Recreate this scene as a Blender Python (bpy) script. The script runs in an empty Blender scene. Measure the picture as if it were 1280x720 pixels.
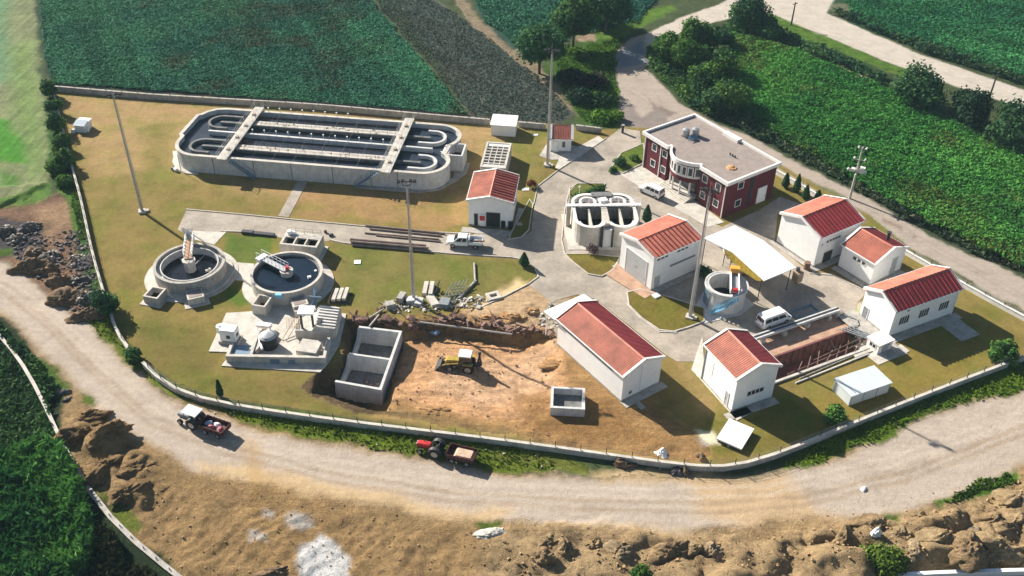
import bpy, bmesh, math, random
import numpy as np
from math import radians, sin, cos, pi, hypot, atan2

random.seed(7)
RNG = np.random.default_rng(7)
S = bpy.context.scene
COL = S.collection

# ------------------------------------------------------------------ camera, sky, sun, exposure
CAM_H, CAM_F, CAM_T, CAM_R = 85.0, 1220.8, 0.648949, 0.0171485
cam_d = bpy.data.cameras.new('camera')
cam_d.sensor_width = 36.0
cam_d.lens = 36.0 * CAM_F / 1280.0
cam_d.clip_start = 1.0
cam_d.clip_end = 6000.0
cam = bpy.data.objects.new('camera', cam_d)
COL.objects.link(cam)
_fw = np.array([0, cos(CAM_T), -sin(CAM_T)])
_up = np.array([0, sin(CAM_T), cos(CAM_T)])
_rt = np.array([1.0, 0, 0])
_c, _s = cos(CAM_R), sin(CAM_R)
_cr = _c * _rt + _s * _up
_cu = -_s * _rt + _c * _up
from mathutils import Matrix, Vector
cam.matrix_world = Matrix(((_cr[0], _cu[0], -_fw[0], 0), (_cr[1], _cu[1], -_fw[1], 0), (_cr[2], _cu[2], -_fw[2], CAM_H), (0, 0, 0, 1)))
S.camera = cam

SUN_E, SUN_AZ = radians(30.0), radians(138.5)     # direction towards the sun, counter-clockwise from +x
w = bpy.data.worlds.new('World')
S.world = w
w.use_nodes = True
nt = w.node_tree
nt.nodes.clear()
sky = nt.nodes.new('ShaderNodeTexSky')
sky.sky_type = 'NISHITA'
sky.sun_disc = False
sky.sun_elevation = SUN_E
sky.sun_rotation = pi / 2 - SUN_AZ
bg = nt.nodes.new('ShaderNodeBackground')
bg.inputs['Strength'].default_value = 0.05
out = nt.nodes.new('ShaderNodeOutputWorld')
nt.links.new(sky.outputs[0], bg.inputs[0])
nt.links.new(bg.outputs[0], out.inputs[0])
sd = bpy.data.lights.new('sun', 'SUN')
sd.energy = 5.0
sd.angle = radians(0.55)
sd.color = (1.0, 0.93, 0.82)
sun = bpy.data.objects.new('sun', sd)
COL.objects.link(sun)
_d = Vector((cos(SUN_AZ) * cos(SUN_E), sin(SUN_AZ) * cos(SUN_E), sin(SUN_E)))
sun.rotation_euler = _d.to_track_quat('Z', 'Y').to_euler()
sun.location = (-60, 200, 120)
vs = S.view_settings
vs.view_transform = 'Standard'
vs.look = 'None'
vs.gamma = 1.0
vs.use_curve_mapping = False
vs.exposure = 1.12

# ------------------------------------------------------------------ site survey: photo point -> site coordinates (metres)
def G(px, py, z=0.0):
    X, Y = px - 640.0, py - 360.0
    d = _fw * CAM_F + _rt * (_c * X + _s * Y) - _up * (-_s * X + _c * Y)
    t = (z - CAM_H) / d[2]
    return (float(d[0] * t), float(d[1] * t))

def GP(pts, z=0.0):
    return [G(a, b, z) for a, b in pts]

def heading(p, q):
    a, b = G(*p), G(*q)
    return atan2(b[1] - a[1], b[0] - a[0])

# ------------------------------------------------------------------ materials
def _nodes(name):
    m = bpy.data.materials.new(name)
    m.use_nodes = True
    n = m.node_tree.nodes
    return m, n, m.node_tree.links, n['Principled BSDF']

def noise(n, l, scale, detail=4, rough=0.6, vec=None):
    t = n.new('ShaderNodeTexNoise')
    t.inputs['Scale'].default_value = scale
    t.inputs['Detail'].default_value = detail
    t.inputs['Roughness'].default_value = rough
    if vec is not None:
        l.new(vec, t.inputs['Vector'])
    return t

def ramp(n, l, fac, stops):
    r = n.new('ShaderNodeValToRGB')
    e = r.color_ramp.elements
    while len(e) < len(stops):
        e.new(0.5)
    for k, (p, c) in enumerate(stops):
        e[k].position = p
        e[k].color = (c[0], c[1], c[2], 1)
    l.new(fac, r.inputs[0])
    return r.outputs[0]

def mixc(n, l, fac, a, b, mode='MIX'):
    m = n.new('ShaderNodeMix')
    m.data_type = 'RGBA'
    m.blend_type = mode
    for sock, v in ((m.inputs[0], fac), (m.inputs[6], a), (m.inputs[7], b)):
        if hasattr(v, 'links'):
            l.new(v, sock)
        elif isinstance(v, (int, float)):
            sock.default_value = v
        else:
            sock.default_value = (v[0], v[1], v[2], 1)
    return m.outputs[2]

def mat(name, col, var=0.25, scale=1.2, rough=0.8, bump=0.0, bscale=8.0, metal=0.0, streak=0.0, spec=0.3, tint=None):
    """plain paint / concrete / metal: two octaves of mottling, optional rain streaks and bump"""
    m, n, l, b = _nodes(name)
    geo = n.new('ShaderNodeTexCoord')
    pos = geo.outputs['Object']
    t1 = noise(n, l, scale, 6, 0.65, pos)
    t2 = noise(n, l, scale * 9.0, 3, 0.6, pos)
    dark = tint or tuple(c * (1 - 1.6 * var) for c in col)
    lite = tuple(min(1, c * (1 + 0.5 * var)) for c in col)
    c1 = ramp(n, l, t1.outputs['Fac'], [(0.3, dark), (0.62, lite)])
    c2 = ramp(n, l, t2.outputs['Fac'], [(0.3, (1 - var * .7,) * 3), (0.7, (1 + var * .25,) * 3)])
    c = mixc(n, l, 1.0, c1, c2, 'MULTIPLY')
    if streak:
        mp = n.new('ShaderNodeMapping')
        l.new(pos, mp.inputs['Vector'])
        mp.inputs['Scale'].default_value = (3.0, 3.0, 0.22)
        ts = noise(n, l, 1.6, 5, 0.7, mp.outputs[0])
        cs = ramp(n, l, ts.outputs['Fac'], [(0.42, (1 - streak,) * 3), (0.62, (1, 1, 1))])
        c = mixc(n, l, 1.0, c, cs, 'MULTIPLY')
    l.new(c, b.inputs['Base Color'])
    b.inputs['Roughness'].default_value = rough
    b.inputs['Metallic'].default_value = metal
    b.inputs['Specular IOR Level'].default_value = spec
    if bump:
        tb = noise(n, l, bscale, 5, 0.7, pos)
        bp = n.new('ShaderNodeBump')
        bp.inputs['Strength'].default_value = bump
        bp.inputs['Distance'].default_value = 0.1
        l.new(tb.outputs['Fac'], bp.inputs['Height'])
        l.new(bp.outputs[0], b.inputs['Normal'])
    return m

def ground_mat(name, fine=3.0, amount=0.45, bump=0.5, bdist=0.15, coarse=0.25, streaks=0.0, green=None, srot=25):
    """soil / turf / gravel: base tone from the survey map, broken up by three octaves of texture"""
    m, n, l, b = _nodes(name)
    at = n.new('ShaderNodeVertexColor')
    at.layer_name = 'tone'
    geo = n.new('ShaderNodeNewGeometry')
    pos = geo.outputs['Position']
    tc = noise(n, l, coarse, 6, 0.7, pos)
    tf = noise(n, l, fine, 5, 0.75, pos)
    tg = noise(n, l, fine * 4.5, 3, 0.7, pos)
    c = mixc(n, l, at.outputs['Alpha'], at.outputs['Color'], ramp(n, l, tc.outputs['Fac'], [(0.28, (1 - amount,) * 3), (0.5, (1, 1, 1)), (0.72, (1 + amount * .6,) * 3)]), 'MULTIPLY')
    c = mixc(n, l, at.outputs['Alpha'], c, ramp(n, l, tf.outputs['Fac'], [(0.3, (1 - amount * .8,) * 3), (0.7, (1 + amount * .45,) * 3)]), 'MULTIPLY')
    c = mixc(n, l, at.outputs['Alpha'], c, ramp(n, l, tg.outputs['Fac'], [(0.3, (1 - amount * .6,) * 3), (0.7, (1 + amount * .4,) * 3)]), 'MULTIPLY')
    if green:
        tq = noise(n, l, 0.16, 5, 0.7, pos)
        f = ramp(n, l, tq.outputs['Fac'], [(0.45, (0, 0, 0)), (0.66, (1, 1, 1))])
        c = mixc(n, l, f, c, mixc(n, l, 1.0, c, green, 'MULTIPLY'))
    if streaks:
        mp = n.new('ShaderNodeMapping')
        l.new(pos, mp.inputs['Vector'])
        mp.inputs['Rotation'].default_value = (0, 0, radians(srot if abs(srot) < 45 else 0))
        mp.inputs['Scale'].default_value = (0.12, 1.2, 1) if abs(srot) < 45 else (1.2, 0.10, 1)
        ts = noise(n, l, 0.9, 5, 0.65, mp.outputs[0])
        c = mixc(n, l, at.outputs['Alpha'], c, ramp(n, l, ts.outputs['Fac'], [(0.35, (1 - streaks,) * 3), (0.65, (1 + streaks * .3,) * 3)]), 'MULTIPLY')
    l.new(c, b.inputs['Base Color'])
    b.inputs['Roughness'].default_value = 0.95
    b.inputs['Specular IOR Level'].default_value = 0.1
    if bump:
        bp = n.new('ShaderNodeBump')
        ms = n.new('ShaderNodeMath')
        ms.operation = 'MULTIPLY'
        ms.inputs[1].default_value = bump
        l.new(at.outputs['Alpha'], ms.inputs[0])
        l.new(ms.outputs[0], bp.inputs['Strength'])
        bp.inputs['Distance'].default_value = bdist
        ad = n.new('ShaderNodeMath')
        ad.operation = 'ADD'
        l.new(tf.outputs['Fac'], ad.inputs[0])
        l.new(tg.outputs['Fac'], ad.inputs[1])
        l.new(ad.outputs[0], bp.inputs['Height'])
        l.new(bp.outputs[0], b.inputs['Normal'])
    return m

def leaf_mat(name, trans=0.25):
    m, n, l, b = _nodes(name)
    at = n.new('ShaderNodeVertexColor')
    at.layer_name = 'tone'
    l.new(at.outputs['Color'], b.inputs['Base Color'])
    b.inputs['Roughness'].default_value = 0.75
    b.inputs['Specular IOR Level'].default_value = 0.05
    tr = n.new('ShaderNodeBsdfTranslucent')
    l.new(at.outputs['Color'], tr.inputs['Color'])
    mx = n.new('ShaderNodeMixShader')
    mx.inputs[0].default_value = trans
    l.new(b.outputs[0], mx.inputs[1])
    l.new(tr.outputs[0], mx.inputs[2])
    l.new(mx.outputs[0], n['Material Output'].inputs['Surface'])
    return m

def glassy(name, col, rough=0.12, spec=0.6):
    m, n, l, b = _nodes(name)
    b.inputs['Base Color'].default_value = (*col, 1)
    b.inputs['Roughness'].default_value = rough
    b.inputs['Specular IOR Level'].default_value = spec
    return m

def water_mat(name, col, rough=0.15, scale=3.0, bump=0.15, foam=0.0):
    m, n, l, b = _nodes(name)
    geo = n.new('ShaderNodeNewGeometry')
    t = noise(n, l, scale, 4, 0.6, geo.outputs['Position'])
    t2 = noise(n, l, 0.35, 5, 0.65, geo.outputs['Position'])
    c = ramp(n, l, t2.outputs['Fac'], [(0.3, tuple(x * .7 for x in col)), (0.7, tuple(x * 1.3 for x in col))])
    l.new(c, b.inputs['Base Color'])
    b.inputs['Roughness'].default_value = rough
    b.inputs['Specular IOR Level'].default_value = 0.22
    bp = n.new('ShaderNodeBump')
    bp.inputs['Strength'].default_value = bump
    bp.inputs['Distance'].default_value = 0.08
    l.new(t.outputs['Fac'], bp.inputs['Height'])
    l.new(bp.outputs[0], b.inputs['Normal'])
    return m

M = {}
M['white'] = mat('white_render', (0.86, 0.86, 0.85), 0.04, 0.8, 0.7, 0.12, 20, streak=0.04)
M['whitemetal'] = mat('white_sheet_metal', (0.82, 0.83, 0.83), 0.05, 0.6, 0.4)
M['trim'] = mat('white_trim', (0.78, 0.75, 0.72), 0.10, 1.5, 0.6)
M['concrete'] = mat('concrete', (0.46, 0.43, 0.39), 0.22, 0.9, 0.85, 0.2, 14, streak=0.22)
M['concrete_pale'] = mat('pale_concrete', (0.58, 0.54, 0.48), 0.18, 0.8, 0.85, 0.2, 14, streak=0.15)
M['concrete_new'] = mat('fresh_concrete', (0.60, 0.595, 0.585), 0.14, 0.9, 0.8, 0.15, 12, streak=0.14)
M['concrete_dark'] = mat('stained_concrete', (0.22, 0.22, 0.22), 0.30, 0.9, 0.85, 0.2, 12, streak=0.3)
M['slab'] = mat('paving_concrete', (0.37, 0.32, 0.265), 0.24, 0.22, 0.9, 0.25, 12)
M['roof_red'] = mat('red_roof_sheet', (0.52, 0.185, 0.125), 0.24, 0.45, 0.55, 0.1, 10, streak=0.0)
M['roof_shaded'] = mat('shaded_roof_sheet', (0.36, 0.055, 0.06), 0.16, 0.6, 0.5)  # roof red with the shade of slopes turned from the sun painted in
M['roof_rib'] = mat('dirty_roof_rib', (0.17, 0.022, 0.028), 0.2, 0.6, 0.6)
M['palemetal'] = mat('pale_grey_sheet', (0.56, 0.61, 0.63), 0.06, 0.8, 0.45)
M['brick'] = mat('maroon_render', (0.115, 0.019, 0.028), 0.12, 1.0, 0.8, 0.2, 25)
M['roof_flat'] = mat('flat_roof_membrane', (0.29, 0.24, 0.215), 0.12, 0.9, 0.9, 0.2, 18)
M['grey_door'] = mat('grey_door_paint', (0.42, 0.43, 0.44), 0.06, 1.0, 0.5)
M['galv'] = mat('galvanised_steel', (0.45, 0.46, 0.47), 0.12, 2.0, 0.45, metal=0.6)
M['steel_dark'] = mat('dark_steel', (0.05, 0.05, 0.055), 0.2, 2.0, 0.5)
M['steel_grey'] = mat('grey_steel_paint', (0.24, 0.26, 0.28), 0.12, 2.0, 0.5)
M['steel_blue'] = mat('blue_grey_steel', (0.16, 0.24, 0.32), 0.12, 2.0, 0.45)
M['blue_rail'] = mat('light_blue_paint', (0.20, 0.50, 0.72), 0.1, 2.0, 0.5)
M['rust'] = mat('rusty_steel', (0.22, 0.13, 0.10), 0.35, 1.5, 0.85, 0.3, 10)
M['maroon_sheet'] = mat('maroon_lining_sheet', (0.20, 0.075, 0.07), 0.3, 0.8, 0.7)
M['pink_bank'] = mat('pink_clay', (0.46, 0.29, 0.20), 0.2, 0.9, 0.95, 0.4, 6)
M['yellow'] = mat('machine_yellow', (0.42, 0.30, 0.05), 0.3, 2.0, 0.5)
M['tarp'] = mat('faded_orange_tarp', (0.50, 0.27, 0.13), 0.2, 2.0, 0.8)
M['orange'] = mat('orange_paint', (0.75, 0.33, 0.05), 0.12, 2.0, 0.5)
M['tractor_red'] = mat('tractor_red', (0.50, 0.03, 0.03), 0.15, 3.0, 0.4)
M['trailer_red'] = mat('faded_dark_red', (0.085, 0.018, 0.022), 0.3, 2.0, 0.6)
M['tyre'] = mat('tyre_rubber', (0.022, 0.022, 0.024), 0.2, 4.0, 0.9)
M['rim'] = mat('wheel_rim', (0.40, 0.40, 0.40), 0.15, 4.0, 0.4, metal=0.5)
M['carwhite'] = mat('white_car_paint', (0.82, 0.82, 0.82), 0.03, 1.0, 0.25, spec=0.5)
M['plastic'] = mat('black_plastic', (0.02, 0.02, 0.022), 0.2, 3.0, 0.6)
M['glass'] = glassy('dark_window_glass', (0.015, 0.02, 0.025))
M['pane'] = glassy('window_pane', (0.03, 0.04, 0.05), 0.1)
M['lamp_red'] = glassy('red_lens', (0.45, 0.02, 0.02), 0.2)
M['lamp_clear'] = glassy('clear_lens', (0.75, 0.75, 0.7), 0.15)
M['sand'] = mat('sand_load', (0.55, 0.40, 0.29), 0.2, 2.0, 0.95, 0.5, 6)
M['water_ditch'] = water_mat('ditch_water', (0.026, 0.036, 0.053), 0.3, 2.0, 0.2)
M['water_tank'] = water_mat('tank_water', (0.010, 0.020, 0.036), 0.15, 2.0, 0.06)
M['water_dark'] = water_mat('dark_sludge_water', (0.012, 0.015, 0.022), 0.1, 2.0, 0.05)
M['wood'] = mat('weathered_timber', (0.40, 0.30, 0.21), 0.25, 2.0, 0.9)
M['pipe'] = mat('brown_grey_pipe', (0.27, 0.20, 0.17), 0.25, 1.0, 0.7)
M['bark'] = mat('bark', (0.10, 0.075, 0.05), 0.3, 3.0, 0.95, 0.4, 10)
M['soil'] = mat('tan_soil', (0.40, 0.265, 0.14), 0.34, 0.9, 0.98, 1.0, 3.5)
M['soil_mid'] = mat('brown_clod_soil', (0.30, 0.195, 0.105), 0.4, 0.9, 0.98, 1.0, 3.5)
M['soil_pale'] = mat('dry_pale_clod', (0.52, 0.40, 0.26), 0.3, 0.9, 0.98, 1.0, 3.5)
M['soil_dark'] = mat('brown_soil', (0.20, 0.13, 0.075), 0.4, 0.8, 0.98, 0.9, 2.5)
M['rubble'] = mat('grey_rubble', (0.15, 0.135, 0.13), 0.45, 1.4, 0.95, 0.8, 4)
M['lime'] = mat('white_lime', (0.78, 0.76, 0.74), 0.12, 1.2, 0.95, 0.5, 5)
M['leaf'] = leaf_mat('leaf')
M['crop'] = leaf_mat('crop_leaf', 0.2)
M['red_cloth'] = mat('red_plastic', (0.45, 0.03, 0.04), 0.1, 3, 0.5)
M['blue_cloth'] = mat('pale_blue_sack', (0.35, 0.45, 0.60), 0.15, 3, 0.8)
M['pink_cloth'] = mat('pink_sack', (0.50, 0.18, 0.20), 0.2, 3, 0.8)

# ------------------------------------------------------------------ object helpers
def tag(o, label=None, cat=None, group=None, kind=None):
    if label: o['label'] = label
    if cat: o['category'] = cat
    if group: o['group'] = group
    if kind: o['kind'] = kind
    return o

def thing(name, label, cat, loc=(0, 0, 0), rz=0.0, group=None):
    o = bpy.data.objects.new(name, None)
    o.empty_display_size = 0.3
    COL.objects.link(o)
    o.location = loc
    o.rotation_euler = (0, 0, rz)
    return tag(o, label, cat, group)

class MB:
    def __init__(s):
        s.v, s.f = [], []
    def add(s, verts, faces):
        k = len(s.v)
        s.v += [tuple(map(float, p)) for p in verts]
        s.f += [tuple(i + k for i in f) for f in faces]
        return s
    def box(s, x0, x1, y0, y1, z0, z1):
        return s.add([(x0, y0, z0), (x1, y0, z0), (x1, y1, z0), (x0, y1, z0), (x0, y0, z1), (x1, y0, z1), (x1, y1, z1), (x0, y1, z1)],
                     [(3, 2, 1, 0), (4, 5, 6, 7), (0, 1, 5, 4), (1, 2, 6, 5), (2, 3, 7, 6), (3, 0, 4, 7)])
    def obox(s, c, size, rz=0.0, rx=0.0, ry=0.0):
        R = Matrix.Rotation(rz, 3, 'Z') @ Matrix.Rotation(ry, 3, 'Y') @ Matrix.Rotation(rx, 3, 'X')
        a, b, d = size[0] / 2, size[1] / 2, size[2] / 2
        P = [R @ Vector(p) + Vector(c) for p in ((-a, -b, -d), (a, -b, -d), (a, b, -d), (-a, b, -d), (-a, -b, d), (a, -b, d), (a, b, d), (-a, b, d))]
        return s.add(P, [(3, 2, 1, 0), (4, 5, 6, 7), (0, 1, 5, 4), (1, 2, 6, 5), (2, 3, 7, 6), (3, 0, 4, 7)])
    def prism(s, poly, z0, z1, bottom=True):
        n = len(poly)
        if sum(poly[i][0] * poly[(i + 1) % n][1] - poly[(i + 1) % n][0] * poly[i][1] for i in range(n)) < 0:
            poly = poly[::-1]
        v = [(p[0], p[1], z0) for p in poly] + [(p[0], p[1], z1) for p in poly]
        f = [(i, (i + 1) % n, n + (i + 1) % n, n + i) for i in range(n)] + [tuple(range(n, 2 * n))]
        if bottom: f.append(tuple(range(n - 1, -1, -1)))
        return s.add(v, f)
    def xprism(s, prof, y0, y1):
        """profile in x-z extruded along y"""
        n = len(prof)
        v = [(p[0], y0, p[1]) for p in prof] + [(p[0], y1, p[1]) for p in prof]
        f = [(i, (i + 1) % n, n + (i + 1) % n, n + i) for i in range(n)] + [tuple(range(n, 2 * n)), tuple(range(n - 1, -1, -1))]
        return s.add(v, f)
    def cyl(s, c, r, z0, z1, n=24, r1=None):
        r1 = r if r1 is None else r1
        A = [2 * pi * i / n for i in range(n)]
        v = [(c[0] + r * cos(a), c[1] + r * sin(a), z0) for a in A] + [(c[0] + r1 * cos(a), c[1] + r1 * sin(a), z1) for a in A]
        f = [(i, (i + 1) % n, n + (i + 1) % n, n + i) for i in range(n)] + [tuple(range(n, 2 * n)), tuple(range(n - 1, -1, -1))]
        return s.add(v, f)
    def tube(s, p, q, r, n=8, r1=None):
        r1 = r if r1 is None else r1
        p, q = Vector(p), Vector(q)
        d = (q - p)
        if d.length < 1e-6: return s
        d.normalize()
        a = d.cross(Vector((0, 0, 1)) if abs(d.z) < 0.95 else Vector((1, 0, 0))).normalized()
        b = d.cross(a)
        A = [2 * pi * i / n for i in range(n)]
        v = [p + a * cos(t) * r + b * sin(t) * r for t in A] + [q + a * cos(t) * r1 + b * sin(t) * r1 for t in A]
        f = [(i, (i + 1) % n, n + (i + 1) % n, n + i) for i in range(n)] + [tuple(range(n, 2 * n)), tuple(range(n - 1, -1, -1))]
        return s.add(v, f)
    def path(s, pts, r, n=8):
        for a, b in zip(pts[:-1], pts[1:]): s.tube(a, b, r, n)
        return s
    def ring(s, c, ri, ro, z0, z1, n=48, a0=0.0, a1=2 * pi):
        full = abs(a1 - a0 - 2 * pi) < 1e-6
        k = n if full else n + 1
        A = [a0 + (a1 - a0) * i / n for i in range(k)]
        v = []
        for a in A:
            ca, sa = cos(a), sin(a)
            v += [(c[0] + ri * ca, c[1] + ri * sa, z0), (c[0] + ro * ca, c[1] + ro * sa, z0), (c[0] + ro * ca, c[1] + ro * sa, z1), (c[0] + ri * ca, c[1] + ri * sa, z1)]
        f = []
        for i in range(n):
            j = (i + 1) % k
            for t in range(4):
                f.append((4 * i + t, 4 * j + t, 4 * j + (t + 1) % 4, 4 * i + (t + 1) % 4)[::-1])
        if not full:
            f += [(0, 1, 2, 3), tuple(4 * (k - 1) + t for t in (3, 2, 1, 0))]
        return s.add(v, f)
    def wall(s, pts, th, z0, z1, closed=False):
        """wall of thickness th along a polyline; z0 / z1 may be lists"""
        n = len(pts)
        P = [Vector((p[0], p[1])) for p in pts]
        L, R = [], []
        for i in range(n):
            if closed: a, b = P[i - 1], P[(i + 1) % n]
            else: a, b = P[max(i - 1, 0)], P[min(i + 1, n - 1)]
            d1 = (P[i] - a) if (P[i] - a).length > 1e-6 else (b - P[i])
            d2 = (b - P[i]) if (b - P[i]).length > 1e-6 else d1
            d1.normalize(); d2.normalize()
            t = d1 + d2
            if t.length < 1e-6: t = d1
            t.normalize()
            nn = Vector((-t.y, t.x))
            kf = max(0.5, nn.dot(Vector((-d1.y, d1.x))))
            L.append(P[i] + nn * th / 2 / kf)
            R.append(P[i] - nn * th / 2 / kf)
        v = []
        for i in range(n):
            a = z0[i] if isinstance(z0, (list, tuple)) else z0
            b = z1[i] if isinstance(z1, (list, tuple)) else z1
            v += [(L[i].x, L[i].y, a), (R[i].x, R[i].y, a), (R[i].x, R[i].y, b), (L[i].x, L[i].y, b)]
        f = []
        for i in range(n if closed else n - 1):
            j = (i + 1) % n
            for t in range(4):
                f.append((4 * i + t, 4 * j + t, 4 * j + (t + 1) % 4, 4 * i + (t + 1) % 4)[::-1])
        if not closed:
            f += [(0, 1, 2, 3), tuple(4 * (n - 1) + t for t in (3, 2, 1, 0))]
        return s.add(v, f)
    def build(s, name, m, parent=None, smooth=False, bevel=0.0):
        me = bpy.data.meshes.new(name)
        me.from_pydata(s.v, [], s.f)
        bm = bmesh.new()
        bm.from_mesh(me)
        bmesh.ops.recalc_face_normals(bm, faces=bm.faces)
        if bevel:
            bmesh.ops.remove_doubles(bm, verts=bm.verts, dist=1e-4)
            es = [e for e in bm.edges if len(e.link_faces) == 2 and e.calc_face_angle(0) > 0.35]
            bmesh.ops.bevel(bm, geom=es, offset=bevel, segments=2, affect='EDGES', clamp_overlap=True)
        if smooth:
            for f in bm.faces: f.smooth = True
            for e in bm.edges:
                if len(e.link_faces) == 2 and e.calc_face_angle(0) > 0.7: e.smooth = False
        bm.to_mesh(me)
        bm.free()
        me.materials.append(M[m] if isinstance(m, str) else m)
        o = bpy.data.objects.new(name, me)
        COL.objects.link(o)
        if parent is not None: o.parent = parent
        return o

def multi(par, name, m, shapes, **k):
    return [s_.build(name, m, par, **k) for s_ in shapes]

def np_mesh(name, verts, faces, m, cols=None, parent=None, smooth=False):
    """large mesh straight from arrays; faces is (n, 3|4)"""
    me = bpy.data.meshes.new(name)
    verts = np.ascontiguousarray(verts, dtype=np.float32)
    faces = np.ascontiguousarray(faces, dtype=np.int32)
    k = faces.shape[1]
    me.vertices.add(len(verts))
    me.vertices.foreach_set('co', verts.ravel())
    me.loops.add(faces.size)
    me.loops.foreach_set('vertex_index', faces.ravel())
    me.polygons.add(len(faces))
    me.polygons.foreach_set('loop_start', np.arange(0, faces.size, k, dtype=np.int32))
    me.polygons.foreach_set('loop_total', np.full(len(faces), k, dtype=np.int32))
    if smooth: me.polygons.foreach_set('use_smooth', np.ones(len(faces), dtype=bool))
    me.update(calc_edges=True)
    if cols is not None:
        ca = me.color_attributes.new('tone', 'FLOAT_COLOR', 'POINT')
        c4 = np.ones((len(verts), 4), dtype=np.float32)
        c4[:, :np.asarray(cols).shape[1]] = cols
        ca.data.foreach_set('color', c4.ravel())
    me.materials.append(M[m] if isinstance(m, str) else m)
    o = bpy.data.objects.new(name, me)
    COL.objects.link(o)
    if parent is not None: o.parent = parent
    return o

def copy_tree(o, parent=None):
    c = o.copy()
    COL.objects.link(c)
    if parent is not None: c.parent = parent
    for ch in list(o.children): copy_tree(ch, c)
    return c

# ------------------------------------------------------------------ numeric noise and polygons
def _hash(ix, iy, seed):
    h = (ix.astype(np.int64) * 374761393 + iy.astype(np.int64) * 668265263 + seed * 1442695041) & 0x7fffffff
    h = ((h ^ (h >> 13)) * 1274126177) & 0x7fffffff
    return ((h ^ (h >> 16)) & 0xffff) / 65535.0
def vnoise(x, y, seed=0):
    ix, iy = np.floor(x), np.floor(y)
    fx, fy = x - ix, y - iy
    fx, fy = fx * fx * (3 - 2 * fx), fy * fy * (3 - 2 * fy)
    ix, iy = ix.astype(np.int64), iy.astype(np.int64)
    a, b = _hash(ix, iy, seed), _hash(ix + 1, iy, seed)
    c, d = _hash(ix, iy + 1, seed), _hash(ix + 1, iy + 1, seed)
    return (a * (1 - fx) + b * fx) * (1 - fy) + (c * (1 - fx) + d * fx) * fy
def fbm(x, y, scale, oct=4, seed=0, gain=0.5):
    x, y = np.asarray(x, float), np.asarray(y, float)
    s, a, t = np.zeros_like(x), 1.0, 0.0
    for o in range(oct):
        s += a * vnoise(x * scale * 2 ** o + 17.3 * o, y * scale * 2 ** o - 9.1 * o, seed + o)
        t += a
        a *= gain
    return s / t            # 0..1
def sdist(x, y, poly):
    """signed distance to polygon, positive inside"""
    p = np.asarray(poly, float)
    q = np.roll(p, -1, axis=0)
    d2 = np.full(x.shape, 1e18)
    ins = np.zeros(x.shape, bool)
    for (ax, ay), (bx, by) in zip(p, q):
        ex, ey = bx - ax, by - ay
        t = np.clip(((x - ax) * ex + (y - ay) * ey) / (ex * ex + ey * ey + 1e-12), 0, 1)
        d2 = np.minimum(d2, (x - ax - t * ex) ** 2 + (y - ay - t * ey) ** 2)
        if by != ay:
            ins ^= ((ay > y) != (by > y)) & (x < ex * (y - ay) / (by - ay) + ax)
    return np.where(ins, 1, -1) * np.sqrt(d2)
def sstep(a, b, x):
    t = np.clip((x - a) / (b - a), 0, 1)
    return t * t * (3 - 2 * t)
# ------------------------------------------------------------------ THE GROUND: one height-mapped sheet, split by what covers it
A26 = radians(27.0)
PIT_O = (33.1, 101.8)
def pit_xy(s_, t_):
    return (PIT_O[0] + s_ * cos(A26) + t_ * sin(A26), PIT_O[1] + s_ * sin(A26) - t_ * cos(A26))
BENCH = [pit_xy(-3.2, .05), pit_xy(13.8, .05), pit_xy(13.8, 3.9), pit_xy(-3.2, 3.9)]
PIT = [pit_xy(-3.0, 3.85), pit_xy(13.6, 3.85), pit_xy(13.6, 8.2), pit_xy(-3.0, 8.2)]
BAS = [(-22.5, 91.9), (-16.35, 90.4), (-14.8, 101.6), (-20.9, 102.6)]
EXC = GP([(388, 492), (396, 470), (428, 452), (436, 398), (505, 402), (560, 399), (606, 404), (650, 413), (690, 416), (706, 446), (724, 474), (690, 520), (660, 540), (560, 528), (480, 516)])
COMPOUND = GP([(66, 108), (400, 131), (640, 150), (755, 162), (775, 158), (806, 160), (905, 165), (975, 205), (1030, 238), (1085, 268), (1140, 315), (1205, 352), (1280, 398), (1330, 425), (1330, 430), (1280, 447), (1130, 505), (1040, 545), (965, 575), (925, 586), (880, 586), (800, 574), (640, 551), (560, 540), (440, 522), (330, 505), (270, 497), (225, 480), (180, 450), (158, 425), (138, 392), (115, 310), (88, 200)])
gx = np.concatenate([[-3000, -1500, -700, -350, -220, -165], np.arange(-138, 138.01, 0.31), [165, 220, 350, 700, 1500, 3000]])
gy = np.concatenate([[-2000, -800, -200, -20, 25, 42, 50], np.arange(54, 74, 0.24), np.arange(74, 130, 0.29), np.arange(130, 238, 0.42), [245, 260, 300, 400, 700, 1500, 4000]])
XX, YY = np.meshgrid(gx, gy)
SH = XX.shape
x, y = XX.ravel(), YY.ravel()
wx = x + 2.2 * (fbm(x, y, 0.22, 4, 11) - .5) + 0.9 * (fbm(x, y, 1.1, 3, 12) - .5)
wy = y + 2.2 * (fbm(x, y, 0.22, 4, 21) - .5) + 0.9 * (fbm(x, y, 1.1, 3, 22) - .5)
RGH = np.ones(len(x))
AMP = {'dirt_road': .42, 'gravel_road': .40, 'lawn': .8}
tone = np.empty((len(x), 3))
tone[:] = (0.055, 0.075, 0.03)
zone = np.zeros(len(x), int)
ZN = ['ground', 'lawn', 'dirt_road', 'field', 'field_strip', 'grass_verge', 'excavated_earth', 'bare_soil', 'vegetation_bed', 'gravel_road']
Z = {n: i for i, n in enumerate(ZN)}
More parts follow.
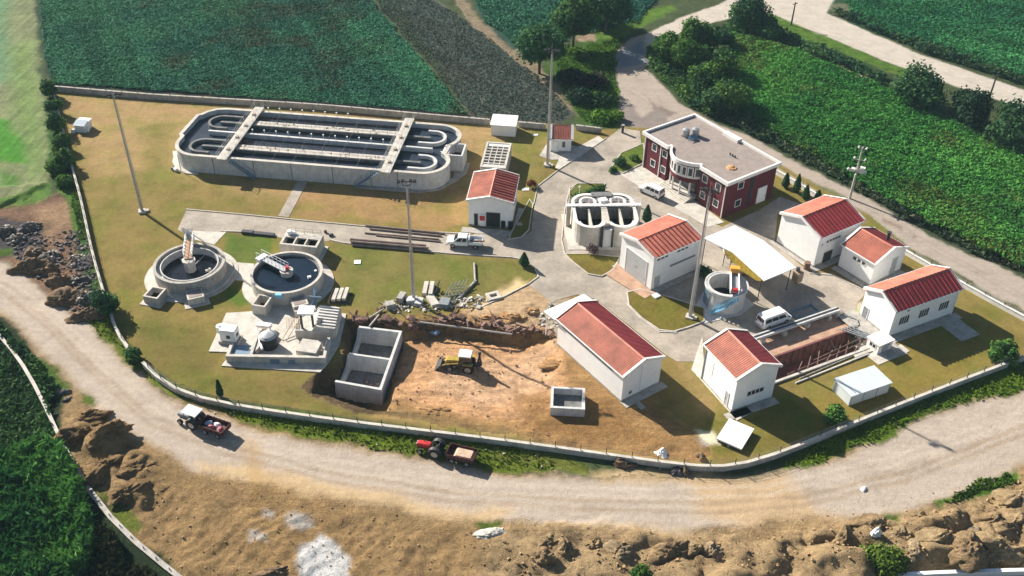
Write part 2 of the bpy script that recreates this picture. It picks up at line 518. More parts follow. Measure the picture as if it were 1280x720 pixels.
def layer(poly, col, feather=0.5, zn=None, warp=1.0, px=True, strength=1.0):
    P = np.array(GP(poly) if px else poly)
    pad = 6 + feather
    k = np.where((x > P[:, 0].min() - pad) & (x < P[:, 0].max() + pad) & (y > P[:, 1].min() - pad) & (y < P[:, 1].max() + pad))[0]
    sx = x[k] + warp * (wx[k] - x[k])
    sy = y[k] + warp * (wy[k] - y[k])
    d = sdist(sx, sy, P)
    a = sstep(-feather, feather, d)[:, None] * strength
    tone[k] = tone[k] * (1 - a) + np.array(col) * a
    if zn:
        zone[k[d > 0]] = Z[zn]
        RGH[k] = RGH[k] * (1 - a[:, 0]) + AMP.get(zn, 1.0) * a[:, 0]
# --- wide soil of the plain, then what grows or drives on it
layer([(-250, 330), (-30, 330), (60, 370), (130, 420), (260, 505), (700, 600), (960, 600), (1320, 440), (1500, 420), (1500, 900), (-250, 900)], (0.43, 0.29, 0.145), 0.8, 'bare_soil', px=True)
layer([(-90, -60), (36, -60), (42, 0), (47, 60), (50, 110), (62, 160), (64, 200), (58, 232), (30, 250), (-90, 275)], (0.19, 0.215, 0.10), 0.6, 'field_strip')
layer([(10, 60), (40, 50), (44, 110), (50, 150), (58, 210), (40, 225), (20, 150)], (0.16, 0.25, 0.07), 2.0, strength=.8)
layer([(-40, -40), (8, -40), (10, 100), (-40, 120)], (0.10, 0.24, 0.12), 3.0, strength=.8)
layer([(-30, 140), (10, 150), (35, 185), (38, 205), (10, 205), (-30, 190)], (0.06, 0.22, 0.018), 1.2)
layer([(2, 215), (24, 218), (26, 232), (2, 236)], (0.09, 0.20, 0.035), 1.0)
layer([(-60, 262), (20, 248), (55, 232), (62, 225), (66, 240), (50, 255), (0, 272), (-60, 285)], (0.09, 0.17, 0.03), 0.5)
layer([(38, -60), (470, -60), (462, 0), (592, 150), (400, 134), (66, 110), (58, 90), (47, 40)], (0.022, 0.045, 0.025), 0.6, 'field', 0.6)
layer([(458, -60), (540, -60), (545, 0), (610, 45), (680, 100), (722, 140), (700, 156), (592, 150)], (0.10, 0.105, 0.085), 0.5, 'field', 0.5)
layer([(540, -40), (556, -40), (600, 26), (648, 58), (690, 96), (735, 140), (722, 146), (640, 72), (590, 33)], (0.33, 0.26, 0.17), 0.5, 'bare_soil')
layer([(556, -60), (870, -60), (800, 30), (740, 45), (640, 62), (605, 30)], (0.03, 0.07, 0.05), 0.6, 'field')
layer([(716, 42), (838, 6), (848, 12), (770, 48), (730, 58)], (0.12, 0.22, 0.03), 0.6, 'grass_verge')
layer([(690, 62), (775, 44), (774, 160), (730, 160), (700, 110), (680, 90)], (0.06, 0.13, 0.02), 0.6, 'grass_verge')
layer([(718, 44), (745, 40), (745, 52), (720, 52)], (0.36, 0.27, 0.19), 0.5)
layer([(738, 138), (770, 112), (775, 158), (738, 160)], (0.13, 0.26, 0.02), 0.8)
layer([(800, 48), (900, 36), (965, 25), (1110, 92), (1290, 190), (1330, 380), (1280, 352), (1160, 292), (1060, 235), (960, 182), (880, 142), (845, 118), (800, 80)], (0.035, 0.07, 0.02), 0.6, 'field')
layer([(965, 12), (1040, 48), (1140, 92), (1145, 102), (1040, 62), (950, 28)], (0.10, 0.19, 0.025), 0.5, 'grass_verge')
layer([(1045, 82), (1098, 100), (1096, 106), (1044, 88)], (0.38, 0.27, 0.19), 0.5)
layer([(1020, -60), (1420, -60), (1420, 160), (1280, 106), (1150, 64), (1035, 18)], (0.03, 0.075, 0.03), 0.6, 'field')
layer([(1030, 6), (1075, 2), (1080, 22), (1050, 24)], (0.14, 0.15, 0.09), 0.8)
# --- roads of pale dirt and worn asphalt
layer([(800, 46), (850, 22), (905, 2), (960, -30), (1060, -30), (1034, 16), (1150, 68), (1280, 112), (1380, 150), (1380, 176), (1252, 126), (1130, 86), (1000, 32), (962, 16), (910, 24), (862, 36), (806, 60), (800, 80)], (0.52, 0.46, 0.39), 0.35, 'gravel_road', .5)
layer([(768, 72), (780, 52), (806, 42), (808, 84), (826, 104), (852, 130), (882, 148), (960, 180), (1060, 232), (1160, 290), (1280, 348), (1360, 388), (1360, 440), (1280, 394), (1200, 342), (1140, 312), (1085, 268), (1030, 240), (975, 206), (905, 168), (806, 168), (776, 164), (772, 110)], (0.40, 0.335, 0.28), 0.35, 'gravel_road', .5)
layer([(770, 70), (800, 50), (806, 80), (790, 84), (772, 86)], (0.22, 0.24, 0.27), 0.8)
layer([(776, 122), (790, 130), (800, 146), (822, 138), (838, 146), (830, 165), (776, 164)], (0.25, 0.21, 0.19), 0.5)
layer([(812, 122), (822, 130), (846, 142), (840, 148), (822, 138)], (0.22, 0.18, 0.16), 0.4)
layer([(1106, 272), (1128, 284), (1124, 288), (1104, 277)], (0.28, 0.21, 0.16), 0.3)
layer([(1138, 292), (1148, 297), (1142, 300)], (0.24, 0.18, 0.14), 0.3)
layer([(-160, 335), (0, 326), (30, 338), (70, 375), (112, 402), (150, 446), (205, 490), (235, 508), (330, 542), (430, 558), (520, 576), (600, 590), (700, 600), (800, 596), (900, 602), (985, 588), (1060, 572), (1150, 522), (1280, 488), (1400, 450), (1400, 540), (1280, 582), (1180, 625), (1090, 648), (960, 650), (850, 668), (720, 658), (600, 652), (520, 638), (400, 620), (250, 590), (185, 552), (122, 515), (92, 482), (60, 445), (0, 388), (-160, 330)], (0.46, 0.385, 0.315), 0.9, 'dirt_road', .7)
layer([(250, 575), (400, 600), (560, 632), (640, 640), (600, 660), (500, 640), (380, 622), (260, 592)], (0.56, 0.39, 0.20), 1.0, strength=.75)
layer([(860, 600), (980, 590), (1020, 640), (1100, 650), (960, 665), (870, 640)], (0.52, 0.36, 0.19), 1.5, strength=.75)
layer([(740, 590), (900, 590), (880, 606), (760, 604)], (0.50, 0.36, 0.20), 0.8, strength=.8)
for (a, b, r_) in ((270, 590, 8), (1010, 612, 7), (1055, 640, 9), (150, 470, 5), (1195, 563, 7), (820, 655, 6), (95, 425, 6), (650, 610, 7), (488, 585, 6), (1110, 590, 8)):
    layer([(a - r_, b), (a, b - r_ * .4), (a + r_, b), (a, b + r_ * .4)], (0.36, 0.27, 0.19), 0.5, strength=.55)
def track(pts, wd, col, st, px=True):
    P_ = np.array(GP(pts))
    k_ = np.where((x > P_[:, 0].min() - 4) & (x < P_[:, 0].max() + 4) & (y > P_[:, 1].min() - 4) & (y < P_[:, 1].max() + 4))[0]
    d_ = np.full(len(k_), 1e9)
    sx, sy = x[k_] + .25 * (wx[k_] - x[k_]), y[k_] + .25 * (wy[k_] - y[k_])
    for p_, q_ in zip(P_[:-1], P_[1:]):
        e_ = q_ - p_
        t_ = np.clip(((sx - p_[0]) * e_[0] + (sy - p_[1]) * e_[1]) / (e_ @ e_), 0, 1)
        d_ = np.minimum(d_, np.hypot(sx - p_[0] - t_ * e_[0], sy - p_[1] - t_ * e_[1]))
    a_ = (1 - sstep(wd * .4, wd, d_)) * st * (.35 + .9 * fbm(sx, sy, .35, 3, 91))
    a_ = np.clip(a_, 0, 1)[:, None]
    tone[k_] = tone[k_] * (1 - a_) + np.array(col) * a_
BR = (0.34, 0.25, 0.17)
for off in (0, 11):
    track([(0, 352 + off), (60, 400 + off), (120, 462 + off), (190, 520 + off), (280, 556 + off), (420, 592 + off), (560, 614 + off), (720, 626 + off), (880, 630 + off), (1000, 622 + off), (1130, 590 + off), (1290, 528 + off)], .45, BR, .6)
    track([(0, 345 + off), (70, 392 + off), (150, 470 + off), (240, 528 + off), (400, 572 + off), (600, 606 + off), (800, 612 + off), (960, 608 + off), (1100, 575 + off), (1290, 510 + off)], .4, (0.56, 0.47, 0.38), .5)
for off in (0, 6):
    track([(790, 110 + off), (860, 152 + off), (960, 200 + off), (1080, 258 + off), (1290, 375 + off)], .4, (0.31, 0.25, 0.20), .45)
    track([(920, 12 + off), (990, 20 + off), (1140, 80 + off), (1280, 122 + off)], .4, (0.42, 0.36, 0.30), .4)
# --- bottom slope: ochre worked soil, lime spill, tracks
layer([(150, 560), (260, 600), (400, 630), (560, 650), (640, 665), (600, 720), (520, 800), (150, 800)], (0.41, 0.265, 0.12), 1.2, strength=.7)
layer([(330, 600), (430, 640), (450, 700), (420, 760), (330, 720), (290, 660)], (0.42, 0.27, 0.12), 1.5, strength=.7)
layer([(600, 665), (760, 660), (1000, 670), (1290, 600), (1300, 800), (600, 800)], (0.50, 0.355, 0.195), 1.0, strength=.85)
layer([(376, 676), (402, 664), (424, 674), (432, 704), (430, 730), (372, 730), (370, 700)], (0.80, 0.79, 0.78), 0.45)
layer([(358, 640), (380, 642), (390, 654), (376, 658), (356, 652)], (0.68, 0.64, 0.60), 0.6, strength=.9)
layer([(308, 668), (332, 670), (330, 680), (308, 680)], (0.72, 0.69, 0.66), 0.5, strength=.8)
layer([(330, 642), (338, 642), (338, 650), (330, 650)], (0.62, 0.60, 0.60), 0.4, strength=.8)
layer([(300, 545), (322, 552), (330, 600), (318, 640)], (0.46, 0.28, 0.10), 1.2, strength=.5)
layer([(115, 612), (135, 618), (170, 640), (168, 662), (150, 660), (125, 632)], (0.14, 0.17, 0.025), 0.5, 'grass_verge')
layer([(95, 492), (114, 496), (118, 508), (96, 508)], (0.12, 0.17, 0.025), 0.4, 'grass_verge')
layer([(1165, 628), (1200, 616), (1230, 600), (1262, 590), (1268, 600), (1240, 614), (1200, 626), (1172, 634)], (0.09, 0.18, 0.02), 0.4, 'grass_verge')
layer([(1104, 642), (1122, 638), (1120, 650), (1104, 650)], (0.11, 0.16, 0.03), 0.4, 'grass_verge')
layer([(592, 652), (622, 655), (618, 668), (596, 666)], (0.10, 0.15, 0.02), 0.4, 'grass_verge')
# --- dump ground at the left
layer([(-100, 300), (0, 262), (45, 252), (90, 236), (118, 300), (140, 390), (112, 402), (70, 375), (30, 338), (0, 326), (-100, 330)], (0.30, 0.18, 0.115), 0.9, 'bare_soil')
layer([(40, 262), (90, 248), (102, 290), (60, 296)], (0.46, 0.30, 0.18), 1.2, strength=.8)
layer([(-40, 268), (20, 275), (55, 285), (50, 318), (0, 322), (-40, 320)], (0.07, 0.07, 0.085), 0.9, strength=.9)
layer([(-30, 312), (18, 311), (16, 320), (-30, 322)], (0.11, 0.20, 0.03), 0.4)
# --- verges by the wall
layer([(66, 108), (88, 200), (115, 310), (138, 392), (120, 400), (98, 330), (88, 262), (74, 232), (62, 200), (60, 150)], (0.05, 0.12, 0.025), 0.5, 'grass_verge')
layer([(75, 230), (92, 236), (104, 290), (96, 300), (88, 262)], (0.12, 0.24, 0.03), 0.6, strength=.8)
layer([(108, 398), (138, 392), (160, 425), (185, 452), (225, 482), (275, 500), (400, 520), (560, 543), (640, 556), (700, 568), (735, 582), (738, 592), (690, 592), (600, 586), (520, 572), (430, 554), (330, 536), (235, 500), (205, 486), (150, 442)], (0.13, 0.185, 0.015), 0.5, 'grass_verge')
layer([(560, 545), (640, 556), (700, 570), (735, 584), (738, 594), (690, 590), (620, 570)], (0.20, 0.19, 0.05), 1.0, strength=.6)
layer([(978, 582), (1010, 556), (1090, 522), (1180, 490), (1290, 450), (1320, 455), (1280, 488), (1150, 522), (1100, 552), (1060, 566), (1010, 582), (985, 588)], (0.10, 0.165, 0.012), 0.4, 'grass_verge')
layer([(1140, 312), (1205, 348), (1290, 396), (1290, 404), (1200, 360), (1138, 318)], (0.16, 0.15, 0.06), 0.6, 'grass_verge')
layer([(970, 206), (1060, 248), (1052, 256), (968, 214)], (0.16, 0.16, 0.07), 0.5)
layer([(850, 120), (900, 150), (1000, 196), (1100, 248), (1280, 340), (1280, 350), (1160, 292), (1060, 235), (960, 182), (880, 144)], (0.06, 0.085, 0.04), 0.5, 'grass_verge')
# --- left reed bed, lower than the road
layer([(-200, 380), (0, 392), (60, 452), (84, 484), (70, 510), (76, 545), (112, 612), (168, 678), (240, 730), (300, 800), (-200, 800)], (0.028, 0.05, 0.02), 0.5, 'vegetation_bed')
layer([(40, 448), (62, 452), (84, 484), (70, 500), (50, 470)], (0.10, 0.20, 0.02), 0.6, strength=.8)
# --- inside the wall: dry lawn
layer(COMPOUND, (0.215, 0.158, 0.050), 0.3, 'lawn', 0.05, px=False)
layer([(70, 112), (640, 152), (640, 240), (360, 250), (220, 220), (120, 220)], (0.36, 0.235, 0.112), 3.0, strength=.8)
layer([(360, 225), (590, 240), (580, 290), (372, 270)], (0.33, 0.20, 0.09), 2.0, strength=.8)
layer([(180, 160), (215, 150), (220, 215), (200, 250), (170, 230)], (0.19, 0.155, 0.04), 2.0, strength=.7)
layer([(150, 400), (262, 420), (262, 470), (400, 492), (560, 530), (330, 500), (230, 478), (180, 440)], (0.135, 0.115, 0.03), 2.0, strength=.85)
layer([(276, 292), (345, 294), (335, 330), (285, 325)], (0.105, 0.14, 0.025), 0.6, strength=.95)
layer([(285, 352), (320, 376), (300, 388), (284, 376)], (0.09, 0.14, 0.02), 0.6, strength=.95)
layer([(420, 305), (520, 315), (640, 325), (670, 348), (600, 384), (520, 390), (430, 380)], (0.165, 0.15, 0.042), 1.0, strength=.85)
layer([(1110, 430), (1200, 400), (1270, 420), (1200, 470), (1050, 530), (960, 560), (880, 572), (900, 520), (980, 500), (1040, 490)], (0.205, 0.155, 0.035), 1.5, strength=.8)
layer([(900, 520), (985, 500), (1040, 520), (960, 565), (890, 570), (850, 470)], (0.15, 0.135, 0.03), 1.2, strength=.7)
layer([(848, 446), (878, 448), (884, 462), (858, 468)], (0.12, 0.16, 0.02), 0.3)
layer([(830, 440), (862, 450), (890, 500), (905, 525), (880, 530), (850, 470)], (0.28, 0.19, 0.08), 0.8, strength=.8)
layer([(770, 160), (806, 172), (806, 212), (775, 218), (764, 208)], (0.12, 0.15, 0.03), 0.6, strength=.9)
layer([(640, 150), (752, 162), (700, 195), (670, 232), (640, 200)], (0.20, 0.16, 0.05), 1.0, strength=.8)
# --- the dig
layer([(500, 400), (560, 396), (600, 384), (660, 352), (690, 378), (712, 372), (700, 400), (770, 502), (812, 500), (860, 540), (884, 560), (880, 584), (800, 572), (640, 548), (560, 538), (470, 520), (400, 495), (440, 440)], (0.47, 0.28, 0.12), 1.0, 'excavated_earth')
layer([(640, 350), (690, 372), (690, 410), (640, 406), (580, 392)], (0.68, 0.48, 0.29), 1.0, strength=.95)
layer([(500, 408), (640, 418), (700, 430), (706, 470), (700, 520), (600, 520), (500, 500), (480, 500)], (0.76, 0.44, 0.23), 1.2, strength=.95)
layer([(560, 440), (690, 430), (690, 480), (600, 500), (540, 480)], (0.78, 0.52, 0.33), 1.6, strength=.7)
layer([(640, 480), (690, 490), (760, 500), (820, 560), (660, 540)], (0.36, 0.20, 0.075), 1.2, strength=.8)
layer([(400, 492), (480, 512), (640, 540), (640, 548), (480, 522), (400, 502)], (0.28, 0.20, 0.09), 0.6, strength=.8)
layer([(378, 487), (394, 470), (424, 452), (434, 396), (505, 401), (505, 414), (448, 412), (452, 470), (490, 520), (430, 512), (392, 500)], (0.16, 0.11, 0.06), 0.4, 'excavated_earth')  # gap earth beside the basin, its tone darkened to carry the platform's shade
layer([(868, 540), (890, 540), (896, 556), (876, 560)], (0.72, 0.62, 0.55), 0.5)
layer([(690, 380), (705, 376), (712, 400), (700, 430), (690, 415), (668, 396)], (0.50, 0.43, 0.33), 0.5)
layer(PIT, (0.10, 0.05, 0.04), 0.2, 'excavated_earth', 0, px=False)
layer([(1040, 392), (1075, 380), (1092, 408), (1085, 440), (1050, 440)], (0.45, 0.38, 0.30), 0.5, strength=.9)

# --- heights
h = np.zeros(len(x))
inC = sdist(x, y, COMPOUND)
out_ = sstep(0.3, 3.0, -inC)
rough = 0.22 * (fbm(x, y, 0.35, 4, 31) - .5) + 0.08 * (fbm(x, y, 1.4, 3, 32) - .5)
soft = np.isin(zone, [Z['bare_soil'], Z['ground'], Z['excavated_earth'], Z['grass_verge'], Z['vegetation_bed']])
h += rough * np.where(soft, 1.0, 0.15) * out_
# worked slope at the bottom: rounded lumps with deep creases and machine grooves
P = np.array(GP([(590, 672), (640, 650), (760, 650), (850, 672), (980, 662), (1060, 648), (1150, 640), (1215, 622), (1262, 596), (1330, 560), (1400, 800), (580, 800)]))
d = sdist(wx, wy, P)
bl = np.abs(2 * fbm(x, y, 0.17, 3, 41) - 1)
h += sstep(0, 2.2, d) * (3.9 * bl ** .75 * (.45 + .55 * sstep(10, 26, x)) + 0.8 * (fbm(x, y, 0.9, 5, 42, .6) - .5)) * 0.75
P = np.array(GP([(860, 650), (1040, 640), (1060, 720), (860, 740)]))
gr = 0.16 * np.sin((x * .55 + y * 0.8) * 5.0 + 5 * fbm(x, y, .25, 3, 43)) * sstep(.45, .6, fbm(x, y, .3, 2, 44))
h += sstep(0, 2, sdist(wx, wy, P)) * gr
P = np.array(GP([(160, 590), (300, 612), (480, 640), (600, 660), (600, 760), (240, 760), (140, 640)]))
h += sstep(0, 3, sdist(wx, wy, P)) * (0.7 * (fbm(x, y, 0.3, 4, 51) - .5) + 0.05 * np.sin((x * .75 - y * .6) * 4 + 22 * fbm(x, y, .12, 3, 52)) + 0.35 * (fbm(x, y, 1.1, 4, 53) - .5))
P = np.array(GP([(82, 520), (118, 512), (150, 530), (180, 556), (215, 590), (180, 640), (150, 630), (105, 580), (80, 545)]))
bl = np.abs(2 * fbm(x + 3, y - 5, 0.20, 2, 61) - 1)
h += sstep(0, 1.6, sdist(wx, wy, P)) * (2.0 * bl + .5 * (fbm(x, y, .9, 4, 62) - .5))
def dome(px, py, r, hh, q=2.0, rx=1.0, rot=0.0):
    global h
    a, b = G(px, py)
    dx, dy = wx - a, wy - b
    u, v_ = dx * cos(rot) + dy * sin(rot), -dx * sin(rot) + dy * cos(rot)
    rr = np.sqrt((u / (r * rx)) ** 2 + (v_ / r) ** 2)
    h += hh * np.clip(1 - rr ** q, 0, 1) * (0.45 + 1.1 * np.abs(2 * fbm(x, y, 0.5, 4, 71) - 1))
for (a, b, r_, hh, sx_) in ((100, 535, 2.0, 1.5, 1.5), (132, 552, 2.4, 1.7, 1.5), (168, 585, 2.6, 1.8, 1.6), (118, 520, 1.5, 1.0, 1.6), (150, 610, 2.4, 1.3, 1.5), (185, 610, 2.0, .9, 1.6)):
    dome(a, b, r_, hh * .35, 1.6, sx_, radians(35))
dome(608, 510, 0.01, 0)
P = np.array(GP([(1100, 708), (1340, 702), (1340, 820), (1100, 820)]))
h *= 1 - .9 * sstep(-1.0, .6, sdist(x, y, P))
# reed bed lies lower
P = np.array(GP([(-260, 384), (0, 402), (60, 470), (100, 590), (150, 668), (230, 735), (320, 830), (-260, 830)]))
h -= 2.2 * sstep(0, 3.5, sdist(x, y, P))
# field by the dump has a small scarp
P = np.array(GP([(-120, 290), (0, 262), (60, 236), (62, 226), (-120, 250)]))
h += 0.4 * sstep(0, 1.0, sdist(wx, wy, P))
# the dig: steep bank at the back, ramping out to the front and the right
E_ = np.array(EXC)
de = sdist(x + .5 * (wx - x), y + .5 * (wy - y), E_)
ramp_s = np.clip((y - 85.8 + 0.2 * (x + 10)) / 9.0, 0, 1)
ramp_e = np.clip((8.0 - x) / 7.0, 0, 1)
dep = 1.7 * sstep(0, 1.6, de) * np.maximum(ramp_s * ramp_e, sstep(-14.0, -16.0, x))
h -= dep
h -= 0.9 * sstep(0, .5, de) * sstep(-14.5, -16.5, x)
bank = np.array(GP([(500, 402), (560, 399), (606, 404), (650, 413), (694, 416), (700, 424), (650, 424), (600, 414), (560, 408), (500, 410)]))
h -= 0.45 * sstep(-.3, .9, sdist(wx, wy, bank))
h += sstep(0, 1.5, de) * (0.35 * (fbm(x, y, .35, 4, 81) - .5) + 0.05 * np.sin((x * .3 + y) * 3.2 + 16 * fbm(x, y, .15, 3, 82)) + .25 * (fbm(x, y, 1.3, 3, 83) - .5))
for (a, b, r_, hh, sx_) in ((545, 512, 1.5, .55, 2.0), (640, 390, 2.0, .35, 3.0), (600, 392, 1.3, .35, 2.2), (655, 384, 1.2, .5, 1.5), (690, 395, 1.3, .5, 1.2), (660, 545, 1.2, .5, 1.8), (705, 548, 1.1, .45, 2.0), (820, 560, 1.2, .5, 2.0)):
    dome(a, b, r_, hh, 1.6, sx_, radians(-10))
db = sdist(x, y, np.array(BAS))
h = np.where(db > -0.16, -3.2, h)
dp = sdist(x, y, np.array(PIT))
h = np.where(sdist(x, y, np.array(BENCH)) > 0.0, -.75, h)
h = np.where(dp > 0.0, -3.2, h)
gidx = np.arange(len(x)).reshape(SH)
quads = np.stack([gidx[:-1, :-1], gidx[:-1, 1:], gidx[1:, 1:], gidx[1:, :-1]], -1).reshape(-1, 4)
fz = zone[quads[:, 0]]
V3 = np.stack([x, y, h], 1)
GM = {
 'ground': ground_mat('plain_soil', 1.5, .45, .6), 'lawn': ground_mat('dry_turf', 1.6, .34, .6, .12, .30, green=(0.72, 0.95, 0.55)),
 'dirt_road': ground_mat('dusty_road', 1.7, .46, 1.0, .45, .3, streaks=.18), 'gravel_road': ground_mat('worn_pale_road', 1.7, .46, 1.0, .45, .3, streaks=.18),
 'field': ground_mat('field_soil', 2.0, .5, .8, .2), 'field_strip': ground_mat('stubble', 1.0, .35, .6, .15, .3, streaks=.3, srot=92),
 'grass_verge': ground_mat('rough_grass', 2.4, .55, 1.0, .25, .5), 'excavated_earth': ground_mat('orange_earth', 1.5, .38, 1.0, .40, .35, streaks=.22),
 'bare_soil': ground_mat('ochre_soil', 1.7, .46, 1.0, .45, .3, streaks=.18), 'vegetation_bed': ground_mat('damp_soil', 2.0, .5, 1.0, .3)}
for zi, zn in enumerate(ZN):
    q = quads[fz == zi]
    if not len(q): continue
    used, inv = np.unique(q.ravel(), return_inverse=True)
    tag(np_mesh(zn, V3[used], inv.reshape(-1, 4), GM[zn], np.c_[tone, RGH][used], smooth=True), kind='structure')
_gx0, _gy0 = gx, gy
HH = h.reshape(SH)
def zat(px, py):
    """ground height at a site position"""
    i = int(np.clip(np.searchsorted(gx, px) - 1, 0, len(gx) - 2))
    j = int(np.clip(np.searchsorted(gy, py) - 1, 0, len(gy) - 2))
    return float(max(HH[j, i], HH[j, i + 1], HH[j + 1, i], HH[j + 1, i + 1]))

# ------------------------------------------------------------------ concrete roads and yards of the plant, paths, aprons, kerbs
def sheet(name, poly, z, m='slab', px=True, skirt=0.0):
    P = GP(poly) if px else list(poly)
    return tag(MB().prism(P, z - 0.05 - skirt, z).build(name, m), kind='structure')
ROAD = [(222, 287), (233, 263), (300, 269), (380, 277), (456, 284), (520, 290), (590, 294), (606, 286), (629, 287), (634, 298), (652, 298), (664, 289), (668, 256), (673, 233), (700, 212), (759, 173), (776, 160), (800, 164), (804, 206), (776, 219), (800, 232), (840, 250), (880, 272), (902, 284), (950, 262), (975, 246), (1000, 255), (972, 268), (968, 305), (1012, 340), (1040, 342), (1086, 364), (1072, 378), (1070, 388), (1040, 392), (1030, 388), (940, 420), (928, 412), (905, 414), (878, 428), (872, 452), (846, 452), (830, 442), (788, 408), (745, 374), (722, 368), (700, 374), (690, 378), (660, 356), (672, 346), (668, 336), (655, 326), (640, 323), (560, 318), (430, 305), (412, 301), (380, 303), (345, 296), (300, 291), (276, 290), (262, 302), (243, 299)]
sheet('concrete_road', ROAD, 0.03)
GRASS = ground_mat('island_turf', 2.2, .36, .5, .10, .22, green=(0.75, 0.95, 0.55))
def island(poly, tone_, z=0.12):
    P = np.array(GP(poly))
    b = MB().prism(list(map(tuple, P)), 0.0, z)
    o = b.build('lawn', GRASS)
    ca = o.data.color_attributes.new('tone', 'FLOAT_COLOR', 'POINT')
    ca.data.foreach_set('color', np.tile(np.array([*tone_, 1.0], dtype=np.float32), len(o.data.vertices)))
    tag(o, kind='structure')
    k = MB().wall([tuple(p) for p in P], 0.16, -0.02, z + 0.06, closed=True).build('kerb', 'concrete_pale')
    tag(k, kind='structure')
island([(784, 366), (800, 362), (836, 372), (880, 386), (880, 402), (862, 409), (842, 415), (824, 413), (802, 398), (786, 382)], (0.16, 0.125, 0.028))
island([(706, 318), (735, 318), (775, 322), (766, 338), (752, 346), (735, 343), (716, 328)], (0.17, 0.13, 0.03))
island([(712, 236), (722, 230), (756, 230), (752, 244), (722, 250), (711, 262)], (0.12, 0.125, 0.03))
island([(636, 300), (640, 290), (662, 250), (666, 256), (661, 288), (652, 297)], (0.15, 0.13, 0.03))
def kerb(pts, px=True, z=0.14, th=0.16):
    return tag(MB().wall(GP(pts) if px else pts, th, -0.05, z).build('kerb', 'concrete_pale'), kind='structure')
kerb([(233, 262), (300, 268), (380, 276), (456, 283), (520, 289), (588, 293)])
kerb([(276, 289), (300, 290), (345, 295)])
kerb([(412, 300), (430, 304), (560, 317), (640, 322), (655, 325), (668, 335), (673, 346), (661, 355), (630, 371), (600, 385)])
kerb([(667, 256), (672, 233), (699, 212), (758, 173)])
kerb([(706, 318), (702, 300), (706, 262), (711, 240), (722, 229)])
kerb([(783, 380), (800, 398), (824, 415), (846, 416)])
kerb([(1012, 342), (1040, 344), (1086, 366)])
# dark joint of the service road past the brick building
kerb([(776, 217), (812, 238), (848, 257), (896, 284)], z=0.07, th=0.2)
sheet('footpath', [(372, 226), (384, 228), (361, 272), (348, 270)], 0.05, 'slab')
sheet('footpath', [(756, 176), (748, 170), (700, 196), (694, 210), (700, 212)], 0.06, 'concrete_pale')
sheet('pavement', [(776, 219), (808, 205), (905, 278), (885, 284), (830, 252)], 0.06, 'concrete_pale')
for pts in ([(878, 420), (864, 462), (921, 526), (940, 516), (880, 455)], ):
    sheet('pavement', pts, 0.07, 'concrete_pale')
def pad(fit, rects, z=0.07, m='concrete_pale'):
    cx, cy, dg, L, W = fit
    c_, s_ = cos(radians(dg)), sin(radians(dg))
    for k, (u0, u1, v0, v1) in enumerate(rects):
        sheet('pavement', [(cx + u * c_ - v * s_, cy + u * s_ + v * c_) for u, v in ((u0, v0), (u1, v0), (u1, v1), (u0, v1))], z + .006 * k, m, px=False)
pad((55.25, 107.53, 26.97, 11.86, 5.6), [(-9.0, -5.9, -6.5, 4.0), (-5.9, 6.6, -4.1, -2.8), (2.6, 6.0, -7.8, -4.1), (3.2, 5.4, -7.0, -4.6)], .07, 'concrete')
pad((28.71, 91.79, 115.3, 6.77, 6.09), [(-4.6, -3.4, -3.4, 4.2)], .07, 'concrete')
pad((12.57, 96.09, 125.43, 13.32, 6.28), [(-7.9, -6.7, -3.6, 3.3), (-9.2, -7.9, 1.2, 2.0)], .08, 'concrete')
pad((46.54, 124.15, 33.15, 8.98, 7.66), [(-4.6, 4.6, -4.9, -3.9), (-5.4, -4.6, -4.9, 4.6)], .07, 'concrete')
pad((53.14, 118.41, 125.83, 5.77, 7.07), [(-3.2, 3.2, 3.6, 4.7), (-4.2, -3.0, -3.6, 4.7)], .075, 'concrete')
pad((21.5, 117.36, 35.22, 8.84, 7.02), [(-4.6, 5.2, -4.5, -3.5), (-5.3, -4.5, 2.4, 4.2)], .15, 'concrete')
pad((49.3, 100.2, 30, 2.6, 2.0), [(-1.6, 3.2, -2.6, -1.0), (-2.6, -1.3, -2.6, 1.6)], .06, 'concrete_pale')
sheet('pavement', [(757, 344), (772, 330), (820, 366), (806, 374)], 0.16, 'pink_bank')
sheet('pavement', [(578, 284), (640, 289), (648, 260), (656, 262), (650, 292), (640, 296), (576, 290)], 0.07, 'concrete')
sheet('pavement', [(674, 195), (686, 176), (724, 184), (728, 198), (690, 200)], 0.05, 'concrete')
sheet('pavement', [(283, 327), (318, 330), (311, 352), (284, 349)], 0.05, 'concrete_pale')
sheet('pavement', [(233, 288), (262, 290), (283, 290), (268, 306), (244, 300)], 0.05, 'concrete_pale')
island([(764, 211), (776, 192), (804, 180), (807, 203), (779, 217)], (0.11, 0.14, 0.025))
